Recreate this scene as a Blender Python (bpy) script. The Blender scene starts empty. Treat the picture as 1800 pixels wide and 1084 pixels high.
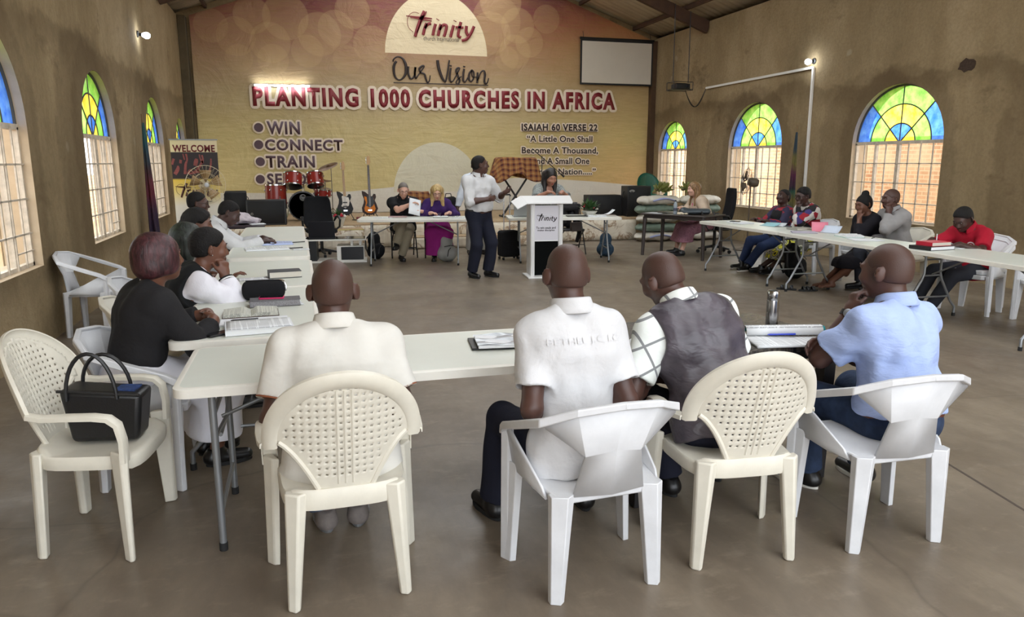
import bpy, bmesh, math, random
import numpy as np
from mathutils import Vector, Matrix, Euler

random.seed(7)
PI = math.pi
SC = bpy.context.scene
COL = SC.collection

# ------------------------------------------------------------------ camera
FPX, VPX, VPY, CAMH = 1300.0, 520.0, 285.0, 1.62
_pitch = math.atan((542 - VPY) / FPX)
_yaw = math.atan((900 - VPX) / FPX * math.cos(_pitch))
cam_data = bpy.data.cameras.new('camera')
cam_data.sensor_fit = 'HORIZONTAL'
cam_data.sensor_width = 36.0
cam_data.lens = 36.0 * FPX / 1800.0
cam_data.clip_end = 300
cam_data.clip_start = 0.05
cam = bpy.data.objects.new('camera', cam_data)
COL.objects.link(cam)
cam.location = (0, 0, CAMH)
cam.rotation_euler = (PI / 2 - _pitch, 0, -_yaw)
SC.camera = cam

# ------------------------------------------------------------------ light
world = bpy.data.worlds.new('world')
SC.world = world
world.use_nodes = True
wn = world.node_tree.nodes
wn['Background'].inputs[0].default_value = (0.90, 0.95, 1.0, 1)
wn['Background'].inputs[1].default_value = 1.0
# an overcast day: the sky alone lights the hall, through its windows, added clear roof strips and the end left open

SC.view_settings.view_transform = 'Standard'
SC.view_settings.look = 'None'
SC.view_settings.gamma = 1.0
SC.view_settings.use_curve_mapping = False
SC.view_settings.exposure = 2.25
try:
    SC.cycles.use_denoising = True
    SC.cycles.max_bounces = 10
    SC.cycles.diffuse_bounces = 5
    SC.cycles.transparent_max_bounces = 12
    SC.cycles.caustics_reflective = False
    SC.cycles.caustics_refractive = False
    SC.cycles.sample_clamp_indirect = 4.0
except Exception:
    pass

# ------------------------------------------------------------------ helpers
def srgb(r, g, b):
    def f(c):
        c = c / 255.0
        return c / 12.92 if c <= 0.04045 else ((c + 0.055) / 1.055) ** 2.4
    return (f(r), f(g), f(b), 1.0)


class NT:
    """small wrapper that writes shader nodes"""
    def __init__(s, name):
        s.m = bpy.data.materials.new(name)
        s.m.use_nodes = True
        s.t = s.m.node_tree
        s.b = s.t.nodes['Principled BSDF']
        s.out = s.t.nodes['Material Output']
        s._co = None

    def n(s, typ, **kw):
        x = s.t.nodes.new(typ)
        for k, v in kw.items():
            setattr(x, k, v)
        return x

    def l(s, a, b):
        s.t.links.new(a, b)

    def setin(s, sock, v):
        if isinstance(v, bpy.types.NodeSocket):
            s.l(v, sock)
        else:
            sock.default_value = v

    def co(s):
        if s._co is None:
            s._co = s.n('ShaderNodeTexCoord').outputs['Object']
        return s._co

    def mapping(s, scale=(1, 1, 1), loc=(0, 0, 0), rot=(0, 0, 0), src=None):
        m = s.n('ShaderNodeMapping')
        m.inputs['Scale'].default_value = scale
        m.inputs['Location'].default_value = loc
        m.inputs['Rotation'].default_value = rot
        s.l(src or s.co(), m.inputs['Vector'])
        return m.outputs[0]

    def noise(s, scale=5, detail=4, rough=0.55, vec=None, dist=0.0):
        x = s.n('ShaderNodeTexNoise')
        x.inputs['Scale'].default_value = scale
        x.inputs['Detail'].default_value = detail
        x.inputs['Roughness'].default_value = rough
        x.inputs['Distortion'].default_value = dist
        s.l(vec or s.co(), x.inputs['Vector'])
        return x.outputs[0]

    def voro(s, scale=5, vec=None, out=0, feature='F1'):
        x = s.n('ShaderNodeTexVoronoi', feature=feature)
        x.inputs['Scale'].default_value = scale
        s.l(vec or s.co(), x.inputs['Vector'])
        return x.outputs[out]

    def ramp(s, fac, stops, interp='LINEAR'):
        r = s.n('ShaderNodeValToRGB')
        r.color_ramp.interpolation = interp
        els = r.color_ramp.elements
        while len(els) < len(stops):
            els.new(0.5)
        for e, (p, c) in zip(els, stops):
            e.position = p
            e.color = c if len(c) == 4 else (*c, 1)
        s.l(fac, r.inputs[0])
        return r.outputs[0]

    def mix(s, fac, a, b, typ='MIX'):
        x = s.n('ShaderNodeMix', data_type='RGBA', blend_type=typ)
        s.setin(x.inputs[0], fac)
        s.setin(x.inputs[6], a)
        s.setin(x.inputs[7], b)
        return x.outputs[2]

    def math(s, op, a, b=0.0, c=0.0, clamp=False):
        x = s.n('ShaderNodeMath', operation=op, use_clamp=clamp)
        s.setin(x.inputs[0], a)
        s.setin(x.inputs[1], b)
        s.setin(x.inputs[2], c)
        return x.outputs[0]

    def sep(s, vec=None):
        x = s.n('ShaderNodeSeparateXYZ')
        s.l(vec or s.co(), x.inputs[0])
        return x.outputs

    def step(s, v, lo, hi):
        x = s.n('ShaderNodeMapRange', interpolation_type='SMOOTHSTEP')
        s.setin(x.inputs[0], v)
        x.inputs[1].default_value = lo
        x.inputs[2].default_value = hi
        return x.outputs[0]

    def bump(s, h, strength=0.3, dist=0.01):
        x = s.n('ShaderNodeBump')
        x.inputs['Strength'].default_value = strength
        x.inputs['Distance'].default_value = dist
        s.l(h, x.inputs['Height'])
        s.l(x.outputs[0], s.b.inputs['Normal'])
        return x

    def base(s, c):
        s.setin(s.b.inputs['Base Color'], c)

    def rough(s, v):
        s.setin(s.b.inputs['Roughness'], v)

    def spec(s, v):
        s.b.inputs['Specular IOR Level'].default_value = v


_MC = {}


def mat(name, col, rough=0.6, metal=0.0, spec=0.5, var=0.0, vscale=6.0, bump=0.0, bscale=60.0,
        sheen=0.0, vcol=None, stretch=(1, 1, 1), bdist=0.004, coat=0.0):
    """simple procedural material: base colour, soft colour variation, fine bump"""
    if name in _MC:
        return _MC[name]
    m = NT(name)
    m.rough(rough)
    m.b.inputs['Metallic'].default_value = metal
    m.spec(spec)
    if coat:
        m.b.inputs['Coat Weight'].default_value = coat
    if sheen:
        m.b.inputs['Sheen Weight'].default_value = sheen
    vec = m.mapping(stretch) if stretch != (1, 1, 1) else None
    if var > 0:
        c2 = vcol or tuple(x * (1 - var) for x in col[:3]) + (1,)
        nz = m.noise(vscale, 4, 0.6, vec)
        f = m.ramp(nz, [(0.35, (0, 0, 0)), (0.68, (1, 1, 1))])
        m.base(m.mix(f, col, c2))
    else:
        m.base(col)
    if bump > 0:
        m.bump(m.noise(bscale, 3, 0.6, vec), bump, bdist)
    _MC[name] = m.m
    return m.m


def link(o, parent=None):
    COL.objects.link(o)
    if parent is not None:
        o.parent = parent
    return o


def tag(o, label=None, cat=None, group=None, kind=None):
    if label:
        o['label'] = label
    if cat:
        o['category'] = cat
    if group:
        o['group'] = group
    if kind:
        o['kind'] = kind
    return o


def thing(name, label, cat, loc=(0, 0, 0), rz=0.0, group=None, kind=None, parent=None):
    o = bpy.data.objects.new(name, None)
    o.empty_display_size = 0.1
    link(o, parent)
    o.location = loc
    o.rotation_euler = (0, 0, rz)
    return tag(o, label, cat, group, kind)


def dup(root, loc, rz, label=None, group=None):
    r = root.copy()
    COL.objects.link(r)
    r.location = loc
    r.rotation_euler = (0, 0, rz)
    if label:
        r['label'] = label
    if group:
        r['group'] = group
    for ch in list(root.children):
        c = ch.copy()
        COL.objects.link(c)
        c.parent = r
        for g in list(ch.children):
            d = g.copy()
            COL.objects.link(d)
            d.parent = c
    return r


class MB:
    """collects shapes and links them as ONE mesh object"""
    def __init__(s):
        s.v = []
        s.f = []
        s.M = None

    def add(s, vs, fs):
        o = len(s.v)
        if s.M is not None:
            vs = [tuple(s.M @ Vector(p)) for p in vs]
        s.v += [tuple(p) for p in vs]
        s.f += [tuple(i + o for i in f) for f in fs]
        return s

    def box(s, c, size, rot=None):
        x, y, z = size[0] / 2, size[1] / 2, size[2] / 2
        vs = [Vector(p) for p in ((-x, -y, -z), (x, -y, -z), (x, y, -z), (-x, y, -z), (-x, -y, z), (x, -y, z), (x, y, z), (-x, y, z))]
        if rot is not None:
            R = Euler(rot).to_matrix() if not isinstance(rot, Matrix) else rot
            vs = [R @ p for p in vs]
        vs = [p + Vector(c) for p in vs]
        return s.add(vs, [(0, 3, 2, 1), (4, 5, 6, 7), (0, 1, 5, 4), (1, 2, 6, 5), (2, 3, 7, 6), (3, 0, 4, 7)])

    def bx(s, x0, x1, y0, y1, z0, z1):
        return s.box(((x0 + x1) / 2, (y0 + y1) / 2, (z0 + z1) / 2), (abs(x1 - x0), abs(y1 - y0), abs(z1 - z0)))

    def hexa(s, bottom, top):
        """solid between two matching polygons"""
        n = len(bottom)
        vs = list(bottom) + list(top)
        fs = [tuple(range(n))[::-1], tuple(range(n, 2 * n))]
        fs += [(i, (i + 1) % n, n + (i + 1) % n, n + i) for i in range(n)]
        return s.add(vs, fs)

    def prism(s, poly, fn, t0, t1):
        """poly in 2D, fn(u, v, t) -> 3D"""
        return s.hexa([fn(u, v, t0) for u, v in poly], [fn(u, v, t1) for u, v in poly])

    def tube(s, path, r, n=10, closed=False, cap=True):
        P = [Vector(p) for p in path]
        m = len(P)
        rs = r if isinstance(r, (list, tuple)) else [r] * m
        vs = []
        prev = None
        for i in range(m):
            if closed:
                t = (P[(i + 1) % m] - P[i - 1])
            else:
                t = P[min(i + 1, m - 1)] - P[max(i - 1, 0)]
            t = t.normalized() if t.length > 1e-9 else Vector((0, 0, 1))
            if prev is None:
                a = Vector((0, 0, 1)) if abs(t.z) < 0.9 else Vector((1, 0, 0))
                u = t.cross(a).normalized()
            else:
                u = (prev - t * prev.dot(t))
                u = u.normalized() if u.length > 1e-6 else t.orthogonal().normalized()
            prev = u
            w = t.cross(u)
            for k in range(n):
                a = 2 * PI * k / n
                vs.append(P[i] + (u * math.cos(a) + w * math.sin(a)) * rs[i])
        fs = []
        for i in range(m if closed else m - 1):
            j = (i + 1) % m
            for k in range(n):
                k2 = (k + 1) % n
                fs.append((i * n + k, i * n + k2, j * n + k2, j * n + k))
        if cap and not closed:
            fs.append(tuple(range(n))[::-1])
            fs.append(tuple((m - 1) * n + k for k in range(n)))
        return s.add(vs, fs)

    def cyl(s, a, b, r0, r1=None, n=16):
        return s.tube([a, b], [r0, r0 if r1 is None else r1], n)

    def lathe(s, prof, n=24, c=(0, 0, 0), axis=None):
        """prof: list of (r, z); spun about z (or about axis through c)"""
        R = Matrix.Identity(3) if axis is None else Vector((0, 0, 1)).rotation_difference(Vector(axis)).to_matrix()
        vs = []
        for r, z in prof:
            for k in range(n):
                a = 2 * PI * k / n
                vs.append(R @ Vector((r * math.cos(a), r * math.sin(a), z)) + Vector(c))
        fs = []
        for i in range(len(prof) - 1):
            for k in range(n):
                k2 = (k + 1) % n
                fs.append((i * n + k, i * n + k2, (i + 1) * n + k2, (i + 1) * n + k))
        if prof[0][0] > 1e-6:
            fs.append(tuple(range(n))[::-1])
        if prof[-1][0] > 1e-6:
            fs.append(tuple((len(prof) - 1) * n + k for k in range(n)))
        return s.add(vs, fs)

    def ell(s, c, r, nu=16, nv=10, rot=None):
        R = Euler(rot).to_matrix() if rot is not None and not isinstance(rot, Matrix) else rot
        vs = []
        for j in range(nv + 1):
            th = PI * j / nv
            for i in range(nu):
                a = 2 * PI * i / nu
                p = Vector((r[0] * math.sin(th) * math.cos(a), r[1] * math.sin(th) * math.sin(a), r[2] * math.cos(th)))
                if R is not None:
                    p = R @ p
                vs.append(p + Vector(c))
        fs = []
        for j in range(nv):
            for i in range(nu):
                i2 = (i + 1) % nu
                fs.append((j * nu + i, (j + 1) * nu + i, (j + 1) * nu + i2, j * nu + i2))
        return s.add(vs, fs)

    def sweep(s, path, profs, sides, ups, closed_prof=True, cap=True):
        """profile list (2D, per path point or one) along path; sides/ups give the frame"""
        m = len(path)
        vs = []
        for i in range(m):
            pr = profs[i] if isinstance(profs[0][0], (list, tuple)) else profs
            for u, v in pr:
                vs.append(Vector(path[i]) + Vector(sides[i]) * u + Vector(ups[i]) * v)
        n = len(profs[0]) if isinstance(profs[0][0], (list, tuple)) else len(profs)
        fs = []
        for i in range(m - 1):
            for k in range(n if closed_prof else n - 1):
                k2 = (k + 1) % n
                fs.append((i * n + k, i * n + k2, (i + 1) * n + k2, (i + 1) * n + k))
        if cap and closed_prof:
            fs.append(tuple(range(n))[::-1])
            fs.append(tuple((m - 1) * n + k for k in range(n)))
        return s.add(vs, fs)

    def grid(s, fn, nu, nv, wrap=False):
        vs = [fn(i / nu, j / nv) for j in range(nv + 1) for i in range(nu + 1)]
        fs = [(j * (nu + 1) + i, j * (nu + 1) + i + 1, (j + 1) * (nu + 1) + i + 1, (j + 1) * (nu + 1) + i) for j in range(nv) for i in range(nu)]
        return s.add(vs, fs)

    def build(s, name, m, parent=None, bevel=0.0, seg=2, sharp=40, solid=0.0, sub=0, off=-1.0, fix=True):
        me = bpy.data.meshes.new(name)
        me.from_pydata(s.v, [], s.f)
        if fix:
            bm = bmesh.new()
            bm.from_mesh(me)
            bmesh.ops.recalc_face_normals(bm, faces=bm.faces)
            bm.to_mesh(me)
            bm.free()
        me.polygons.foreach_set('use_smooth', [True] * len(me.polygons))
        me.set_sharp_from_angle(angle=math.radians(sharp))
        me.materials.append(m)
        me.update()
        o = bpy.data.objects.new(name, me)
        link(o, parent)
        if solid:
            q = o.modifiers.new('solid', 'SOLIDIFY')
            q.thickness = solid
            q.offset = off
        if bevel:
            q = o.modifiers.new('bevel', 'BEVEL')
            q.width = bevel
            q.segments = seg
            q.limit_method = 'ANGLE'
            q.angle_limit = math.radians(35)
        if sub:
            q = o.modifiers.new('sub', 'SUBSURF')
            q.levels = sub
            q.render_levels = sub
        return o


def curve_mesh(name, cu, m, parent=None, mtx=None):
    """evaluates a curve or text and keeps the mesh only"""
    tmp = bpy.data.objects.new('tmp', cu)
    COL.objects.link(tmp)
    dg = bpy.context.evaluated_depsgraph_get()
    me = bpy.data.meshes.new_from_object(tmp.evaluated_get(dg))
    bpy.data.objects.remove(tmp)
    bpy.data.curves.remove(cu)
    me.name = name
    if mtx is not None:
        me.transform(mtx)
    me.materials.clear()
    me.materials.append(m)
    o = bpy.data.objects.new(name, me)
    link(o, parent)
    return o


def plate(name, loops, thick, m, parent=None, mtx=None):
    """flat plate with holes: first loop is the outline"""
    cu = bpy.data.curves.new(name, 'CURVE')
    cu.dimensions = '2D'
    cu.fill_mode = 'BOTH'
    cu.extrude = thick / 2
    for lp in loops:
        sp = cu.splines.new('POLY')
        sp.points.add(len(lp) - 1)
        for p, (x, y) in zip(sp.points, lp):
            p.co = (x, y, 0, 1)
        sp.use_cyclic_u = True
    return curve_mesh(name, cu, m, parent, mtx)


def text(name, body, m, parent, x0, x1, z0, z1=None, y=0.0, bold=0.0, shear=0.0, thick=0.002, spacing=1.0, mtx=None, fit=None):
    """flat lettering standing in the XZ plane, facing -Y, fitted to x0..x1 and z0..z1 (ink box).
    bold is the weight in units of the letter size"""
    def make(b):
        cu = bpy.data.curves.new(name, 'FONT')
        cu.body = body
        cu.size = 1.0
        cu.offset = b
        cu.shear = shear
        cu.space_character = spacing
        cu.extrude = 0.0
        cu.resolution_u = 3
        return cu
    o = curve_mesh(name, make(0.0 if fit else bold), m)
    co = np.array([v.co[:] for v in o.data.vertices])
    lo, hi = co.min(0), co.max(0)
    if fit or bold < 0:
        bpy.data.objects.remove(o)
        o = curve_mesh(name, make(bold), m)
    sx = (x1 - x0) / (hi[0] - lo[0])
    sz = (z1 - z0) / (hi[1] - lo[1]) if z1 is not None else sx
    T = Matrix(((sx, 0, 0, x0 - lo[0] * sx), (0, 0, -1, y), (0, sz, 0, z0 - lo[1] * sz), (0, 0, 0, 1)))
    if mtx is not None:
        T = mtx @ T
    o.data.transform(T)
    o.parent = parent
    q = o.modifiers.new('solid', 'SOLIDIFY')
    q.thickness = thick
    q.offset = 0
    return o


def strokes(mb, paths, rw, fn, nseg=8, thick=0.004):
    """brush lettering: each path is a list of (x, z[, w]); smoothed, given width, laid by fn(x, z, t)"""
    for path in paths:
        P = [p if len(p) == 3 else (p[0], p[1], 1.0) for p in path]
        pts = []
        n = len(P)
        for i in range(n - 1):
            p0, p1, p2, p3 = P[max(i - 1, 0)], P[i], P[i + 1], P[min(i + 2, n - 1)]
            for k in range(nseg):
                t = k / nseg
                q = [0.5 * ((2 * p1[j]) + (-p0[j] + p2[j]) * t + (2 * p0[j] - 5 * p1[j] + 4 * p2[j] - p3[j]) * t * t
                            + (-p0[j] + 3 * p1[j] - 3 * p2[j] + p3[j]) * t ** 3) for j in range(3)]
                pts.append(q)
        pts.append(list(P[-1]))
        vs = []
        m = len(pts)
        for i in range(m):
            a, b = pts[max(i - 1, 0)], pts[min(i + 1, m - 1)]
            dx, dz = b[0] - a[0], b[1] - a[1]
            L = math.hypot(dx, dz) or 1
            w = rw * pts[i][2]
            nx, nz = -dz / L * w, dx / L * w
            x, z = pts[i][0], pts[i][1]
            vs += [fn(x + nx, z + nz, 0), fn(x - nx, z - nz, 0)]
        fs = [(2 * i, 2 * i + 1, 2 * i + 3, 2 * i + 2) for i in range(m - 1)]
        mb.add(vs, fs)
    return mb


# ------------------------------------------------------------------ common materials
M = {}
M['white_plastic'] = mat('white_plastic', srgb(212, 213, 216), 0.38, spec=0.4, var=0.10, vscale=9, bump=0.05, bscale=120)
M['cream_plastic'] = mat('cream_plastic', srgb(216, 211, 197), 0.40, spec=0.4, var=0.10, vscale=8, bump=0.05, bscale=120)
M['table_top'] = mat('table_top', srgb(214, 217, 208), 0.36, spec=0.4, var=0.05, vscale=3, bump=0.06, bscale=400, bdist=0.002)
M['table_rim'] = mat('table_rim', srgb(228, 225, 216), 0.45, var=0.08, vscale=7)
M['steel'] = mat('steel', srgb(140, 143, 146), 0.38, metal=0.55)
M['chrome'] = mat('chrome', srgb(205, 207, 210), 0.18, metal=1.0)
M['dark_steel'] = mat('dark_steel', srgb(46, 46, 50), 0.4, metal=0.4)
M['rubber'] = mat('rubber', srgb(26, 26, 27), 0.8)
M['black_plastic'] = mat('black_plastic', srgb(24, 24, 26), 0.45, bump=0.05, bscale=200)
M['black_fabric'] = mat('black_fabric', srgb(26, 26, 29), 0.9, bump=0.25, bscale=300, var=0.15, vscale=12, spec=0.25)
M['black_leather'] = mat('black_leather', srgb(22, 22, 24), 0.42, bump=0.2, bscale=120, var=0.1)
M['paper'] = mat('paper', srgb(226, 228, 232), 0.75, var=0.03)
M['paper_blue'] = mat('paper_blue', srgb(178, 190, 226), 0.75)
M['white_paint'] = mat('white_paint', srgb(226, 224, 218), 0.45)
M['ink'] = mat('ink', srgb(40, 32, 36), 0.7)
M['maroon'] = mat('maroon', srgb(104, 24, 34), 0.65)
M['wood_dark'] = mat('wood_dark', srgb(52, 36, 26), 0.7, var=0.3, vscale=14, stretch=(1, 12, 12), bump=0.2, bscale=40)
# ------------------------------------------------------------------ the room
XL, XR, YB, YF = -2.25, 8.9, 18.0, -3.6
RIDGE, EAVE, RTOP = 3.32, 4.66, 6.66
WT = 0.32                       # wall thickness


def roof_z(x):
    half = RIDGE - XL if x < RIDGE else XR - RIDGE
    return RTOP - (RTOP - EAVE) * abs(x - RIDGE) / half


RING_Y = [5.75, 6.72, 9.62, 10.2, 13.35, 13.95]


def plaster():
    m = NT('plaster')
    big = m.noise(0.55, 6, 0.62, m.mapping((1, 1, 0.6)))
    c = m.ramp(big, [(0.34, srgb(130, 113, 85)), (0.50, srgb(152, 133, 102)), (0.66, srgb(174, 155, 124))])
    streak = m.noise(1.6, 5, 0.7, m.mapping((1.2, 1.2, 0.30)))
    c = m.mix(m.ramp(streak, [(0.46, (0, 0, 0)), (0.75, (0.5, 0.5, 0.5))]), c, srgb(172, 154, 122))
    damp = m.noise(0.8, 5, 0.75, m.mapping((1.0, 1.0, 1.5), (3, 1, 7)))
    c = m.mix(m.ramp(damp, [(0.58, (0, 0, 0)), (0.70, (0.6, 0.6, 0.6))]), c, srgb(98, 82, 60))
    fine = m.noise(22, 5, 0.7)
    c = m.mix(m.ramp(fine, [(0.35, (0.25,) * 3), (0.6, (0, 0, 0))]), c, srgb(100, 84, 62))
    # a few bare patches
    sp = m.voro(0.9, m.mapping((1, 1, 1.1), (0.3, 0.2, 0.1)))
    pt = m.noise(3.5, 4, 0.7)
    sp = m.math('ADD', sp, m.math('MULTIPLY', pt, 0.16))
    c = m.mix(m.ramp(sp, [(0.115, (0.55,) * 3), (0.15, (0, 0, 0))]), c, srgb(170, 160, 138))
    # a damp band at the old plaster joint and rings of fresh plaster round the windows
    px, py, pz = m.sep()
    bandn = m.math('ADD', pz, m.math('MULTIPLY', m.math('SUBTRACT', m.noise(0.7, 5, 0.7), 0.5), 0.9))
    band = m.math('MULTIPLY', m.step(bandn, 3.02, 2.90), m.step(bandn, 2.45, 2.85))
    c = m.mix(m.math('MULTIPLY', band, 0.45), c, srgb(92, 76, 54))
    rn = m.math('MULTIPLY', m.math('SUBTRACT', m.noise(2.2, 5, 0.7), 0.5), 0.5)
    for wy in RING_Y:
        dy = m.math('SUBTRACT', py, wy)
        dz = m.math('MINIMUM', m.math('SUBTRACT', 1.92, pz), 0.0)
        dd = m.math('SQRT', m.math('ADD', m.math('MULTIPLY', dy, dy), m.math('MULTIPLY', dz, dz)))
        dd = m.math('ADD', dd, rn)
        c = m.mix(m.math('MULTIPLY', m.math('MULTIPLY', m.step(dd, 1.22, 1.10), m.step(pz, 0.4, 0.7)), 0.34), c, srgb(88, 72, 52))
    m.base(c)
    m.rough(0.92)
    m.spec(0.15)
    h = m.math('ADD', m.noise(9, 6, 0.7), m.math('MULTIPLY', m.noise(60, 3, 0.6), 0.35))
    m.bump(h, 0.35, 0.03)
    return m.m


def concrete():
    m = NT('concrete_floor')
    a = m.noise(0.45, 6, 0.65)
    c = m.ramp(a, [(0.32, srgb(106, 95, 82)), (0.52, srgb(125, 113, 98)), (0.7, srgb(140, 128, 112))])
    b = m.noise(2.2, 6, 0.7, m.mapping((1.8, 0.7, 1), (2, 5, 0)))
    c = m.mix(m.ramp(b, [(0.42, (0.5,) * 3), (0.62, (0, 0, 0))]), c, srgb(98, 87, 75))
    d = m.noise(7, 5, 0.7, m.mapping((0.7, 1.3, 1), (9, 5, 0)))
    c = m.mix(m.ramp(d, [(0.55, (0, 0, 0)), (0.72, (0.35,) * 3)]), c, srgb(156, 144, 127))
    # thin cracks
    w = m.n('ShaderNodeTexVoronoi', feature='DISTANCE_TO_EDGE')
    w.inputs['Scale'].default_value = 0.42
    nz = m.n('ShaderNodeTexNoise')
    nz.inputs['Scale'].default_value = 1.3
    m.l(m.co(), nz.inputs['Vector'])
    vm = m.n('ShaderNodeVectorMath', operation='MULTIPLY_ADD')
    m.l(nz.outputs[1], vm.inputs[0])
    vm.inputs[1].default_value = (0.5, 0.5, 0.5)
    m.l(m.co(), vm.inputs[2])
    m.l(vm.outputs[0], w.inputs['Vector'])
    c = m.mix(m.ramp(w.outputs[0], [(0.0, (0.35,) * 3), (0.006, (0, 0, 0))]), c, srgb(70, 60, 52))
    m.base(c)
    m.rough(m.ramp(m.noise(1.2, 5, 0.7), [(0.35, (0.30,) * 3), (0.65, (0.52,) * 3)]))
    m.spec(0.42)
    h = m.math('ADD', m.noise(1.6, 5, 0.6), m.math('MULTIPLY', m.noise(30, 4, 0.7), 0.12))
    m.bump(h, 0.12, 0.03)
    return m.m


MW = plaster()
MF = concrete()

mb = MB()
mb.grid(lambda u, v: (XL - 0.3 + (XR - XL + 0.6) * u, YF + (YB - YF + 0.3) * v, 0), 4, 8)
tag(mb.build('floor', MF, fix=False), kind='structure')
mb = MB()   # a saw-cut joint crossing the floor
mb.hexa([(3.46, 3.60, 0.0), (3.475, 3.60, 0.0), (3.19, 2.20, 0.0), (3.175, 2.20, 0.0)],
        [(3.46, 3.60, 0.0012), (3.475, 3.60, 0.0012), (3.19, 2.20, 0.0012), (3.175, 2.20, 0.0012)])
tag(mb.build('trim_1', mat('joint_dark', srgb(72, 62, 54), 0.9)), kind='structure')

# window list: (side, centre along Y)
WH, WSILL, WSPR = 0.87, 0.70, 1.92
LWIN = [6.72, 10.22, 13.95, 16.9]
RWIN = [5.75, 9.62, 13.35, 16.78]
LW_H = [0.87, 0.81, 0.80, 0.62]
RW_H = [0.90, 0.92, 0.92, 0.72]


def arch_loop(c, w, zs, zp, n=20):
    lp = [(c - w, zs), (c + w, zs)]
    for i in range(n + 1):
        a = PI * i / n
        lp.append((c + w * math.cos(a), zp + w * 0.95 * math.sin(a)))
    return lp


# walls are plates in (Y, Z) extruded along X
def side_wall(name, x, wins, hs, sgn):
    loops = [[(YF, 0), (YB + WT, 0), (YB + WT, EAVE), (YF, EAVE)]]
    for c, w in zip(wins, hs):
        loops.append(arch_loop(c, w, WSILL, WSPR))
    T = Matrix(((0, 0, 1, x + sgn * WT / 2), (1, 0, 0, 0), (0, 1, 0, 0), (0, 0, 0, 1)))
    o = plate(name, loops, WT, MW, None, T)
    tag(o, kind='structure')
    return o


side_wall('wall_left', XL, LWIN, LW_H, -1)
side_wall('wall_right', XR, RWIN, RW_H, 1)
T = Matrix(((1, 0, 0, 0), (0, 0, 1, YB + WT / 2), (0, 1, 0, 0), (0, 0, 0, 1)))
tag(plate('wall_back', [[(XL - WT, 0), (XR + WT, 0), (XR + WT, EAVE), (RIDGE, RTOP), (XL - WT, EAVE)]], WT, MW, None, T), kind='structure')

# pier in the left back corner and rough timber post on the right
mb = MB().bx(XL, XL + 0.16, 17.72, YB, 0, 4.66)
tag(mb.build('trim_2', mat('pier', srgb(96, 84, 62), 0.9, var=0.25, bump=0.3, bscale=20), bevel=0.01), kind='structure')
mb = MB().bx(XR - 0.14, XR, 17.75, YB, 0.45, 4.6)
tag(mb.build('trim_3', mat('post_brown', srgb(82, 60, 40), 0.8, var=0.25), bevel=0.008), kind='structure')

# roof: corrugated sheets, the two slopes
MRF = NT('roof_sheet')
c = MRF.ramp(MRF.noise(1.1, 5, 0.65), [(0.35, srgb(176, 166, 148)), (0.65, srgb(204, 194, 174))])
st = MRF.noise(3, 4, 0.7, MRF.mapping((0.15, 3, 0.15)))
c = MRF.mix(MRF.ramp(st, [(0.5, (0, 0, 0)), (0.7, (0.6,) * 3)]), c, srgb(150, 130, 104))
MRF.base(c)
MRF.rough(0.55)
MRF.b.inputs['Metallic'].default_value = 0.0


def roof_sheet(name, x0, x1):
    m = MB()
    ny = 420
    prof = [0, 0, 0.022, 0.022]
    y0, y1 = YF - 0.2, YB + 0.4
    vs, fs = [], []
    for j in range(ny + 1):
        y = y0 + (y1 - y0) * j / ny
        dz = 0.028 if j % 4 == 2 else (0.010 if j % 4 in (1, 3) else 0.0)
        for x in (x0, x1):
            vs.append((x, y, roof_z(min(max(x, XL), XR)) - (0.36 * (XL - x) if x < XL else 0.36 * (x - XR) if x > XR else 0) + dz + 0.10))
    fs = [(2 * j, 2 * j + 1, 2 * j + 3, 2 * j + 2) for j in range(ny)]
    m.add(vs, fs)
    o = m.build(name, MRF.m, sharp=20, solid=0.004)
    return tag(o, kind='structure')


SK0, SK1 = 0.35, 1.95          # clear strips beside the ridge, out of view, added to brighten the hall
roof_sheet('ceiling', RIDGE + SK1, XR + 0.75)
roof_sheet('ceiling_left_slope', XL - 0.75, RIDGE - SK1)
roof_sheet('ceiling_ridge', RIDGE - SK0, RIDGE)
roof_sheet('ceiling_ridge_right', RIDGE, RIDGE + SK0)

MST = mat('roof_timber', srgb(84, 60, 46), 0.8, var=0.3, vscale=5, bump=0.2, bscale=30)


def beam(name, a, b, w, h, m=MST):
    a, b = Vector(a), Vector(b)
    d = (b - a).normalized()
    side = d.cross(Vector((0, 0, 1))).normalized()
    up = side.cross(d).normalized()
    if up.z < 0:
        up = -up
    q = MB()
    pr = [(-w / 2, -h / 2), (w / 2, -h / 2), (w / 2, h / 2), (-w / 2, h / 2)]
    q.sweep([a, b], pr, [side, side], [up, up])
    return tag(q.build(name, m, bevel=0.006), kind='structure')


n = 20
for yr in (15.35, 10.4, 5.4):
    beam('beam_rafter_right', (XR, yr, EAVE - 0.13), (RIDGE, yr, RTOP - 0.13), 0.10, 0.26)
    beam('beam_rafter_left', (XL, yr, EAVE - 0.13), (RIDGE, yr, RTOP - 0.13), 0.10, 0.26)
for k, fx in enumerate((0.10, 0.36, 0.62, 0.9)):
    x = XR - (XR - RIDGE) * fx
    beam('beam_purlin_right', (x, YF, roof_z(x) + 0.045), (x, YB, roof_z(x) + 0.045), 0.06, 0.09)
    x = XL + (RIDGE - XL) * fx
    beam('beam_purlin_left', (x, YF, roof_z(x) + 0.045), (x, YB, roof_z(x) + 0.045), 0.06, 0.09)


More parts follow.
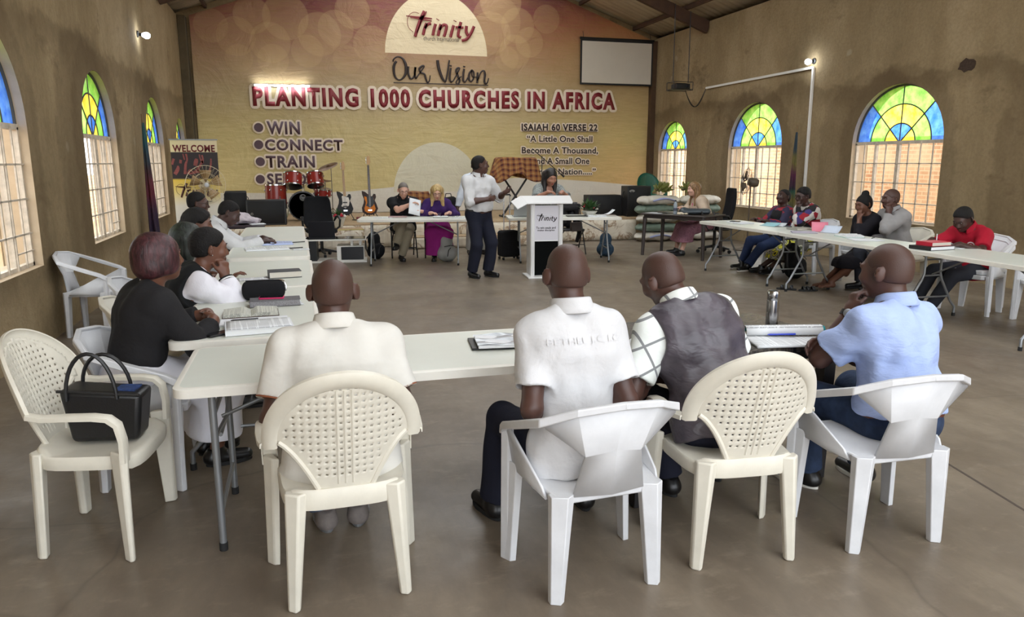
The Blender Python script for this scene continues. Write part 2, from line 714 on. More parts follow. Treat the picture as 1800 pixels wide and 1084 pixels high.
# ---------------------------------------------------------------- windows
def stained(name, col, glow):
    m = NT(name)
    t = m.t
    t.nodes.remove(m.b)
    n = m.noise(7, 4, 0.6, m.mapping((1, 1, 1)))
    c = m.mix(m.ramp(n, [(0.35, (0, 0, 0)), (0.7, (1, 1, 1))]), col, glow)
    tr = m.n('ShaderNodeBsdfTransparent')
    tl = m.n('ShaderNodeBsdfTranslucent')
    m.l(c, tr.inputs[0])
    m.l(c, tl.inputs[0])
    mx = m.n('ShaderNodeMixShader')
    mx.inputs[0].default_value = 0.55
    m.l(tr.outputs[0], mx.inputs[1])
    m.l(tl.outputs[0], mx.inputs[2])
    gl = m.n('ShaderNodeBsdfGlossy')
    gl.inputs['Roughness'].default_value = 0.2
    m2 = m.n('ShaderNodeMixShader')
    m2.inputs[0].default_value = 0.05
    m.l(mx.outputs[0], m2.inputs[1])
    m.l(gl.outputs[0], m2.inputs[2])
    m.l(m2.outputs[0], m.out.inputs[0])
    return m.m


SG = {'green': stained('green_glass', srgb(110, 196, 66), srgb(176, 226, 112)),
      'blue': stained('blue_glass', srgb(50, 108, 222), srgb(110, 166, 244)),
      'yellow': stained('yellow_glass', srgb(226, 200, 48), srgb(246, 234, 112))}
cg = NT('clear_glass')
cg.t.nodes.remove(cg.b)
_t = cg.n('ShaderNodeBsdfTransparent')
_t.inputs[0].default_value = (0.93, 0.91, 0.88, 1)
_g = cg.n('ShaderNodeBsdfGlossy')
_g.inputs['Roughness'].default_value = 0.12
_m = cg.n('ShaderNodeMixShader')
_m.inputs[0].default_value = 0.06
cg.l(_t.outputs[0], _m.inputs[1])
cg.l(_g.outputs[0], _m.inputs[2])
cg.l(_m.outputs[0], cg.out.inputs[0])
CLEAR = cg.m
for s_ in (-1, 1):  # unseen roof openings, added for soft daylight from above
    q = MB()
    xa, xb = RIDGE + s_ * SK0, RIDGE + s_ * SK1
    q.add([(xa, YF, roof_z(xa) + 0.11), (xb, YF, roof_z(xb) + 0.11), (xb, YB, roof_z(xb) + 0.11), (xa, YB, roof_z(xa) + 0.11)], [(0, 1, 2, 3)])
    tag(q.build('ceiling_added_skylight', CLEAR, fix=False), kind='structure')
MFR = mat('window_paint', srgb(206, 194, 176), 0.6, var=0.3, vscale=12)
MFD = mat('window_lead', srgb(74, 74, 70), 0.6)
MSILL = mat('sill_plaster', srgb(196, 176, 148), 0.85, var=0.15, bump=0.2, bscale=30)
MREV = MSILL


def window(num, x, c, w, sgn):
    """frame set back in the opening; x is the inner wall face, sgn points outdoors"""
    root = thing('window_%d' % num, None, None, (x + sgn * 0.095, c, 0), 0, kind='structure')
    e = 0.95

    def P(y, z, t=0.0):
        return (sgn * t, y, z)
    # arched glass: three rings, rays at 45, 90, 135 degrees
    rr = [0.0, 0.33, 0.66, 1.0]
    pat = [('yellow', 'blue'), ('green', 'yellow'), ('blue', 'green')]
    parts = {k: MB() for k in SG}
    for i in range(3):
        for a0, a1, inner in ((0, 45, 0), (45, 90, 1), (90, 135, 1), (135, 180, 0)):
            colr = pat[i][inner]
            ns = 8
            r0, r1 = rr[i] * w, rr[i + 1] * w
            vs = []
            for k in range(ns + 1):
                a = math.radians(a0 + (a1 - a0) * k / ns)
                vs.append(P(r0 * math.cos(a), WSPR + r0 * e * math.sin(a)))
                vs.append(P(r1 * math.cos(a), WSPR + r1 * e * math.sin(a)))
            parts[colr].add(vs, [(2 * k, 2 * k + 1, 2 * k + 3, 2 * k + 2) for k in range(ns)])
    for k, q in parts.items():
        o = q.build('stained_glass', SG[k], root, fix=False)
        o['label'] = k + ' stained glass of the arched fanlight'
    lead = MB()
    for r in (0.33, 0.66, 0.985):
        lead.tube([P(r * w * math.cos(PI * k / 24), WSPR + r * w * e * math.sin(PI * k / 24)) for k in range(25)], 0.010 if r < .9 else 0.02, 6)
    for a in (45, 90, 135):
        a = math.radians(a)
        lead.tube([P(0, WSPR), P(w * math.cos(a), WSPR + w * e * math.sin(a))], 0.010, 6)
    lead.build('fanlight_bars', MFD, root)
    fr = MB()
    zt, zb = WSPR, WSILL
    fr.box(P(0, zt), (0.05, 2 * w, 0.05))
    fr.box(P(0, zb + 0.02), (0.05, 2 * w, 0.04))
    for s in (-1, 1):
        fr.box(P(s * (w - 0.02), (zt + zb) / 2), (0.05, 0.04, zt - zb))
    for yy in (-0.02 * w, 0.50 * w):
        fr.box(P(yy, (zt + zb) / 2), (0.045, 0.035, zt - zb))
    fr.build('window_frame', MFR, root)
    bars = MB()
    for k in range(1, 8):
        yy = -w + 2 * w * k / 8
        bars.box(P(yy, (zt + zb) / 2, -0.03), (0.014, 0.018, zt - zb))
    for k in range(1, 5):
        zz = zb + (zt - zb) * k / 5 if False else zb + (zt - zb) * (k / 4.0) * 0.985
        if k < 4:
            bars.box(P(0, zz, -0.03), (0.014, 2 * w, 0.016))
    bars.box(P(0.75 * w, zb + (zt - zb) * 0.12, -0.03), (0.014, 0.5 * w, 0.012))
    bars.build('burglar_bars', MFR, root)
    gl = MB()
    gl.add([P(-w, zb), P(w, zb), P(w, zt), P(-w, zt)], [(0, 1, 2, 3)])
    gl.build('window_pane', CLEAR, root, fix=False)
    st = MB()
    st.hexa([P(-w, zb - 0.0, 0.20), P(w, zb, 0.20), P(w, zb, -0.094), P(-w, zb, -0.094)],
            [P(-w, zb + 0.012, 0.20), P(w, zb + 0.012, 0.20), P(w, zb + 0.004, -0.097), P(-w, zb + 0.004, -0.097)])
    st.build('window_sill', MSILL, root)
    # light render on the sides of the opening
    rv = MB()
    lp = arch_loop(0, w - 0.003, zb, zt)[1:] + [(-w + 0.003, zb)]
    vs, fs = [], []
    for (yy, zz) in lp:
        vs += [P(yy, zz, -0.094), P(yy, zz, 0.21)]
    fs = [(2 * k, 2 * k + 1, 2 * k + 3, 2 * k + 2) for k in range(len(lp) - 1)]
    rv.add(vs, fs)
    rv.build('window_reveal', MREV, root)
    return root


i = 0
for c, w in zip(LWIN, LW_H):
    i += 1
    window(i, XL, c, w, -1)
for c, w in zip(RWIN, RW_H):
    i += 1
    window(i, XR, c, w, 1)

# ---------------------------------------------------------------- outside the windows
def bricks():
    m = NT('brick_wall')
    b = m.n('ShaderNodeTexBrick')
    b.inputs['Color1'].default_value = srgb(196, 138, 100)
    b.inputs['Color2'].default_value = srgb(222, 172, 130)
    b.inputs['Mortar'].default_value = srgb(236, 214, 184)
    b.inputs['Scale'].default_value = 1.0
    b.inputs['Mortar Size'].default_value = 0.012
    b.inputs['Brick Width'].default_value = 0.24
    b.inputs['Row Height'].default_value = 0.085
    v = m.n('ShaderNodeCombineXYZ')
    x, y, z = m.sep()
    m.l(y, v.inputs[0])
    m.l(z, v.inputs[1])
    m.l(v.outputs[0], b.inputs['Vector'])
    c = m.mix(m.ramp(m.noise(1.5, 4), [(0.35, (0.1,) * 3), (0.65, (0.8,) * 3)]), b.outputs[0], srgb(250, 226, 190))  # pale mix puts the overexposed daylight into the brick colour
    m.base(c)
    m.rough(0.9)
    m.bump(b.outputs[1], -0.5, 0.01)
    return m.m


MBR = bricks()
mb = MB().bx(12.6, 12.85, 0, 26, -0.1, 2.15)
tag(mb.build('wall_yard_right', MBR), kind='structure')
mb = MB().bx(-5.9, -5.65, -2, 26, -0.1, 1.25)
tag(mb.build('wall_yard_left', MBR), kind='structure')
mb = MB()
mb.grid(lambda u, v: (-60 + 120 * u, -40 + 100 * v, -0.06), 2, 2)
tag(mb.build('ground_outside', mat('yard_dust', srgb(206, 172, 136), 0.95, var=0.2, vscale=0.6)), kind='structure')
# ------------------------------------------------------------------ chairs
def lerp(a, b, t):
    return tuple(x + (y - x) * t for x, y in zip(a, b))


def leg_solid(mb, top, bot, ax, wt, wb, dt, db, out):
    """tapered plastic leg with a ridge; ax = direction of the width, out = direction the ridge points to"""
    ax, out = Vector(ax).normalized(), Vector(out).normalized()

    def ring(c, w, d):
        c = Vector(c)
        return [c - ax * w / 2 - out * d * .35, c + ax * w / 2 - out * d * .35, c + ax * w / 2 + out * d * .25,
                c + ax * w * .12 + out * d * .65, c - ax * w / 2 + out * d * .25]
    mid = lerp(top, bot, 0.5)
    r0, r1, r2 = ring(top, wt, dt), ring(mid, (wt * .48 + wb * .52), (dt + db) / 2), ring(bot, wb, db)
    n = 5
    vs = r2 + r1 + r0
    fs = [tuple(range(n))[::-1], tuple(range(2 * n, 3 * n))]
    for k in (0, 1):
        fs += [(k * n + i, k * n + (i + 1) % n, (k + 1) * n + (i + 1) % n, (k + 1) * n + i) for i in range(n)]
    return mb.add(vs, fs)


def facet_chair(loc, rz, label, m, group='angular plastic armchairs'):
    t = thing('plastic_armchair', label, 'chair', loc, rz, group)
    # seat
    q = MB()
    out = [(-.215, -.195), (.215, -.195), (.245, -.02), (.235, .185), (.19, .225), (-.19, .225), (-.235, .185), (-.245, -.02)]
    low = [(x * .97, y * .97) for x, y in out]
    q.hexa([(x, y, .385) for x, y in low], [(x, y, .432 if y > -.1 else .425) for x, y in out])
    q.build('seat', m, t, bevel=.008)
    # back: faceted bow-tie panel
    q = MB()
    V = [(-.145, -.19, .415), (.145, -.19, .415), (-.112, -.222, .58), (.112, -.222, .58), (-.262, -.205, .70), (.262, -.205, .70),
         (-.165, -.262, .775), (.165, -.262, .775), (0, -.245, .60), (0, -.300, .795), (0, -.215, .415), (-.262, -.198, .735), (.262, -.198, .735)]
    F = [(0, 10, 8, 2), (10, 1, 3, 8), (2, 8, 9, 6), (8, 3, 7, 9), (2, 6, 11, 4), (3, 5, 12, 7)]
    q.add(V, F)
    q.build('backrest', m, t, sharp=2, solid=.012, off=0)
    # top rim and arms: one folded band on each side
    for s in (-1, 1):
        q = MB()
        path = [(-s * .005, -.302, .797), (s * .165, -.264, .778), (s * .268, -.195, .735), (s * .285, -.02, .672), (s * .282, .150, .610), (s * .275, .205, .578)]
        wid = [.030, .034, .046, .056, .058, .050]
        vs = []
        for i, (p, w) in enumerate(zip(path, wid)):
            p = Vector(p)
            inn = [Vector((0, 1, 0)), Vector((-s * .35, .93, 0)), Vector((-s * .9, .4, 0)), Vector((-s, 0, 0)), Vector((-s, 0, 0)), Vector((-s, 0, 0))][i].normalized()
            dn = Vector((0, 0, -1))
            h = [.026, .028, .034, .036, .034, .040][i]
            vs += [p - inn * w * .40, p - inn * w * .46 + dn * h, p + inn * w * .30 + dn * h, p + inn * w * .56 + dn * .004]
        n = 4
        fs = [(0, 1, 2, 3)] + [tuple(5 * n + k for k in range(4))[::-1]]
        for i in range(5):
            fs += [(i * n + k, i * n + (k + 1) % n, (i + 1) * n + (k + 1) % n, (i + 1) * n + k) for k in range(n)]
        q.add(vs, fs)
        q.build('armrest', m, t, bevel=.005, sharp=12)
        # triangular side plate rising from the seat to the arm front
        q = MB()
        x = s
        q.add([(x * .232, -.15, .40), (x * .240, -.12, .440), (x * .276, .165, .592), (x * .272, .205, .560), (x * .250, .205, .40)], [(0, 1, 2, 3, 4)])
        q.build('side_plate', m, t, solid=.010, off=0)
        q = MB()
        leg_solid(q, (s * .262, .190, .575), (s * .268, .175, 0.0), (0, 1, 0), .040, .052, .045, .05, (s, .15, 0))
        leg_solid(q, (s * .240, .165, .43), (s * .264, .165, 0.0), (0, 1, 0), .088, .054, .05, .045, (s, .1, 0))
        q.build('leg', m, t, bevel=.003, sharp=15)
        q = MB()
        leg_solid(q, (s * .184, -.178, .425), (s * .205, -.190, 0.0), (1, 0, 0), .092, .056, .06, .045, (0, -1, 0))
        q.build('leg', m, t, bevel=.003, sharp=15)
    return t


def oval_chair(loc, rz, label, m, group='round-backed plastic armchairs'):
    t = thing('plastic_armchair', label, 'chair', loc, rz, group)

    def yb(x, z):
        return -.185 - (z - .45) * .27 + 1.15 * x * x
    # pierced panel on a 9 mm grid
    st = .0088
    nx, nz = 58, 50

    def half(z):
        if z > .66:
            k = (z - .66) / .225
            return .232 * math.sqrt(max(0, 1 - k * k)) if k < 1 else 0
        k = max(0, (.66 - z) / .20)
        return .232 - .142 * (k ** 0.62) if k <= 1 else .088
    q = MB()
    idx = {}
    vs, fs = [], []

    def vid(i, j):
        if (i, j) not in idx:
            x, z = (i - nx / 2) * st, .455 + j * st
            idx[(i, j)] = len(vs)
            vs.append((x, yb(x, z), z))
        return idx[(i, j)]
    for j in range(nz):
        for i in range(nx):
            xc, zc = (i + .5 - nx / 2) * st, .455 + (j + .5) * st
            h = half(zc)
            if abs(xc) > h + .012:
                continue
            ii = i - nx // 2
            if ii % 3 == 1 and j % 3 == 1 and abs(xc) < h - .022 and .50 < zc < .865:
                continue
            fs.append((vid(i, j), vid(i + 1, j), vid(i + 1, j + 1), vid(i, j + 1)))
    q.add(vs, fs)
    pn = q.build('backrest', m, t, solid=.006, off=0, fix=False)
    rb = MB()   # raised ribs down the middle of the panel
    for x in (-.026, 0, .026):
        rb.tube([(x, yb(x, z) - .001, z) for z in np.linspace(.48, .86, 14)], .0055, 6)
    rb.build('panel_rib', m, pn)

    # rim band running over the top
    def rim_pt(a, off):
        ca, sa = math.cos(a), math.sin(a)
        return (.256 + off) * ca, .655 + (.242 + off) * sa
    q = MB()
    path, prof_s, prof_u = [], [], []
    n = 44
    for i in range(n + 1):
        a = -.10 + (PI + .20) * i / n
        x0, z0 = rim_pt(a, 0)
        xo, zo = rim_pt(a, .03)
        path.append((x0, yb(x0, z0), z0))
        d = Vector((xo - x0, yb(xo, zo) - yb(x0, z0), zo - z0)).normalized()
        prof_s.append(d)
        nn = Vector((0, -1, -.27)).normalized()
        prof_u.append((nn - d * nn.dot(d)).normalized())
    prof = [(-.032, .002), (-.026, .010), (.012, .014), (.030, .004), (.032, -.010), (.026, -.010), (.022, -.002), (.008, .004), (-.026, -.002)]
    q.sweep(path, prof, prof_s, prof_u)
    q.build('back_rim', m, t, sharp=50)
    # curved ribs from the seat up to the rim
    for s in (-1, 1):
        q = MB()
        pts = []
        for z in np.linspace(.455, .655, 14):
            x = s * (half(z) + .006)
            pts.append((x, yb(x, z), z))
        q.tube(pts, .0115, 8)
        q.build('back_rib', m, t)
        # arm: flat band from the rim forward, bending down to the front leg
        q = MB()
        P = [(.268, -.152, .640), (.278, -.09, .632), (.284, .0, .634), (.284, .10, .632), (.281, .155, .622), (.277, .188, .590), (.272, .20, .52), (.268, .198, .43)]
        P = [(s * a, b, c) for a, b, c in P]
        sid, ups = [], []
        for i in range(len(P)):
            tt = (Vector(P[min(i + 1, 7)]) - Vector(P[max(i - 1, 0)])).normalized()
            sd = Vector((1, 0, 0))
            sid.append(sd)
            ups.append(tt.cross(sd).normalized() * -1 if tt.cross(sd).z < 0 else tt.cross(sd).normalized())
        for i in range(1, len(P)):
            if ups[i].dot(ups[i - 1]) < 0:
                ups[i] = -ups[i]
        w = [.022, .024, .027, .029, .029, .029, .030, .032]
        profs = [[(-a, -.003), (-a * .96, .004), (-a * .5, .009), (a * .5, .009), (a * .96, .004), (a, -.003), (a, -.013), (a * .86, -.013), (a * .8, -.001), (-a * .8, -.001), (-a * .86, -.013), (-a, -.013)] for a in w]
        q.sweep(P, profs, sid, ups)
        q.build('armrest', m, t, sharp=45)
        q = MB()
        leg_solid(q, (s * .262, .170, .47), (s * .277, .178, 0), (0.35 * s, 1, 0), .080, .048, .05, .045, (s, .2, 0))
        q.build('leg', m, t, bevel=.007, sharp=25)
        q = MB()
        leg_solid(q, (s * .178, -.170, .455), (s * .206, -.185, 0), (1, .15 * s, 0), .080, .046, .055, .045, (0, -1, 0))
        q.build('leg', m, t, bevel=.007, sharp=25)
    # seat: shallow dished slab with a deep apron
    q = MB()

    def so(a):
        ca, sa = math.cos(a), math.sin(a)
        k = 4.2
        r = (abs(ca) ** k + abs(sa) ** k) ** (-1 / k)
        y = r * sa * .215 + .015
        return r * ca * (.242 + .028 * (y + .2) / .4 - .02), y
    rings = [(.0, .428), (.55, .430), (.86, .438), (.97, .442), (1.0, .434), (1.0, .40), (.985, .385), (.95, .385), (.94, .42), (0, .418)]
    n = 40
    vs = []
    for r, z in rings:
        for k in range(n):
            x, y = so(2 * PI * k / n)
            zz = z - (.012 if y > .17 else 0) * (r > .9) + (.022 if y < -.15 else 0) * (r > .8) * (z > .42)
            vs.append((x * r, (y - .015) * r + .015, zz))
    fs = []
    for i in range(len(rings) - 1):
        for k in range(n):
            k2 = (k + 1) % n
            fs.append((i * n + k, i * n + k2, (i + 1) * n + k2, (i + 1) * n + k))
    q.add(vs, fs)
    q.build('seat', m, t, sharp=50)
    return t


W, CR = M['white_plastic'], M['cream_plastic']
CHAIRS = {}
G1, G2 = 'round-backed plastic armchairs', 'angular plastic armchairs'
oc = oval_chair((.11, 2.775, 0), .02, 'cream plastic armchair with pierced oval back under the man in the white polo', CR)
dup(oc, (1.70, 2.60, 0), -.10, 'cream plastic armchair with pierced oval back under the man in the grey waistcoat')
dup(oc, (-.885, 3.44, 0), -PI / 2 - .14, 'cream plastic armchair with pierced oval back holding the black handbag')
fc = facet_chair((1.045, 2.57, 0), .06, 'white angular plastic armchair under the man in the white button shirt', W)
dup(fc, (2.395, 2.55, 0), -.04, 'white angular plastic armchair under the man in the pale blue shirt')
dup(fc, (-.80, 4.09, 0), -PI / 2 - .06, 'white angular plastic armchair under the woman in the white skirt')
dup(fc, (-1.92, 7.85, 0), -PI / 2 - .10, 'empty white angular plastic armchair standing against the left wall')
fcc = facet_chair((-.92, 5.09, 0), -PI / 2 + .05, 'cream angular plastic armchair under the person in the varsity jacket', CR)
dup(fc, (-1.24, 8.80, 0), -PI / 2, 'white plastic armchair under the man in the navy suit')
dup(fc, (-1.06, 5.97, 0), -PI / 2, 'white plastic armchair under the person with straight dark hair')
dup(fc, (-1.04, 6.97, 0), -PI / 2, 'white plastic armchair under the woman with short dark hair in the left row')
dup(fc, (-1.0, 8.15, 0), -PI / 2, 'white plastic armchair under the man in the white shirt and black tie')
# right row
dup(fc, (7.12, 6.35, 0), PI / 2 + .25, 'white plastic armchair under the man in the red shirt, lower one of two')
dup(fc, (7.145, 6.365, .05), PI / 2 + .25, 'white plastic armchair stacked on top of another under the man in the red shirt')
dup(fc, (7.36, 5.62, 0), PI / 2 + .1, 'empty white plastic armchair at the end of the right row of tables')
dup(fcc, (7.46, 7.75, 0), PI / 2, 'cream plastic armchair under the man in the grey blazer')
dup(fc, (7.38, 8.30, 0), PI / 2, 'white plastic armchair under the woman with her hair in a bun')
dup(fc, (7.36, 9.34, 0), PI / 2, 'white plastic armchair under the person in the bold print top')
dup(fc, (7.32, 9.98, 0), PI / 2, 'white plastic armchair under the man leaning back in jeans')


# ------------------------------------------------------------------ tables
def rounded(L, Wd, r, n=6):
    pts = []
    for cx, cy, a0 in ((L / 2 - r, Wd / 2 - r, 0), (-L / 2 + r, Wd / 2 - r, 90), (-L / 2 + r, -Wd / 2 + r, 180), (L / 2 - r, -Wd / 2 + r, 270)):
        for k in range(n + 1):
            a = math.radians(a0 + 90 * k / n)
            pts.append((cx + r * math.cos(a), cy + r * math.sin(a)))
    return pts


def folding_table(loc, rz, L, Wd, H, label, style='bent', group='white folding tables'):
    t = thing('folding_table', label, 'table', loc, rz, group)
    q = MB()
    o = rounded(L, Wd, .06)
    i1 = rounded(L - .036, Wd - .036, .048)
    i2 = rounded(L - .05, Wd - .05, .045)
    n = len(o)
    vs = [(x, y, H - .046) for x, y in i1] + [(x, y, H - .042) for x, y in o] + [(x, y, H - .006) for x, y in o] + [(x, y, H) for x, y in i1] + [(x, y, H - .0015) for x, y in i2]
    fs = []
    for k in range(4):
        fs += [(k * n + i, k * n + (i + 1) % n, (k + 1) * n + (i + 1) % n, (k + 1) * n + i) for i in range(n)]
    fs.append(tuple(range(n))[::-1])
    q.add(vs, fs)
    q.build('table_rim', M['table_rim'], t, sharp=50)
    q = MB()
    q.add([(x, y, H - .0015) for x, y in i2], [tuple(range(n))])
    q.build('tabletop', M['table_top'], t)
    ST = M['steel']
    for s in (-1, 1):
        q = MB()
        xf = s * (L / 2 - (.14 if style == 'straight' else .20))
        capm = []
        for w in (-1, 1):
            if style == 'straight':
                yy = w * (Wd / 2 - .075)
                pts = [(xf, yy, H - .05), (xf, yy, .012)]
            else:
                y0, y1 = w * .10, w * (Wd / 2 - .045)
                pts = [(xf, y0, H - .05), (xf, y0, .47), (xf, y0 + (y1 - y0) * .12, .40), (xf, y0 + (y1 - y0) * .75, .16), (xf, y1, .10), (xf, y1, .012)]
            q.tube(pts, .0135 if style != 'straight' else .0155, 10)
            capm.append((pts[-1][0], pts[-1][1]))
        if style == 'straight':
            q.tube([(xf, -Wd / 2 + .075, .16), (xf, Wd / 2 - .075, .16)], .010, 8)
            q.tube([(xf, -Wd / 2 + .075, .60), (xf, Wd / 2 - .075, .60)], .012, 8)
        else:
            q.tube([(xf, -.23, .22), (xf, .23, .22)], .010, 8)
            q.tube([(xf, -.10, .62), (xf, .10, .62)], .010, 8)
        fr = q.build('leg_frame', ST, t)
        for cx, cy in capm:
            MB().cyl((cx, cy, 0), (cx, cy, .035), .0175).build('foot_cap', M['rubber'], fr)
        q = MB()
        q.tube([(xf, 0, .46 if style != 'straight' else .50), (xf - s * .48, 0, H - .05)], .009, 8)
        if style == 'straight':
            q.tube([(xf, -Wd / 2 + .075, .50), (xf - s * .02, 0, .50), (xf, Wd / 2 - .075, .50)], .009, 8)
        q.tube([(xf, -.10, .45), (xf, .10, .45)], .010, 8)
        q.build('brace', ST, t)
    return t


FT = 'white folding tables'
folding_table((.43, 3.40, 0), -.008, 1.90, .72, .742, 'white folding table in front of the man in the white polo', 'straight')
# column on the left, seen along its length
folding_table((-.29, 4.65, 0), PI / 2, 1.58, .74, .748, 'white folding table under the open bible and the black bag')
folding_table((-.28, 6.21, 0), PI / 2, 1.51, .74, .752, 'white folding table under the thick dark book in the left row')
folding_table((-.29, 7.78, 0), PI / 2, 1.60, .74, .782, 'white folding table under the two open blue-tinted notebooks')
folding_table((-.31, 9.45, 0), PI / 2, 1.74, .74, .782, 'white folding table with an empty top nearest the stage in the left row')
# column on the right
folding_table((6.24, 9.17, 0), PI / 2 + .02, 1.92, .72, .742, 'white folding table in front of the man leaning back in jeans')
folding_table((6.24, 7.31, 0), PI / 2 - .01, 1.76, .72, .742, 'white folding table in front of the man in the grey blazer')
folding_table((6.36, 5.50, 0), PI / 2 - .04, 1.80, .74, .742, 'white folding table under the red book in the right row')
# head tables
folding_table((1.80, 11.98, 0), -.20, 1.78, .72, .742, 'white folding table in front of the man in the black polo and the blonde woman')
folding_table((4.22, 11.66, 0), -.20, 1.86, .72, .742, 'white folding table behind the lectern with the flower bowl')
# ------------------------------------------------------------------ bodies as smooth blended solids
def nv(v):
    v = np.asarray(v, float)
    return v / (np.linalg.norm(v) + 1e-12)


def A3(*v):
    return np.array(v, float)


class Solid:
    """a list of rounded shapes, blended one after another, meshed on a regular grid"""
    def __init__(s):
        s.ops = []
        s.lo = A3(9, 9, 9)
        s.hi = -s.lo

    def _grow(s, c, r):
        s.lo = np.minimum(s.lo, np.asarray(c) - r)
        s.hi = np.maximum(s.hi, np.asarray(c) + r)

    def cone(s, a, b, ra, rb=None, k=.02, ax=None, sx=1.0, op='u', cuts=(), hollow=None):
        a, b = np.asarray(a, float), np.asarray(b, float)
        rb = ra if rb is None else rb
        if op == 'u':
            w = max(ra, rb) / min(sx, 1)
            s._grow(a, w)
            s._grow(b, w)
        axv = None if ax is None else nv(ax)
        if axv is not None:
            b2 = a + (b - a) + axv * np.dot(b - a, axv) * (sx - 1)
        else:
            b2 = b
        ba = b2 - a
        bb = np.dot(ba, ba) + 1e-12

        def f(P):
            q = P - a
            if axv is not None:
                q = q + (q @ axv)[..., None] * axv * (sx - 1)
            h = np.clip((q @ ba) / bb, 0, 1)
            d = np.linalg.norm(q - h[..., None] * ba, axis=-1) - (ra + (rb - ra) * h)
            if hollow is not None:
                c0, c1, r0, r1 = hollow
                bc = c1 - c0
                hh = np.clip(((P - c0) @ bc) / np.dot(bc, bc), 0, 1)
                dd = np.linalg.norm(P - c0 - hh[..., None] * bc, axis=-1) - (r0 + (r1 - r0) * hh)
                d = np.maximum(d, -dd)
            for p, n in cuts:
                d = np.maximum(d, (P - p) @ n)
            return d
        s.ops.append((op, f, k))
        return s

    def ell(s, c, R, r, k=.02, op='u'):
        c, r = np.asarray(c, float), np.asarray(r, float)
        R = np.eye(3) if R is None else R
        if op == 'u':
            s._grow(c, r.max())

        def f(P):
            q = (P - c) @ R
            k0 = np.linalg.norm(q / r, axis=-1)
            k1 = np.linalg.norm(q / (r * r), axis=-1) + 1e-9
            return np.where(k0 < 1e-4, -r.min(), k0 * (k0 - 1) / k1)
        s.ops.append((op, f, k))
        return s

    def cut(s, p, n, k=.004):
        """drop everything on the side n points to"""
        p, n = np.asarray(p, float), nv(n)
        s.ops.append(('i', lambda P: (P - p) @ n, k))
        return s

    def waves(s, amp, freq, seed=0, stretch=(1, 1, 1), mask=None):
        rs = np.random.RandomState(seed)
        dirs = [nv(rs.normal(size=3)) * freq * (0.7 + 0.7 * rs.rand()) for _ in range(6)]
        ph = rs.rand(6) * 6.28
        st = A3(*stretch)

        def f(P):
            q = P * st
            w = 0.25 * np.sin((q @ dirs[0]) * .6 + ph[0])
            t = 0
            for dv, p in zip(dirs[1:], ph[1:]):
                t = t + np.sin(q @ dv + p + 2.2 * w)
            t = t * (amp / 3.0)
            if mask is not None:
                t = t * mask(P)
            return t
        s.ops.append(('w', f, 0))
        return s

    def _apply(s, op, d, e, k):
        if op == 'u':
            if k > 0:
                h = np.maximum(k - np.abs(d - e), 0) / k
                return np.minimum(d, e) - h * h * k * .25
            return np.minimum(d, e)
        if op == 'w':
            return d + e
        if op == 's':
            e = -e
        if k > 0:
            h = np.maximum(k - np.abs(d - e), 0) / k
            return np.maximum(d, e) + h * h * k * .25
        return np.maximum(d, e)

    def mesh(s, h):
        B = 6
        lo = s.lo - 2.5 * h
        nb = np.maximum(1, np.ceil((s.hi - s.lo + 5 * h) / (B * h)).astype(int))
        ctr = [lo[i] + (np.arange(nb[i]) + .5) * B * h for i in range(3)]
        C = np.stack(np.meshgrid(*ctr, indexing='ij'), -1).reshape(-1, 3)
        d = np.full(len(C), 1e3)
        dcs = []
        for op, f, k in s.ops:
            e = f(C)
            dcs.append(e)
            d = s._apply(op, d, e, k)
        hd = .87 * B * h
        act = np.where(np.abs(d) < hd * 1.45 + .012)[0]
        N = nb * B + 1
        F = np.repeat(np.repeat(np.repeat(np.where(d < 0, -1., 1.).reshape(nb), B, 0), B, 1), B, 2)
        F = np.pad(F, ((0, 1), (0, 1), (0, 1)), mode='edge').astype(np.float32)
        loc = np.stack(np.meshgrid(*([np.arange(B + 1)] * 3), indexing='ij'), -1).reshape(-1, 3) * h
        org = C[act] - B * h / 2
        n3 = len(loc)
        D = np.full((len(act), n3), 1e3)
        for (op, f, k), e in zip(s.ops, dcs):
            if op == 'u':
                sel = np.where(e[act] < np.abs(d[act]) + 2 * hd + k + .01)[0]
            elif op == 's':
                sel = np.where(e[act] < hd + k + .01)[0]
            elif op == 'i':
                sel = np.where(e[act] > -hd - k - .01 + np.minimum(0, d[act]) - hd)[0]
            else:
                sel = np.arange(len(act))
            if len(sel) == 0:
                continue
            P = org[sel][:, None, :] + loc[None]
            D[sel] = s._apply(op, D[sel], f(P), k)
        bi = np.stack(np.unravel_index(act, nb), -1) * B
        Dr = D.reshape(-1, B + 1, B + 1, B + 1)
        for (i, j, kk), blk in zip(bi, Dr):
            F[i:i + B + 1, j:j + B + 1, kk:kk + B + 1] = blk
        S = F < 0
        cnt = np.zeros(tuple(N - 1), np.int8)
        for a in (0, 1):
            for b in (0, 1):
                for c in (0, 1):
                    cnt += S[a:N[0] - 1 + a, b:N[1] - 1 + b, c:N[2] - 1 + c]
        cells = np.argwhere((cnt > 0) & (cnt < 8))
        cid = np.full(tuple(N - 1), -1, np.int32)
        cid[tuple(cells.T)] = np.arange(len(cells))
        off = np.array([(a, b, c) for a in (0, 1) for b in (0, 1) for c in (0, 1)])
        val = np.stack([F[tuple((cells + o).T)] for o in off], -1)
        acc = np.zeros((len(cells), 3))
        num = np.zeros(len(cells))
        for p in range(8):
            for q in range(p + 1, 8):
                if np.abs(off[p] - off[q]).sum() != 1:
                    continue
                a, b = val[:, p], val[:, q]
                m = (a < 0) != (b < 0)
                t = np.where(m, a / np.where(m, a - b, 1), 0)
                acc += m[:, None] * (off[p] + t[:, None] * (off[q] - off[p]))
                num += m
        V = lo + (cells + acc / np.maximum(num, 1)[:, None]) * h
        faces = []
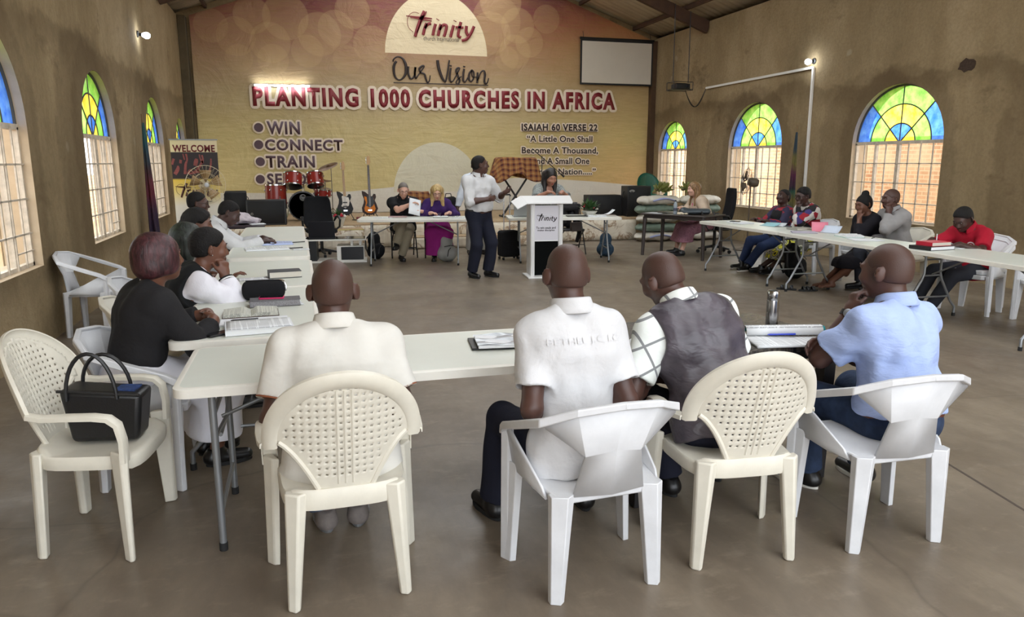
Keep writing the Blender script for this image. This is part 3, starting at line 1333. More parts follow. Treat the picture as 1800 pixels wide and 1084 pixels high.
        for ax in range(3):
            sl0 = [slice(None)] * 3
            sl1 = [slice(None)] * 3
            sl0[ax] = slice(0, -1)
            sl1[ax] = slice(1, None)
            a, b = S[tuple(sl0)], S[tuple(sl1)]
            e = np.argwhere(a != b)
            o1, o2 = [x for x in range(3) if x != ax]
            ok = (e[:, o1] > 0) & (e[:, o2] > 0) & (e[:, o1] < N[o1] - 1) & (e[:, o2] < N[o2] - 1)
            e = e[ok]
            ins = a[tuple(e.T)]
            q = []
            for du, dv in ((-1, -1), (0, -1), (0, 0), (-1, 0)):
                c = e.copy()
                c[:, o1] += du
                c[:, o2] += dv
                q.append(cid[tuple(c.T)])
            q = np.stack(q, -1)
            flip = ins if ax != 1 else ~ins
            q[~flip] = q[~flip][:, ::-1]
            faces.append(q)
        return V, np.concatenate(faces)

    def build(s, name, m, parent, h):
        V, F = s.mesh(h)
        me = bpy.data.meshes.new(name)
        me.vertices.add(len(V))
        me.vertices.foreach_set('co', V.astype(np.float32).ravel())
        me.loops.add(len(F) * 4)
        me.loops.foreach_set('vertex_index', F.astype(np.int32).ravel())
        me.polygons.add(len(F))
        me.polygons.foreach_set('loop_start', (np.arange(len(F)) * 4).astype(np.int32))
        me.polygons.foreach_set('use_smooth', [True] * len(F))
        me.update(calc_edges=True)
        me.validate()
        me.materials.append(m)
        o = bpy.data.objects.new(name, me)
        link(o, parent)
        return o


def Rz(a):
    c, s = math.cos(a), math.sin(a)
    return np.array([[c, -s, 0], [s, c, 0], [0, 0, 1]])


def Rx(a):
    c, s = math.cos(a), math.sin(a)
    return np.array([[1, 0, 0], [0, c, -s], [0, s, c]])


def Ry(a):
    c, s = math.cos(a), math.sin(a)
    return np.array([[c, 0, s], [0, 1, 0], [-s, 0, c]])


D2R = math.pi / 180


def ik(a, t, l1, l2, pole):
    a, t = np.asarray(a, float), np.asarray(t, float)
    v = t - a
    L = np.linalg.norm(v)
    d = v / (L + 1e-9)
    if L > (l1 + l2) * .998:
        L = (l1 + l2) * .998
        t = a + d * L
    x = (l1 * l1 - l2 * l2 + L * L) / (2 * L)
    hgt = math.sqrt(max(0, l1 * l1 - x * x))
    p = np.asarray(pole, float)
    p = p - d * np.dot(p, d)
    return a + d * x + nv(p) * hgt, t


def skin_mat(name, col, dark=.25, rough=.45):
    m = NT(name)
    a = m.noise(7, 4, .6)
    c2 = tuple(x * (1 - dark) for x in col[:3]) + (1,)
    m.base(m.mix(m.ramp(a, [(.35, (0, 0, 0)), (.7, (1, 1, 1))]), col, c2))
    m.rough(rough)
    m.spec(.45)
    m.bump(m.noise(140, 3, .6), .12, .002)
    return m.m


SK = {
    'dark': skin_mat('skin_dark', srgb(84, 57, 49)),
    'deep': skin_mat('skin_deep', srgb(70, 47, 41)),
    'brown': skin_mat('skin_brown', srgb(110, 72, 56)),
    'tan': skin_mat('skin_tan', srgb(168, 120, 98), .15),
    'fair': skin_mat('skin_fair', srgb(214, 168, 148), .12),
}
M['eye_white'] = mat('eye_white', srgb(225, 220, 212), .25)
M['iris'] = mat('iris', srgb(28, 18, 14), .2)
M['hair_black'] = mat('hair_black', srgb(20, 17, 17), .7, bump=.8, bscale=90, bdist=.01, spec=.3)
M['stubble'] = mat('stubble', srgb(74, 52, 45), .5, bump=.25, bscale=220, spec=.4)
M['lips'] = mat('lips', srgb(110, 52, 48), .45)


def hair_strands(name, c1, c2, stretch=(60, 60, 4), rough=.45):
    m = NT(name)
    n = m.noise(1.0, 4, .6, m.mapping(stretch), .4)
    m.base(m.mix(m.ramp(n, [(.35, (0, 0, 0)), (.65, (1, 1, 1))]), c1, c2))
    m.rough(rough)
    m.spec(.4)
    m.bump(n, .8, .006)
    return m.m


def cloth(name, col, rough=.85, wr=.25, scale=14, var=.05, sheen=0., stretch=(1, 1, 1), weave=420):
    m = NT(name)
    v = m.mapping(stretch)
    n1 = m.noise(scale, 3, .5, v, .25)
    n2 = m.noise(weave, 2, .5)
    c2 = tuple(x * (1 - var) for x in col[:3]) + (1,)
    m.base(m.mix(m.ramp(n1, [(.4, (0, 0, 0)), (.65, (1, 1, 1))]), col, c2))
    m.rough(rough)
    m.spec(.25)
    if sheen:
        m.b.inputs['Sheen Weight'].default_value = sheen
    m.bump(m.math('ADD', n1, m.math('MULTIPLY', n2, .06)), wr, .02)
    return m.m


def head_frame(yaw, pitch, roll=0):
    return Rz(yaw * D2R) @ Rx(-pitch * D2R) @ Ry(roll * D2R)


def hand(sd, W, d, n, right, curl=.5, s=1.0, spread=.12, thumb=.6, k=.005):
    """palm with four jointed fingers of their own lengths and a thumb from the side of the palm"""
    d, n = nv(d), np.asarray(n, float)
    n = nv(n - d * np.dot(n, d))
    side = np.cross(d, n) * (1 if right else -1)          # towards the thumb
    sd.cone(W, W + d * .03 * s, .024 * s, .023 * s, .02, ax=side, sx=.82)
    sd.cone(W + d * .03 * s, W + d * .082 * s, .0150 * s, .0145 * s, .016, ax=side, sx=.40)
    base = [(.031, .088, .064, .0088), (.0105, .093, .073, .0092), (-.0105, .090, .068, .0088), (-.030, .082, .053, .0078)]
    for i, (u, v, L, r) in enumerate(base):
        c = curl[i] if isinstance(curl, (list, tuple)) else curl * (1 + .08 * i)
        p = W + d * v * s + side * u * s
        a = spread * (1.5 - i)
        dd = nv(d + side * a * .35)
        for j, fr in enumerate((.45, .31, .24)):
            ang = c * (.75, .95, .6)[j]
            nn = nv(n - dd * np.dot(n, dd))
            dd2 = nv(dd * math.cos(ang) + nn * math.sin(ang))
            n = nv(n)
            q = p + dd2 * L * fr * s
            sd.cone(p, q, r * s * (1, .94, .86)[j], r * s * (.95, .87, .72)[j], k if j else .010)
            nn = nv(nn * math.cos(ang) - dd * math.sin(ang))
            p, dd = q, dd2
            n_f = nn
            n = nn if False else n
    tb = W + d * .028 * s + side * .028 * s
    td = nv(d * .72 + side * .62 + n * (.15 + .45 * thumb))
    p1 = tb + td * .034 * s
    td2 = nv(td * .8 + d * .35 + n * .25 * thumb - side * .25 * thumb)
    p2 = p1 + td2 * .030 * s
    sd.cone(W + d * .02 * s + side * .012 * s, p1, .0155 * s, .0115 * s, .014)
    sd.cone(p1, p2, .0108 * s, .0085 * s, .005)


PEOPLE = []


def person(label, loc, rz, skin='dark', S=1.0, fat=1.0, seat=.43, stand=False, lean=8, side=0, twist=0, slump=0., female=False,
           head=(0, 5, 0), neck_fwd=0., pelvis_dy=0., arms=None, feet=None, knees=None, sink=0., h=.0085, hair=None, face=True, hs=1.0,
           top=None, bottom=None, shoes=None, extras=None, cat='person', group=None, belly=0., wide=1.0):
    t = thing('person', label, cat, (loc[0], loc[1], 0), rz, group)
    RW = Rz(-rz)

    def L(p):
        p = np.asarray(p, float)
        return RW @ (p - A3(loc[0], loc[1], 0))
    skm = SK[skin]
    J = {}
    P0 = A3(0, pelvis_dy, (seat + .095 * S - sink) if not stand else .905 * S)
    R0 = Rz(0)
    Rl = Rz(twist * .4 * D2R) @ Ry(side * .6 * D2R) @ Rx(-lean * .65 * D2R)
    Ru = Rz(twist * D2R) @ Ry(side * D2R) @ Rx(-(lean * 1.15 + slump * .5) * D2R)
    P1 = P0 + Rl @ A3(0, 0, .165 * S)
    P2 = P1 + Ru @ A3(0, 0, .185 * S)
    P3 = P2 + Rz(twist * D2R) @ Ry(side * D2R) @ Rx(-(lean * 1.3 + slump) * D2R) @ A3(0, 0, .135 * S)
    nk = nv(Ru @ A3(0, .25 + neck_fwd, 1) * .6 + A3(0, 0, .4))
    HR = head_frame(*head)
    HB = P3 + nk * .085 * S
    HC = HB + HR @ A3(0, .022, .085) * hs
    sw = (.160 if female else .176) * S * (1 + (fat - 1) * .5) * wide
    shz = -.058 * S
    SHL, SHR = P3 + Ru @ A3(-sw, .005, shz), P3 + Ru @ A3(sw, .005, shz)
    hw = .092 * S
    HPL, HPR = P0 + A3(-hw, 0, -.015), P0 + A3(hw, 0, -.015)
    th, shk = .43 * S, .405 * S
    ua, fa = .285 * S, .25 * S
    feet = feet or {}
    fL = feet.get('l', A3(-.12, pelvis_dy + (.40 if not stand else .0), 0))
    fR = feet.get('r', A3(.12, pelvis_dy + (.40 if not stand else .0), 0))
    if 'wl' in feet:
        fL = L(feet['wl'])
    if 'wr' in feet:
        fR = L(feet['wr'])
    ank = .085 * S
    kp = knees or {}
    KL, AL = ik(HPL, np.asarray(fL, float) + A3(0, 0, ank), th, shk, kp.get('l', (-.15, 1, .6)))
    KR, AR = ik(HPR, np.asarray(fR, float) + A3(0, 0, ank), th, shk, kp.get('r', (.15, 1, .6)))
    tdl, tdr = feet.get('dl', (-.15, 1, 0)), feet.get('dr', (.15, 1, 0))
    arms = arms or {}
    AD = {}
    for sd_, SH in (('l', SHL), ('r', SHR)):
        sg = -1 if sd_ == 'l' else 1
        a = arms.get(sd_, {})
        if 'w' in a:
            tg = L(a['w'])
        elif 'h' in a:
            tg = HC + HR @ (np.asarray(a['h'], float) * hs)
        else:
            tg = np.asarray(a.get('p', (sg * .10, pelvis_dy + .26, seat + .20)), float)
        pole = np.asarray(a.get('pole', (sg * .6, -.5, -.6)), float)
        E, Wp = ik(SH, tg, ua, fa, pole)
        fd = nv(Wp - E)
        if 'hdw' in a:
            hd = RW @ np.asarray(a['hdw'], float)
        elif 'hdh' in a:
            hd = HR @ np.asarray(a['hdh'], float)
        else:
            hd = np.asarray(a.get('hd', fd), float)
        if 'hnw' in a:
            hn = RW @ np.asarray(a['hnw'], float)
        elif 'hnh' in a:
            hn = HR @ np.asarray(a['hnh'], float)
        else:
            hn = np.asarray(a.get('hn', (0, 0, -1)), float)
        AD[sd_] = (SH, E, Wp, nv(hd), hn, a.get('curl', .45), sg)
    f = fat
    wd = .158 * S * f

    def torso(sd, e, bust=0.0, k=.05):
        ax0, axu = Rl @ A3(1, 0, 0), Ru @ A3(1, 0, 0)
        if not stand:
            sd.ell(P0 + A3(0, -.012, -.005), None, A3(.172 * S * (.5 + .5 * f) + e, .122 * S * f + e, .105 * S + e), k)
        else:
            sd.ell(P0 + A3(0, -.015, -.01), None, A3(.162 * S * (.5 + .5 * f) + e, .118 * S * f + e, .12 * S + e), k)
        r0, r1, r2 = .110 * S * f + e, .100 * S * f + e, .112 * S * (.6 + .4 * f) + e
        sd.cone(P0 + Rl @ A3(0, 0, .02), P1, r0, r1, k, ax=ax0, sx=.72 if not female else .76)
        sd.cone(P1, P2, r1, r2, k, ax=axu, sx=.70)
        sd.cone(P2, P3 + Ru @ A3(0, -.004, -.062 * S), r2, .075 * S + e, k, ax=axu, sx=.60)
        sd.cone(P3 + Ru @ A3(-sw * .90, .005, shz - .004), P3 + Ru @ A3(sw * .90, .005, shz - .004), .056 * S + e, None, .045)
        for sg in (-1, 1):
            sd.cone(P3 + Ru @ A3(sg * .03, -.005, .028 * S), P3 + Ru @ A3(sg * sw * .86, 0, shz + .012), .042 * S + e * .8, .046 * S + e * .8, .04)
            # shoulder blades / lats
            sd.ell(P2 + Ru @ A3(sg * .085 * S, -.045 * S, .03 * S), Ru, A3(.085 * S + e, .06 * S + e, .12 * S + e), .05)
        if belly:
            sd.ell(P0 + Rl @ A3(0, .05 + belly * .5, .12), Rl, A3(.14 * f + e, .09 + belly + e, .13 + e), .06)
        if female:
            for sg in (-1, 1):
                sd.ell(P2 + Ru @ A3(sg * .075, .088, -.02), Ru, A3(.066 + e, .058 + e, .066 + e), .04)
        return sd

    def arm(sd, key, e, upto=2.0, e2=None, k=.02, hol=False):
        SH, E, Wp, hd, hn, curl, sg = AD[key]
        e2 = e if e2 is None else e2
        g = .5 + .5 * f
        ru0, ru1, rf1 = .054 * S * g, .042 * S * g, .0285 * S
        if upto >= 1:
            sd.ell(SH, None, A3(1, 1, 1) * (.058 * S * g + e), .035)
            sd.cone(SH, E, ru0 + e, ru1 + e, .03)
            end = E + (Wp - E) * min(1, upto - 1)
            if upto > 1:
                q = E + (Wp - E) * .32
                rr = .0435 * S * g
                rend = rr + (rf1 - rr) * max(0, (upto - 1 - .32) / .68)
                if upto - 1 <= .32:
                    sd.cone(E, end, ru1 + e, rr + e2, .02)
                else:
                    sd.cone(E, q, ru1 + e, rr + e2, .02)
                    dv = nv(Wp - E)
                    sd.cone(q, end, rr + e2, rend + e2, .02, cuts=[(end, dv)] if e > 0 else ())
        else:
            end = SH + (E - SH) * upto
            dv = nv(E - SH)
            sd.ell(SH, None, A3(1, 1, 1) * (.058 * S * g + e), .035)
            r0, r1 = ru0 + e, ru1 + e2
            far = SH + (E - SH) * (upto + .12)
            hl = (end - dv * .03, end + dv * .05, r1 - .019, r1 - .017) if hol else None
            sd.cone(SH, far, r0, r1, .03, cuts=[(end, dv)], hollow=hl)
        return sd

    def leg(sd, key, e, e2=None, k=.03, upto=1.0, straight=False):
        e2 = e if e2 is None else e2
        H, K, A = (HPL, KL, AL) if key == 'l' else (HPR, KR, AR)
        g = .6 + .4 * f
        sd.cone(H, K, .086 * S * g + e, .056 * S * g + e2, .05)
        end = K + (A - K) * upto
        if straight:
            sd.cone(K, end, .056 * S * g + e2, .050 * S + e2, .02, cuts=[(end, nv(A - K))])
        else:
            sd.cone(K, end, .054 * S * g + e2, (.036 + (1 - upto) * .012) * S + e2, .02, cuts=[(end, nv(A - K))] if e2 > .003 else ())
        if not straight:
            bk = nv(np.cross(np.cross(K - H, A - K), A - K))
            c = K + (A - K) * .3
            if e2 < .006:
                sd.ell(c - nv(A3(0, 1, 0)) * .012, None, A3(.046, .05, .09) * S, .03)
        return sd

    # ---- the body itself
    b = Solid()
    torso(b, 0)
    for key in 'lr':
        leg(b, key, 0, k=.03)
        arm(b, key, 0)
    b.cone(P3 + Ru @ A3(0, -.012, -.03), HB + HR @ A3(0, .0, .03), .060 * S, .053 * (1 if not female else .9), .035)
    Hc = lambda x, y, z: HC + HR @ (A3(x, y, z) * hs)
    q = hs
    b.ell(Hc(0, -.012, .032), HR, A3(.077, .099, .090) * q, .03)
    b.ell(Hc(0, .022, -.035), HR, A3(.066, .076, .086) * q, .03)
    b.ell(Hc(0, .066, -.090), HR, A3(.034, .028, .026) * q, .03)
    if face:
        b.ell(Hc(0, .078, -.002), HR, A3(.056, .022, .052) * q, .03)
        for sg in (-1, 1):
            b.ell(Hc(sg * .034, .100, .010), HR, A3(.019, .013, .013) * q, .012, op='s')
            b.ell(Hc(sg * .043, .074, -.026), HR, A3(.024, .022, .022) * q, .02)
            b.cone(Hc(sg * .014, .097, .031), Hc(sg * .046, .088, .030), .009 * q, .008 * q, .012)
        b.cone(Hc(0, .094, .018), Hc(0, .114, -.026), .0085 * q, .0145 * q, .012)
        for sg in (-1, 1):
            b.ell(Hc(sg * .014, .104, -.030), HR, A3(.012, .012, .010) * q, .008)
        b.ell(Hc(0, .096, -.058), HR, A3(.025, .014, .0085) * q, .006)
        b.ell(Hc(0, .092, -.072), HR, A3(.022, .014, .0085) * q, .006)
    for sg in (-1, 1):
        RE = HR @ Rz(sg * -.65) @ Rx(.15)
        b.ell(Hc(sg * .089, -.012, -.004), RE, A3(.010, .023, .035) * q, .008)
        b.ell(Hc(sg * .090, -.002, -.002), RE, A3(.006, .012, .020) * q, .006, op='s')
        b.ell(Hc(sg * .079, -.002, -.030), RE, A3(.008, .009, .010) * q, .008)
    for key in 'lr':
        SH, E, Wp, hd, hn, curl, sg = AD[key]
        hand(b, Wp, hd, hn, key == 'r', curl, S * (.92 if female else 1.0))
    bare = shoes is None or shoes.get('bare')
    for K, A, fd, ff in ((KL, AL, tdl, fL), (KR, AR, tdr, fR)):
        fd = nv(fd)
        if bare:
            b.cone(A - A3(0, 0, .045), A - A3(0, 0, .062) + fd * .15 * S, .033, .024, .03, ax=np.cross(fd, A3(0, 0, 1)), sx=.72)
            b.ell(A - A3(0, 0, .05) - fd * .035, None, A3(.032, .035, .032), .02)
            sdv = np.cross(fd, A3(0, 0, 1))
            for i in range(5):
                u = (-.030 + .015 * i)
                b.cone(A - A3(0, 0, .068) + fd * .14 * S + sdv * u, A - A3(0, 0, .07) + fd * (.18 - .012 * abs(i - 1.5)) * S + sdv * u, .0105, .009, .006)
        else:
            b.cone(A - A3(0, 0, .03), A - A3(0, 0, .05) + fd * .13 * S, .030, .022, .03)
    body = b.build('body', skm, t, h)

    # ---- eyes, brows
    if face:
        for sg in (-1, 1):
            e = MB().ell(tuple(Hc(sg * .033, .0795, .009)), (.0125 * q,) * 3, 10, 8).build('eye', M['eye_white'], t)
            pc = Hc(sg * .033, .0795, .009) + HR @ A3(0, .0095, -.0015) * q
            MB().ell(tuple(pc), (.0058 * q,) * 3, 8, 6).build('iris', M['iris'], e)
            bm_ = MB().tube([tuple(Hc(sg * x, y, z)) for x, y, z in ((.016, .104, .034), (.032, .102, .040), (.050, .090, .036))], [.0028, .0034, .002], 6)
            bm_.build('eyebrow', (hair or {}).get('m', M['hair_black']), t)
        if female or skin in ('dark', 'deep', 'brown'):
            lp = Solid()
            lp.ell(Hc(0, .098, -.0585), HR, A3(.022, .0135, .0065) * q, .004)
            lp.ell(Hc(0, .0945, -.071), HR, A3(.019, .0135, .0072) * q, .004)
            lp.build('lips', (hair or {}).get('lip', M['lips']), t, max(.005, h * .6))

    # ---- hair
    if hair:
        hm = hair.get('m', M['hair_black'])
        st = hair['style']
        hd = Solid()
        e = hair.get('e', .006)
        if st in ('short', 'stubble', 'balding', 'fade'):
            hd.ell(Hc(0, -.012, .032), HR, (A3(.077, .099, .090) + e) * q, 0)
            hd.ell(Hc(0, -.030, -.02), HR, (A3(.070, .068, .065) + e * .5) * q, .03)
            zf = hair.get('front', .060)
            hd.cut(Hc(0, .082, zf), HR @ A3(0, .72, -.70), .034 if e > .004 else .01)
            hd.cut(Hc(0, -.05, hair.get('nape', -.052)), HR @ A3(0, .15, -1), .01)
            for sg in (-1, 1):
                hd.ell(Hc(sg * .095, .012, -.012), HR, A3(.03, .034, .045) * q, .01, op='s')
            if hair.get('rough'):
                hd.waves(hair['rough'], 120, 3)
        elif st == 'bob':
            hd.ell(Hc(0, -.016, .030), HR, A3(.100, .122, .112) * q, 0)
            hd.ell(Hc(0, -.045, -.045), HR, A3(.098, .085, .075) * q, .04)
            for sg in (-1, 1):
                hd.ell(Hc(sg * .07, .03, -.01), HR, A3(.034, .05, .075) * q, .03)
            hd.ell(Hc(0, .085, -.045), HR, A3(.062, .06, .085) * q, .02, op='s')
            hd.cut(Hc(0, -.05, -.098), HR @ A3(0, .25, -1), .02)
            hd.waves(.003, 55, 5, (1, 1, .5))
        elif st == 'bun':
            hd.ell(Hc(0, -.012, .032), HR, (A3(.077, .099, .090) + .010) * q, 0)
            hd.ell(Hc(0, -.035, -.02), HR, A3(.074, .074, .068) * q, .03)
            hd.cut(Hc(0, .082, .055), HR @ A3(0, .75, -.66), .01)
            hd.ell(Hc(*hair.get('bun', (0, -.045, .135))), HR, A3(.048, .048, .042) * q, .02)
        elif st in ('long', 'straight'):
            ln = hair.get('len', .26)
            hd.ell(Hc(0, -.014, .034), HR, (A3(.077, .099, .090) + .014) * q, 0)
            dn = hair.get('down', A3(0, 0, -1))
            for sg in (-1, 1):
                a = Hc(sg * .058, -.028, .02)
                m_ = Hc(sg * .082, -.012, -.085)
                e_ = m_ + nv(A3(0, 0, -1) + np.asarray(hair.get('sway', (0, 0, 0)))) * (ln - .11) + HR @ A3(sg * .012, hair.get('fwd', .02), 0)
                hd.cone(a, m_, .052 * q, .036 * q, .04)
                hd.cone(m_, e_, .036 * q, hair.get('tip', .024) * q, .03)
            a = Hc(0, -.062, .01)
            e_ = Hc(0, -.085, -.07) + A3(0, 0, -1) * (ln - .12)
            hd.cone(a, e_, .062 * q, .04 * q, .05, ax=HR @ A3(1, 0, 0), sx=.62)
            hd.cut(Hc(0, .080, .070), HR @ A3(0, .86, -.5), .012) if False else None
            hd.ell(Hc(0, .088, -.026), HR, A3(.054, .050, .088) * q, .015, op='s')
            hd.waves(.004, 60, 9, (1, 1, .35))
        ho = hd.build('hair', hm, t, h if st not in ('stubble',) else min(h, .0065))
        if hair.get('label'):
            ho['label'] = hair['label']

    # ---- clothes
    if bottom:
        c = Solid()
        e = bottom.get('e', .012)
        if bottom['kind'] in ('trousers', 'jeans'):
            torso_top = P0 + Rl @ A3(0, 0, bottom.get('rise', .07))
            if not stand:
                c.ell(P0 + A3(0, -.012, -.005), None, A3(.172 * S * (.5 + .5 * f) + e, .122 * S * f + e, .105 * S + e), .05)
            else:
                c.ell(P0 + A3(0, -.015, -.01), None, A3(.162 * S * (.5 + .5 * f) + e, .118 * S * f + e, .12 * S + e), .05)
            c.cone(P0 + Rl @ A3(0, 0, .0), P1, .112 * S * f + e, .102 * S * f + e, .05, ax=Rl @ A3(1, 0, 0), sx=.72)
            c.cut(torso_top, Rl @ A3(0, 0, 1), .004)
            for key in 'lr':
                leg(c, key, e, bottom.get('e2', e + .006), upto=bottom.get('upto', .97), straight=True)
            c.waves(bottom.get('wr', .005), 34, 11)
        else:   # skirt or dress
            if bottom['kind'] == 'skirt':
                c.ell(P0 + A3(0, -.012, -.005), None, A3(.185 * S * (.5 + .5 * f) + e, .130 * S * f + e, .115 * S + e), .05)
                c.cone(P0, P1, .112 * S * f + e, .100 * S * f + e, .05, ax=Rl @ A3(1, 0, 0), sx=.72)
                c.cut(P0 + Rl @ A3(0, 0, bottom.get('rise', .10)), Rl @ A3(0, 0, 1), .004)
            zh = bottom.get('hem', .25)
            if stand:
                fl = bottom.get('flare', .20)
                c.cone(P0, A3(0, P0[1], zh), .135 * S * f + e, fl, .06, ax=A3(1, 0, 0), sx=.8)
            else:
                for H, K, A in ((HPL, KL, AL), (HPR, KR, AR)):
                    c.cone(H, K, .095 * S + e, .075 * S + e, .08)
                km = (KL + KR) / 2
                c.cone(P0, km, .095 * S + e, .07 * S + e, .08)
                am = (AL + AR) / 2
                fl = bottom.get('flare', .12)
                drop = bottom.get('drop', (0, 0, 0))
                for K, A in ((KL, AL), (KR, AR), (km, am)):
                    z0 = K[2]
                    tt = (z0 - zh) / max(1e-3, z0 - A[2])
                    end = K + (A - K) * tt + np.asarray(drop, float)
                    c.cone(K, end, .072 * S + e, fl, .09)
            c.waves(bottom.get('wr', .010), 30, 21, (1, 1, .35))
            c.cut(A3(0, 0, zh), A3(0, 0, -1), .006)
        o = c.build('trousers' if bottom['kind'] in ('trousers', 'jeans') else 'skirt', bottom['m'], t, h)
        if bottom.get('label'):
            o['label'] = bottom['label']
        if bottom.get('belt'):
            bt = Solid()
            pz = P0 + Rl @ A3(0, 0, bottom.get('rise', .07) - .018)
            bt.cone(P0, P1, .112 * S * f + e + .006, .102 * S * f + e + .006, 0, ax=Rl @ A3(1, 0, 0), sx=.72)
            bt.ell(P0 + A3(0, -.012, -.005), None, A3(.172 * S * (.5 + .5 * f) + e, .122 * S * f + e, .105 * S + e) + .005, .05)
            bt.cut(pz + Rl @ A3(0, 0, .018), Rl @ A3(0, 0, 1), 0)
            bt.cut(pz - Rl @ A3(0, 0, .018), Rl @ A3(0, 0, -1), 0)
            bt.build('belt', bottom['belt'], t, h)

    def garment(g, name):
        c = Solid()
        e = g.get('e', .014)
        torso(c, e)
        hem = g.get('hem', -.05)
        lo = P0 + Rl @ A3(0, 0, hem)
        if hem < .02:
            c.cone(P0 + Rl @ A3(0, -.005, .03), P0 + Rl @ A3(0, -.012, -.06), .118 * S * f + e, .130 * S * f + e + g.get('flare', 0), .05, ax=Rl @ A3(1, 0, 0), sx=.70)
        if g.get('rumple'):
            c.cone(P0 + Rl @ A3(0, -.02, .07), P0 + Rl @ A3(0, -.025, .02), .112 * S * f + e + g['rumple'], .116 * S * f + e + g['rumple'], .05, ax=Rl @ A3(1, 0, 0), sx=.70)
        c.cut(P3 + nk * (.040 + g.get('neck', 0)) * S, nv(nk + Ru @ A3(0, g.get('vneck', .35), 0)), .006)
        for p, n in g.get('cuts', ()):
            c.cut(P2 + Ru @ np.asarray(p, float), Ru @ np.asarray(n, float), .006)
        if g.get('armhole'):
            for SH, sg in ((SHL, -1), (SHR, 1)):
                c.ell(SH + Ru @ A3(sg * .055, 0, -.03), Ru, A3(.062, .13, .115), .01, op='s')
        c.cut(lo, Rl @ A3(0, -.12 if hem < 0 else 0, -1), .004)
        sl = g.get('sleeve', .6)
        if isinstance(sl, (int, float)):
            sl = {'l': sl, 'r': sl}
        for key in 'lr':
            if sl[key] > 0:
                arm(c, key, g.get('es', e + .004), sl[key], g.get('es2'), hol=g.get('hollow', h < .0075))
        c.waves(g.get('wr', .004), g.get('wf', 42), g.get('seed', 1), (1, 1, 1.4))
        o = c.build(name, g['m'], t, h)
        if g.get('label'):
            o['label'] = g['label']
        if g.get('collar'):
            r = .0675 * S
            up = nv(nk * .8 + Ru @ A3(0, -.15, .5))
            a = P3 + Ru @ A3(0, -.002, .004) + up * .026
            fw = Ru @ A3(0, 1, 0)
            fw = nv(fw - up * np.dot(fw, up))
            sd = np.cross(fw, up)
            prof = [(-.003, -.012), (-.002, .022), (.000, .044), (.004, .050), (.010, .047), (.018, .022), (.026, -.002), (.024, -.010)]
            q_ = MB()

            def cpt(u, v):
                an = math.radians(112) + math.radians(316) * u
                i_ = min(int(v * 7), 6)
                w_ = v * 7 - i_
                rr = prof[i_][0] + (prof[i_ + 1][0] - prof[i_][0]) * w_
                hh = prof[i_][1] + (prof[i_ + 1][1] - prof[i_][1]) * w_
                fr = math.sin(an)
                hh = hh - .020 * max(0, fr) + .006 * max(0, -fr)
                return tuple(a + (sd * math.cos(an) + fw * (math.sin(an) * 1.04)) * (r + rr) + up * hh)
            q_.grid(cpt, 40, 14)
            q_.build('collar', g.get('cm', g['m']), t, solid=.003, off=0, sharp=60)
        for key in 'lr':
            if g.get('cuff') is not None:
                SH, E, Wp, hd, hn, curl, sg = AD[key]
                u = sl[key]
                if u >= 1:
                    p = E + (Wp - E) * (u - 1)
                    dv = nv(Wp - E)
                    rr = (.0435 + (.0285 - .0435) * max(0, (u - 1 - .32) / .68)) * S + g.get('es2', g.get('es', e + .004))
                else:
                    p = SH + (E - SH) * u
                    dv = nv(E - SH)
                    rr = None
                    gg = .5 + .5 * f
                    ru0, ru1 = .054 * S * gg + g.get('es', e + .004), .042 * S * gg + (g.get('es2') or g.get('es', e + .004))
                    rr = ru0 + (ru1 - ru0) * (u / (u + .12))
                w = g.get('cuffw', .012)
                MB().lathe([(rr - .006, -w), (rr + .0035, -w), (rr + .0035, .001), (rr - .006, .001)], 28, tuple(p), tuple(dv)).build('sleeve_trim', g['cuff'], t)
        return o

    if top:
        for i, g in enumerate(top if isinstance(top, list) else [top]):
            garment(g, g.get('name', 'shirt'))
    # ---- shoes
    if shoes and not shoes.get('bare'):
        for K, A, fd in ((KL, AL, tdl), (KR, AR, tdr)):
            fd = nv(fd)
            sdv = np.cross(fd, A3(0, 0, 1))
            base = A - A3(0, 0, ank)
            c = Solid()
            tilt = A3(0, 0, 0)
            c.cone(base + A3(0, 0, .045) - fd * .03, base + A3(0, 0, .034) + fd * .16 * S, .042, .033, .02, ax=sdv, sx=.95)
            c.cone(base + A3(0, 0, .05) - fd * .015, base + A3(0, 0, .095 if not shoes.get('boot') else .14), .040, .043, .03)
            c.cut(base + A3(0, 0, .014), A3(0, 0, -1), .003)
            c.cut(base + A3(0, 0, .105 if not shoes.get('boot') else .15), nv(A3(0, 0, 1) - fd * .25), .003)
            so = c.build('shoe', shoes['m'], t, min(h, .008))
            q_ = MB()
            pts = []
            for k in range(20):
                a = 2 * PI * k / 20
                x = .126 * math.cos(a)
                wv = (.040 if x < .02 else .046) * math.sin(a)
                pts.append(base + fd * (.064 + x) * S + sdv * wv)
            q_.hexa([tuple(p) for p in pts], [tuple(p + A3(0, 0, .022)) for p in pts])
            q_.build('sole', shoes.get('sole', M['rubber']), so, bevel=.003)
    J.update(P0=P0, P1=P1, P2=P2, P3=P3, HC=HC, HR=HR, Hc=Hc, Ru=Ru, Rl=Rl, AD=AD, KL=KL, KR=KR, AL=AL, AR=AR, t=t, nk=nk, S=S, q=q)
    if extras:
        extras(J)
    PEOPLE.append((t, J))
    return t, J


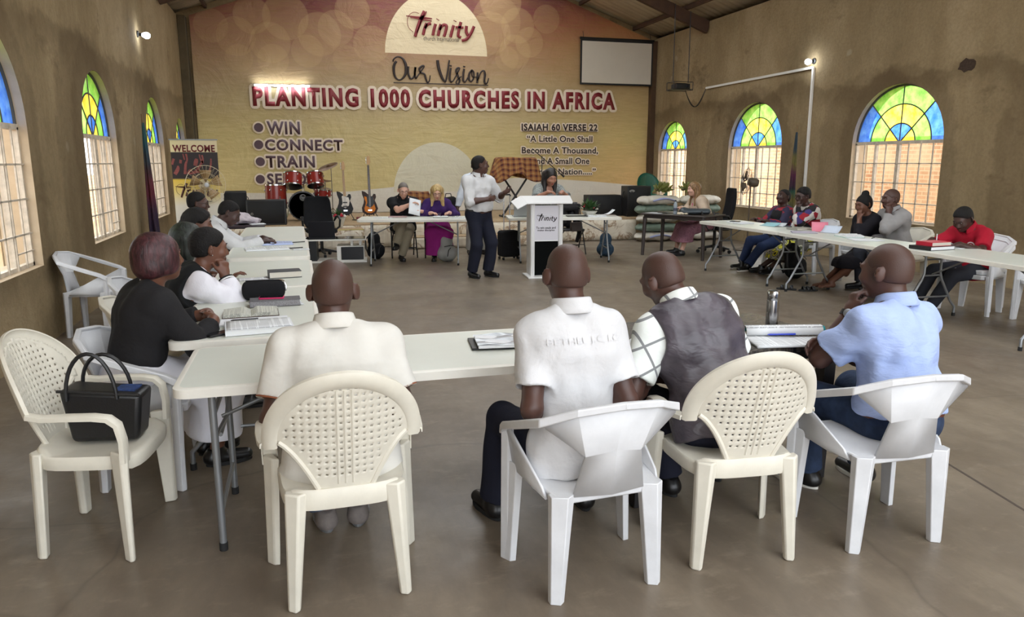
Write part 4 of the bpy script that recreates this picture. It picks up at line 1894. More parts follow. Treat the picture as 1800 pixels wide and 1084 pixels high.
def glasses(J, m=None):
    Hc, t = J['Hc'], J['t']
    g = MB()
    for sg in (-1, 1):
        ring = []
        for k in range(16):
            a = 2 * PI * k / 16
            ring.append(tuple(Hc(sg * .034 + .024 * math.cos(a), .108 - abs(math.cos(a)) * .003, .006 + .019 * math.sin(a))))
        g.tube(ring, .0022, 5, closed=True)
        g.tube([tuple(Hc(sg * .058, .106, .010)), tuple(Hc(sg * .080, .06, .012)), tuple(Hc(sg * .086, .0, .012))], .002, 5)
    g.tube([tuple(Hc(-.011, .110, .010)), tuple(Hc(0, .113, .012)), tuple(Hc(.011, .110, .010))], .002, 5)
    g.build('glasses', m or M['black_plastic'], t)


def watch(J, key, m, r=.033):
    SH, E, Wp, hd, hn, curl, sg = J['AD'][key]
    dv = nv(Wp - E)
    c = Wp - dv * .012
    o = MB().lathe([(r - .004, -.011), (r + .002, -.012), (r + .002, .012), (r - .004, .011)], 24, tuple(c), tuple(dv)).build('wristwatch', m, J['t'])
    n = nv(np.asarray(J.get('wn', (0, -1, 0))) - dv * np.dot(J.get('wn', (0, -1, 0)), dv))
    MB().lathe([(0, -.002), (.020, -.002), (.021, .006), (.017, .009), (0, .009)], 20, tuple(c + n * r), tuple(n)).build('dial', M['steel'], o)
# ------------------------------------------------------------------ the people
C_ = {}
C_['polo'] = cloth('polo_white', srgb(213, 210, 203), wr=.4, scale=9, weave=700)
C_['shirt_white'] = cloth('shirt_white', srgb(206, 206, 208), wr=.6, scale=10)
C_['rust'] = mat('trim_rust', srgb(134, 78, 50), .8)
C_['navy'] = cloth('navy_trousers', srgb(30, 32, 46), wr=.3, scale=12)
C_['jean_grey'] = cloth('jeans_grey_blue', srgb(84, 96, 118), wr=.3, scale=16)
C_['jean_blue'] = cloth('jeans_blue', srgb(46, 60, 86), wr=.4, scale=18, var=.3)
C_['blue_shirt'] = cloth('shirt_pale_blue', srgb(166, 184, 228), wr=.6, scale=11, stretch=(1, 1, 2.2))
C_['belt_brown'] = mat('belt_brown', srgb(92, 48, 32), .5)
C_['shoe_black'] = mat('shoe_black', srgb(22, 21, 22), .35)
C_['shoe_grey'] = mat('slipper_grey', srgb(120, 112, 108), .8, var=.2, vscale=40)
C_['sole_white'] = mat('sole_white', srgb(210, 206, 198), .6)
m = NT('waistcoat_satin')
nz = m.noise(8, 3, .55, m.mapping((1, 1, 1.8)), .3)
m.base(m.mix(m.ramp(nz, [(.4, (0, 0, 0)), (.65, (1, 1, 1))]), srgb(84, 78, 86), srgb(64, 58, 66)))
m.rough(.38)
m.spec(.5)
m.bump(nz, .5, .03)
C_['vest'] = m.m
m = NT('shirt_window_check')
x, y, z = m.sep(m.mapping((1, 1, 1), (0, 0, 0), (0.25, .35, .2)))
def _line(v, per, w):
    f = m.math('FRACT', m.math('MULTIPLY', v, 1 / per))
    return m.math('LESS_THAN', f, w)
ln = m.math('MAXIMUM', _line(x, .105, .10), _line(z, .10, .10))
m.base(m.mix(ln, srgb(226, 230, 226), srgb(132, 134, 136)))
m.rough(.8)
m.bump(m.noise(11, 3, .6), .3, .02)
C_['check'] = m.m

HB = .0065   # mesh fineness for the people in front
STB = dict(style='stubble', e=.0015, m=M['stubble'], nape=-.045)

person('man in a white polo shirt with rust sleeve trim sitting with his back to us', (.115, 2.88), 0, 'dark', .97, 1.14, lean=13, sink=.035,
       head=(-4, 4, 0), h=HB, hair=dict(STB), hs=1.04,
       arms={'l': dict(p=(-.13, .20, .60), pole=(-.42, -.6, -.8)), 'r': dict(p=(.13, .20, .60), pole=(.42, -.6, -.8))},
       feet={'l': (-.07, .32, 0), 'r': (.075, .34, 0)},
       top=dict(m=C_['polo'], sleeve=.72, e=.016, es=.026, es2=.032, hem=-.13, flare=.012, collar=True, cuff=C_['rust'], cuffw=.005, wr=.004, name='polo_shirt'),
       bottom=dict(kind='jeans', m=C_['jean_grey'], e=.012), shoes=dict(m=C_['shoe_grey'], sole=M['steel']))

person('man in a white short-sleeved button shirt and navy trousers sitting with his back to us', (1.015, 2.62), .03, 'dark', 1.02, .88, lean=8, side=0,
       head=(0, 6, 0), h=HB, hair=dict(STB), hs=.99, wide=.88,
       arms={'l': dict(p=(-.13, .14, .60), pole=(-.22, -.5, -.8)), 'r': dict(p=(.10, .16, .60), pole=(.2, -.5, -.8))},
       feet={'wl': (.80, 3.10, 0), 'wr': (1.24, 3.08, 0), 'dl': (-.2, 1, 0)},
       top=dict(m=C_['shirt_white'], sleeve=.74, e=.016, es=.024, es2=.034, hem=-.12, flare=.014, collar=True, wr=.005, name='shirt'),
       bottom=dict(kind='trousers', m=C_['navy'], e=.012), shoes=dict(m=C_['shoe_black']))

person('man in a grey satin waistcoat over a white window-check shirt leaning over his book', (1.72, 2.72), .05, 'dark', 1.02, 1.02, lean=25, side=-9, twist=6,
       head=(16, 26, -12), neck_fwd=.3, h=HB, hair=dict(STB), hs=1.0,
       arms={'l': dict(p=(-.20, .26, .64), pole=(-.5, -.3, -.8)), 'r': dict(p=(.16, .45, .77), pole=(.6, -.2, -.8))},
       feet={'wl': (1.70, 3.10, 0), 'wr': (2.02, 3.20, 0)},
       top=[dict(m=C_['check'], sleeve=.76, e=.012, es=.024, es2=.034, hem=.0, collar=True, wr=.004, name='shirt'),
            dict(m=C_['vest'], sleeve=0, e=.027, hem=-.07, armhole=True, wr=.005, neck=-.02, name='waistcoat')],
       bottom=dict(kind='trousers', m=C_['navy'], e=.012), shoes=dict(m=C_['shoe_black']))


def d_extra(J):
    J['wn'] = J['t'].matrix_basis.to_3x3().inverted() @ Vector((-.75, -.65, .1))
    watch(J, 'l', M['black_leather'], .036)


person('man in a pale blue short-sleeved shirt and jeans resting his chin on his fist', (2.565, 2.60), .12, 'dark', 1.0, 1.16, lean=9, side=4, sink=.04, twist=8,
       head=(14, 6, 0), h=HB, hair=dict(STB), hs=1.05,
       arms={'l': dict(h=(-.085, .125, -.175), pole=(-.7, -.1, -1), hdh=(.35, -.1, 1), hnh=(.75, -.5, 0), curl=1.25),
             'r': dict(w=(2.37, 2.86, .80), pole=(.7, -.2, -.9), hd=(-1, .1, -.25), hn=(.1, -.9, -.35), curl=.4)},
       feet={'wl': (2.42, 2.98, 0), 'wr': (2.74, 2.96, 0), 'dl': (-.3, 1, 0)},
       top=dict(m=C_['blue_shirt'], sleeve=.74, e=.018, es=.026, es2=.034, hem=.035, hollow=False, flare=.01, collar=True, wr=.008, rumple=.012, name='shirt'),
       bottom=dict(kind='jeans', m=C_['jean_blue'], e=.016, rise=.055, belt=C_['belt_brown']), shoes=dict(m=C_['shoe_black'], sole=C_['sole_white']), extras=d_extra)

# ---- left row, seen from the side
C_['black_top'] = cloth('top_black', srgb(32, 31, 33), wr=.3, scale=14)
C_['white_skirt'] = cloth('skirt_white', srgb(232, 232, 240), wr=.45, scale=10, stretch=(1, 1, .6))
C_['varsity_body'] = cloth('jacket_black', srgb(24, 25, 27), wr=.3)
C_['varsity_sleeve'] = mat('sleeve_white_leather', srgb(226, 224, 232), .42, bump=.25, bscale=16, bdist=.02)
C_['rib'] = mat('rib_knit', srgb(26, 26, 28), .9)
C_['white_stripe'] = mat('stripe_white', srgb(226, 226, 226), .8)
C_['suit_navy'] = cloth('suit_navy', srgb(58, 66, 88), wr=.25)
C_['dark_cloth'] = cloth('dark_cloth', srgb(38, 36, 42), wr=.3)
C_['tie'] = mat('tie_black', srgb(22, 22, 26), .6)
BURG = hair_strands('hair_burgundy', srgb(38, 20, 24), srgb(78, 42, 46), (50, 50, 14))
HSTR = hair_strands('hair_green_black', srgb(20, 24, 22), srgb(46, 52, 46), (70, 70, 4))
SHORT = dict(style='short', e=.007, m=M['hair_black'], front=.074)

person('woman with burgundy bobbed hair in a black top and long white skirt', (-.85, 4.05), -66 * D2R, 'brown', .97, 1.06, female=True, lean=14,
       head=(4, -2, 4), h=.0072, hair=dict(style='bob', m=BURG), hs=.98,
       arms={'r': dict(w=(-.47, 4.18, .79), pole=(.6, .1, -.9), hdw=(-.1, .9, .1), hnw=(-.7, 0, -.6), curl=.9),
             'l': dict(w=(-.52, 4.38, .79), pole=(-.8, .2, -.9), hdw=(.3, -.8, .1), hnw=(-.6, 0, -.7), curl=.7)},
       feet={'l': (-.10, .36, 0), 'r': (.10, .34, 0)},
       top=dict(m=C_['black_top'], sleeve=1.75, e=.020, es=.022, es2=.022, hem=.05, wr=.004, name='top'),
       bottom=dict(kind='skirt', m=C_['white_skirt'], hem=.17, flare=.13, wr=.010, e=.016, rise=.10), shoes=dict(m=C_['shoe_black']))


def f_extra(J):
    SH, E, Wp, hd, hn, curl, sg = J['AD']['r']
    dv = nv(Wp - E)
    p = Wp - dv * .015
    o = MB().lathe([(.036, -.055), (.048, -.05), (.048, -.002), (.036, 0)], 24, tuple(p), tuple(dv)).build('cuff', C_['rib'], J['t'])
    for a in (-.040, -.022):
        MB().lathe([(.049, a), (.0515, a), (.0515, a + .008), (.049, a + .008)], 24, tuple(p), tuple(dv)).build('cuff_stripe', C_['white_stripe'], o)
    for i in (0, 1):
        pts = []
        for k in range(24):
            a = 2 * PI * k / 24
            pts.append(tuple(J['P3'] + J['Ru'] @ A3(.072 * math.cos(a), .006 + .070 * math.sin(a), .028 - .014 * i - .012 * math.sin(a))))
        MB().tube(pts, .0042, 6, closed=True).build('collar_stripe', C_['white_stripe'], J['t'])
    MB().ell(tuple(J['Hc'](.091, .0, -.036)), (.0055,) * 3, 8, 6).build('earring', M['chrome'], J['t'])


person('person in a black varsity jacket with white sleeves propping a cheek on one hand', (-.84, 5.08), -74 * D2R, 'brown', 1.0, 1.0, lean=25, sink=.05,
       head=(4, 6, 0), h=.0078, hair=dict(style='short', e=.017, m=M['hair_black'], rough=.0012, front=.062), hs=1.02,
       arms={'r': dict(h=(.085, .080, -.165), pole=(.5, .5, -.9), hdh=(-.25, -.05, 1), hnh=(-.9, -.3, -.1), curl=1.1),
             'l': dict(w=(-.50, 5.42, .80), pole=(-.6, .1, -.9), curl=.5)},
       top=[dict(m=C_['varsity_sleeve'], sleeve=1.86, e=.006, es=.026, es2=.026, hem=.10, wr=.006, wf=48, name='jacket_sleeves', label='white leather jacket sleeves'),
            dict(m=C_['varsity_body'], sleeve=0, e=.030, hem=-.04, wr=.004, armhole=True, name='jacket')],
       bottom=dict(kind='trousers', m=C_['dark_cloth']), shoes=dict(m=C_['shoe_black']), extras=f_extra)

person('person with straight greenish-black hair seen from behind in the left row', (-1.04, 5.95), -76 * D2R, 'brown', .95, 1.0, female=True, lean=22, sink=.06,
       head=(6, 4, 0), h=.010, hair=dict(style='straight', m=HSTR, len=.23, fwd=.0, tip=.034), hs=1.04,
       top=dict(m=C_['dark_cloth'], sleeve=1.8, e=.016, es=.02, name='top'), bottom=dict(kind='trousers', m=C_['dark_cloth']), shoes=dict(m=C_['shoe_black']))

person('woman with short dark hair in the left row looking right, behind the straight-haired person', (-1.02, 6.95), -82 * D2R, 'brown', .97, 1.0, female=True, sink=.05, lean=14,
       head=(-4, 6, 0), h=.010, hair=dict(style='short', e=.030, m=M['hair_black'], rough=.003, nape=-.09), hs=1.0,
       top=dict(m=C_['dark_cloth'], sleeve=1.8, e=.016, es=.02, name='top'), bottom=dict(kind='trousers', m=C_['dark_cloth']), shoes=dict(m=C_['shoe_black']))


def tie_extra(J):
    Ru, P2, P3 = J['Ru'], J['P2'], J['P3']
    q = MB()
    pts = [(P3 + Ru @ A3(0, .075, -.02)), (P2 + Ru @ A3(0, .125, .03)), (P2 + Ru @ A3(0, .135, -.10)), (J['P1'] + Ru @ A3(0, .14, -.06))]
    w = [.018, .026, .036, .040]
    q.sweep([tuple(p) for p in pts], [[(-a, -.006), (a, -.006), (a * .8, .008), (-a * .8, .008)] for a in w], [tuple(Ru @ A3(1, 0, 0))] * 4, [tuple(Ru @ A3(0, 1, 0))] * 4)
    q.build('necktie', C_['tie'], J['t'])


person('man in a white long-sleeved shirt and black tie bent over a notebook', (-.97, 8.15), -88 * D2R, 'deep', 1.0, .95, lean=20,
       head=(0, 30, 0), neck_fwd=.4, h=.010, hair=dict(SHORT), hs=1.0,
       arms={'r': dict(w=(-.36, 8.02, .83), pole=(.6, .0, -.9), hdw=(.9, .2, -.1), curl=.5), 'l': dict(w=(-.38, 8.28, .83), pole=(-.6, 0, -.9), hdw=(.9, -.2, -.1), curl=.5)},
       top=dict(m=C_['shirt_white'], sleeve=1.9, e=.014, es=.022, es2=.018, hem=-.04, collar=True, name='shirt'),
       bottom=dict(kind='trousers', m=C_['dark_cloth']), shoes=dict(m=C_['shoe_black']), extras=tie_extra)

person('man in a navy suit jacket and glasses resting his face on his hand', (-1.20, 8.78), -80 * D2R, 'dark', 1.02, 1.02, lean=10,
       head=(-4, 8, 0), h=.010, hair=dict(SHORT), hs=1.0,
       arms={'r': dict(h=(.06, .12, -.17), pole=(.5, .5, -.9), hdh=(-.1, -.15, 1), hnh=(-.4, -.9, 0), curl=.9), 'l': dict(p=(-.1, .3, .62))},
       top=dict(m=C_['suit_navy'], sleeve=1.85, e=.02, es=.026, es2=.02, hem=-.06, collar=True, name='jacket'),
       bottom=dict(kind='trousers', m=C_['dark_cloth']), shoes=dict(m=C_['shoe_black']), extras=lambda J: glasses(J))

# ---- head tables
C_['polo_black'] = cloth('polo_black', srgb(28, 28, 31), wr=.3)
C_['khaki'] = cloth('khaki', srgb(146, 136, 116), wr=.35)
C_['purple'] = cloth('sweater_purple', srgb(60, 34, 92), wr=.25, var=.1)
C_['magenta'] = cloth('skirt_magenta', srgb(142, 34, 116), wr=.4)
C_['grey_pale'] = cloth('trousers_pale_grey', srgb(168, 166, 160), wr=.3)
BLONDE = hair_strands('hair_blonde', srgb(150, 116, 66), srgb(216, 190, 136), (70, 70, 6))
GREYH = mat('hair_grey', srgb(112, 104, 98), .7, bump=.5, bscale=120)
BROWNH = hair_strands('hair_light_brown', srgb(92, 66, 44), srgb(158, 124, 86), (70, 70, 6))
BLKL = hair_strands('hair_long_black', srgb(16, 13, 13), srgb(38, 30, 28), (70, 70, 6))


def k_extra(J):
    glasses(J)


person('man with grey hair in a black polo shirt reading a sheet of paper', (1.71, 12.72), PI - .05, 'fair', 1.0, 1.08, lean=10, seat=.44,
       head=(4, 22, 0), neck_fwd=.2, h=.009, hair=dict(style='short', e=.007, m=GREYH, front=.085), hs=1.0,
       arms={'r': dict(w=(1.78, 12.28, .94), pole=(.8, .2, -.8), hdw=(.7, -.2, .25), hnw=(0, -.3, -1), curl=.7),
             'l': dict(w=(1.96, 12.26, .82), pole=(-.8, .2, -.8), hdw=(-.7, -.2, .2), hnw=(0, 0, -1), curl=.6)},
       feet={'wr': (1.53, 12.30, .20), 'wl': (1.62, 12.36, 0), 'dr': (.3, 1, 0)}, knees={'r': (-.3, 1, .8)},
       top=dict(m=C_['polo_black'], sleeve=.75, e=.016, es=.026, es2=.032, hem=-.06, collar=True, name='polo_shirt'),
       bottom=dict(kind='trousers', m=C_['khaki'], e=.014), shoes=dict(m=C_['shoe_black']), extras=k_extra)

person('blonde woman in glasses with a purple sweater and magenta skirt', (2.27, 12.56), PI - .12, 'fair', .96, .98, female=True, lean=10, seat=.44,
       head=(-2, 24, 0), neck_fwd=.2, h=.009, hair=dict(style='long', m=BLONDE, len=.27, fwd=.03, tip=.034, lip=mat('lips_rose', srgb(170, 90, 84), .45)), hs=.97,
       arms={'r': dict(w=(2.10, 12.18, .80), pole=(.8, .2, -.8), hdw=(.5, -.6, 0), curl=.5), 'l': dict(w=(2.40, 12.14, .80), pole=(-.8, .2, -.8), hdw=(-.5, -.6, 0), curl=.5)},
       feet={'l': (-.10, .34, 0), 'r': (.08, .36, 0)},
       top=dict(m=C_['purple'], sleeve=1.85, e=.016, es=.026, es2=.022, hem=-.06, name='sweater', wr=.005),
       bottom=dict(kind='skirt', m=C_['magenta'], hem=.10, flare=.15, wr=.012, e=.02), shoes=dict(m=C_['shoe_black']), extras=lambda J: glasses(J))

person('standing man in a white shirt and navy trousers speaking with raised hands', (2.45, 10.27), -150 * D2R, 'dark', 1.01, 1.10, stand=True, lean=0,
       head=(60, -4, 0), h=.0085, hair=dict(SHORT, e=.006), hs=1.06, belly=.04, wide=1.05,
       arms={'r': dict(p=(.06, .255, 1.12), pole=(1, -.55, -.5), hd=(-.95, .2, .1), hn=(.1, -.9, -.2), curl=.35),
             'l': dict(p=(-.27, .26, 1.20), pole=(-.8, -.5, -.8), hd=(-.1, .9, .35), hn=(.8, -.2, .4), curl=.5)},
       feet={'l': (-.13, .06, 0), 'r': (.11, -.03, 0)},
       top=dict(m=C_['shirt_white'], sleeve=1.0, e=.018, es=.028, es2=.032, hem=.03, collar=True, wr=.007, cuff=C_['shirt_white'], cuffw=.03, name='shirt'),
       bottom=dict(kind='trousers', m=C_['navy'], e=.014, e2=.030, rise=.06, belt=M['black_leather']), shoes=dict(m=C_['shoe_black']))

C_['dress_grey'] = NT('dress_grey_print')
_v = C_['dress_grey'].voro(38)
C_['dress_grey'].base(C_['dress_grey'].ramp(_v, [(.25, srgb(88, 92, 92)), (.45, srgb(150, 154, 150)), (.7, srgb(104, 108, 108))]))
C_['dress_grey'].rough(.85)
C_['dress_grey'] = C_['dress_grey'].m
person('woman with long black hair in a grey print dress standing behind the lectern', (3.66, 10.88), PI + .05, 'tan', .915, 1.08, female=True, stand=True, lean=12,
       head=(2, 24, 0), neck_fwd=.2, h=.009, hair=dict(style='long', m=BLKL, len=.33, fwd=.04, tip=.034, lip=mat('lips_red', srgb(150, 60, 58), .45)), hs=1.0,
       arms={'r': dict(w=(3.54, 10.42, 1.19), pole=(.9, -.1, -.8), hdw=(.5, -.5, 0), curl=.6), 'l': dict(w=(3.76, 10.42, 1.19), pole=(-.9, -.1, -.8), hdw=(-.3, -.6, 0), curl=.6)},
       top=dict(m=C_['dress_grey'], sleeve=.95, e=.016, es=.03, es2=.036, hem=-.05, vneck=.9, name='dress_top'),
       bottom=dict(kind='dress', m=C_['dress_grey'], hem=.06, flare=.23, wr=.012), shoes=dict(m=C_['shoe_black']))

person('man in a pale shirt mostly hidden behind the standing speaker', (3.03, 12.9), PI + .1, 'dark', 1.0, 1.0, stand=True, lean=2,
       head=(0, 5, 0), h=.011, hair=dict(SHORT), face=False,
       arms={'r': dict(w=(2.66, 12.78, .80), pole=(.6, -.6, -.4), hdw=(0, 0, -1), hnw=(1, 0, 0)), 'l': dict(w=(3.28, 12.78, .80), pole=(-.6, -.6, -.4), hdw=(0, 0, -1), hnw=(-1, 0, 0))},
       top=dict(m=cloth('shirt_ice', srgb(206, 212, 222)), sleeve=1.9, e=.014, es=.022, es2=.018, hem=-.03, name='shirt'),
       bottom=dict(kind='trousers', m=C_['grey_pale'], e=.014, e2=.03), shoes=dict(m=C_['shoe_black']))

# ---- right row, facing left
C_['cardigan'] = cloth('cardigan_cream', srgb(196, 176, 156), wr=.3, weave=160)
m = NT('skirt_pink_print')
n_ = m.noise(26, 5, .7, m.mapping((1, 1, .4)), 1.5)
m.base(m.ramp(n_, [(.35, srgb(92, 54, 70)), (.5, srgb(170, 120, 136)), (.62, srgb(120, 70, 88)), (.75, srgb(196, 160, 168))]))
m.rough(.85)
C_['skirt_pink'] = m.m
m = NT('jacket_bold_print')
v_ = m.n('ShaderNodeTexVoronoi')
v_.inputs['Scale'].default_value = 13
m.l(m.mapping((1, 1, 1)), v_.inputs['Vector'])
sp_ = m.sep(v_.outputs[1])
m.base(m.ramp(sp_[0], [(0, srgb(206, 200, 194)), (.34, srgb(150, 26, 44)), (.50, srgb(56, 46, 104)), (.66, srgb(26, 24, 28)), (.86, srgb(206, 200, 194))], 'CONSTANT'))
m.rough(.8)
C_['bold'] = m.m
m = NT('wrapper_print')
v2 = m.voro(9, None, 0)
m.base(m.ramp(v2, [(0.0, srgb(40, 40, 34)), (.22, srgb(206, 200, 60)), (.40, srgb(60, 66, 50)), (.5, srgb(170, 168, 150)), (.62, srgb(90, 88, 82))], 'CONSTANT'))
m.rough(.85)
C_['wrapper'] = m.m
m = NT('jacket_red_navy')
n3 = m.noise(6, 2, .5)
m.base(m.ramp(n3, [(.42, srgb(40, 36, 66)), (.5, srgb(150, 34, 46)), (.58, srgb(52, 44, 84))], 'CONSTANT'))
m.rough(.8)
C_['redjacket'] = m.m
C_['black_long'] = cloth('dress_black', srgb(26, 24, 30), wr=.35)
C_['blazer'] = cloth('blazer_grey', srgb(150, 148, 148), wr=.35, scale=18)
C_['red_polo'] = cloth('polo_red', srgb(164, 22, 44), wr=.3)
C_['charcoal'] = cloth('trousers_charcoal', srgb(50, 52, 60), wr=.3)


def p_extra(J):
    MB().ell(tuple(J['P2'] + J['Ru'] @ A3(0, .10, .02)), (.05, .045, .10), 12, 8).build('scarf', mat('scarf_magenta', srgb(200, 30, 120), .8), J['t'])


person('woman with long light-brown hair in a cream cardigan and pink print skirt looking left', (7.03, 11.90), 84 * D2R, 'fair', .98, 1.08, female=True, lean=22, seat=.46,
       head=(4, 4, 0), h=.009, hair=dict(style='long', m=BROWNH, len=.30, fwd=.03, lip=mat('lips_rose', srgb(170, 90, 84), .45)), hs=1.0,
       arms={'l': dict(w=(6.62, 11.62, .80), pole=(-.7, -.1, -.9), hdw=(-.9, .2, 0), curl=.4), 'r': dict(w=(6.58, 12.0, .82), pole=(.7, -.1, -.9), hdw=(-.9, -.2, 0), curl=.4)},
       feet={'wl': (6.45, 11.66, 0), 'wr': (6.52, 11.98, 0), 'dl': (0, 1, 0)},
       top=dict(m=C_['cardigan'], sleeve=1.85, e=.020, es=.030, es2=.026, hem=-.06, name='cardigan', wr=.005),
       bottom=dict(kind='skirt', m=C_['skirt_pink'], hem=.24, flare=.15, wr=.012, e=.02), shoes=dict(m=C_['shoe_black']), extras=p_extra)

person('man in jeans leaning back with head tilted up, in a red and navy jacket', (7.18, 9.98), 88 * D2R, 'deep', .97, 1.0, lean=-14, sink=.07,
       head=(8, -14, 8), h=.010, hair=dict(SHORT), hs=1.0, slump=10,
       arms={'l': dict(w=(6.82, 9.78, .74), pole=(-.6, -.3, -.8), curl=.5), 'r': dict(w=(6.86, 10.1, .74), pole=(.6, -.3, -.8), curl=.5)},
       feet={'wl': (6.50, 9.72, 0), 'wr': (6.58, 9.98, 0)},
       top=[dict(m=C_['redjacket'], sleeve=1.8, e=.018, es=.026, es2=.02, hem=-.04, name='jacket'),
            dict(m=C_['black_top'], sleeve=0, e=.024, hem=-.03, armhole=True, neck=-.03, name='shirt', cuts=[((0, -.02, 0), (0, -1, 0))])],
       bottom=dict(kind='jeans', m=cloth('jeans_dark', srgb(40, 54, 88), wr=.4)), shoes=dict(m=C_['shoe_black'], sole=C_['sole_white']))


def r_extra(J):
    glasses(J)
    c = Solid()
    for key in ('l',):
        SH, E, Wp, hd, hn, curl, sg = J['AD'][key]
        c.cone(E, Wp, .046, .036, 0)
    c.build('undersleeve', C_['black_top'], J['t'], .010)


person('person in a bold red, white and purple print top holding a hand to the face', (7.30, 9.34), 86 * D2R, 'deep', .97, 1.05, female=True, lean=14,
       head=(6, 12, 0), h=.010, hair=dict(style='short', e=.016, m=M['hair_black'], front=.07), hs=1.0,
       arms={'l': dict(h=(-.03, .130, -.15), pole=(-.5, .6, -.9), hdh=(.1, -.2, 1), hnh=(.3, -.9, 0), curl=.5)},
       feet={'wl': (6.58, 9.32, 0), 'wr': (6.62, 9.54, 0)},
       top=dict(m=C_['bold'], sleeve=1.35, e=.02, es=.034, es2=.04, hem=-.06, name='top'),
       bottom=dict(kind='skirt', m=C_['wrapper'], hem=.22, flare=.13, wr=.012, e=.02), shoes=dict(m=C_['shoe_black']), extras=r_extra)

person('barefoot woman with a hair bun in a long black dress covering her mouth', (7.30, 8.12), 84 * D2R, 'brown', .97, 1.05, female=True, sink=.06, lean=12,
       head=(6, 14, 0), h=.010, hair=dict(style='bun', m=M['hair_black']), hs=1.0,
       arms={'l': dict(h=(-.04, .125, -.15), pole=(-.5, .6, -.9), hdh=(.1, -.2, 1), hnh=(.3, -.9, 0), curl=.6)},
       feet={'wl': (6.50, 7.93, 0), 'wr': (6.56, 8.08, 0), 'dl': (0, 1, 0), 'dr': (.1, 1, 0)},
       top=dict(m=C_['black_long'], sleeve=1.5, e=.018, es=.028, es2=.024, hem=-.05, name='dress_top'),
       bottom=dict(kind='skirt', m=C_['black_long'], hem=.27, flare=.13, wr=.012, e=.03), shoes=dict(bare=True))

person('man in a grey blazer resting his cheek on his hand', (7.40, 7.78), 84 * D2R, 'dark', 1.0, 1.02, lean=12,
       head=(-4, 4, 0), h=.010, hair=dict(style='stubble', e=.004, m=M['stubble']), hs=1.0,
       arms={'l': dict(h=(-.09, .075, -.17), pole=(-.5, .6, -.9), hdh=(.2, 0, 1), hnh=(.9, -.2, 0), curl=.8)},
       top=dict(m=C_['blazer'], sleeve=1.85, e=.022, es=.030, es2=.026, hem=-.08, collar=True, name='blazer', wr=.006),
       bottom=dict(kind='trousers', m=C_['charcoal']), shoes=dict(m=C_['shoe_black']))


def u_extra(J):
    P2, Ru = J['P2'], J['Ru']
    pass


person('man in a red polo shirt with a round white crest writing at the table', (7.14, 6.36), 98 * D2R, 'deep', .96, 1.0, lean=24, sink=.04,
       head=(4, 34, 0), neck_fwd=.4, h=.0088, hair=dict(style='short', e=.013, m=M['hair_black'], front=.075), hs=1.0,
       arms={'l': dict(w=(6.60, 6.10, .78), pole=(-.8, -.1, -.8), hdw=(-.8, .3, -.1), curl=.7), 'r': dict(w=(6.56, 6.42, .80), pole=(.8, -.1, -.8), hdw=(-.8, -.3, -.2), curl=.9)},
       feet={'wl': (6.62, 6.40, 0), 'wr': (6.62, 6.62, 0)},
       top=dict(m=C_['red_polo'], sleeve=.75, e=.016, es=.024, es2=.030, hem=-.10, collar=True, name='polo_shirt'),
       bottom=dict(kind='trousers', m=C_['charcoal']), shoes=dict(m=C_['shoe_black']), extras=u_extra)
# ------------------------------------------------------------------ stage and banner
MB_WOOD = mat('stage_boards', srgb(176, 150, 116), .6, var=.25, vscale=5, stretch=(6, 1, 6))
m = NT('drape_marbled')
n_ = m.noise(2.2, 6, .65, m.mapping((1, 1, 1.2)), 1.6)
c_ = m.ramp(n_, [(.40, srgb(214, 202, 182)), (.52, srgb(226, 216, 198)), (.60, srgb(150, 118, 86)), (.64, srgb(214, 202, 182))])
m.base(c_)
m.rough(.75)
m.bump(m.noise(3, 3, .5, m.mapping((4, 1, .5))), .5, .05)
C_['drape'] = m.m


def drape(name, x0, x1, y, z0, z1, parent=None, amp=.012, f=5.0):
    q = MB()
    q.grid(lambda u, v: (x0 + (x1 - x0) * u, y - amp * (math.sin(u * (x1 - x0) * f * 2.3) + .6 * math.sin(u * (x1 - x0) * f * 5.1 + 1) + 1) * (1 - .5 * v), z0 + (z1 - z0) * v), max(8, int((x1 - x0) * 30)), 4)
    return q.build(name, C_['drape'], parent, solid=.004, off=0)


stage = thing('floor_stage', None, None, kind='structure')
MB().bx(XL + .01, XR - .01, 14.5, YB - .01, 0, .45).build('stage_deck', MB_WOOD, stage, bevel=.006)
drape('stage_skirt', XL + .02, 6.9, 14.47, .012, .43, stage)
stp = thing('floor_step', None, None, kind='structure')
MB().bx(-1.0, 1.15, 14.02, 14.44, 0, .40).build('step_deck', MB_WOOD, stp, bevel=.006)
drape('step_skirt', -.98, 1.14, 13.99, .012, .385, stp, .016, 7)
MB().bx(-1.0, 1.155, 13.985, 14.0, .388, .405).build('step_edge', mat('gold_edge', srgb(204, 188, 120), .5), stp)
stp = thing('floor_step_middle', None, None, kind='structure')
MB().bx(2.0, 4.6, 14.02, 14.44, 0, .22).build('step_deck', MB_WOOD, stp, bevel=.006)
drape('step_skirt', 2.02, 4.58, 13.99, .012, .205, stp, .014, 6)

# banner cloth across the back wall
BX0, BX1, BY = -2.02, 8.84, 17.88


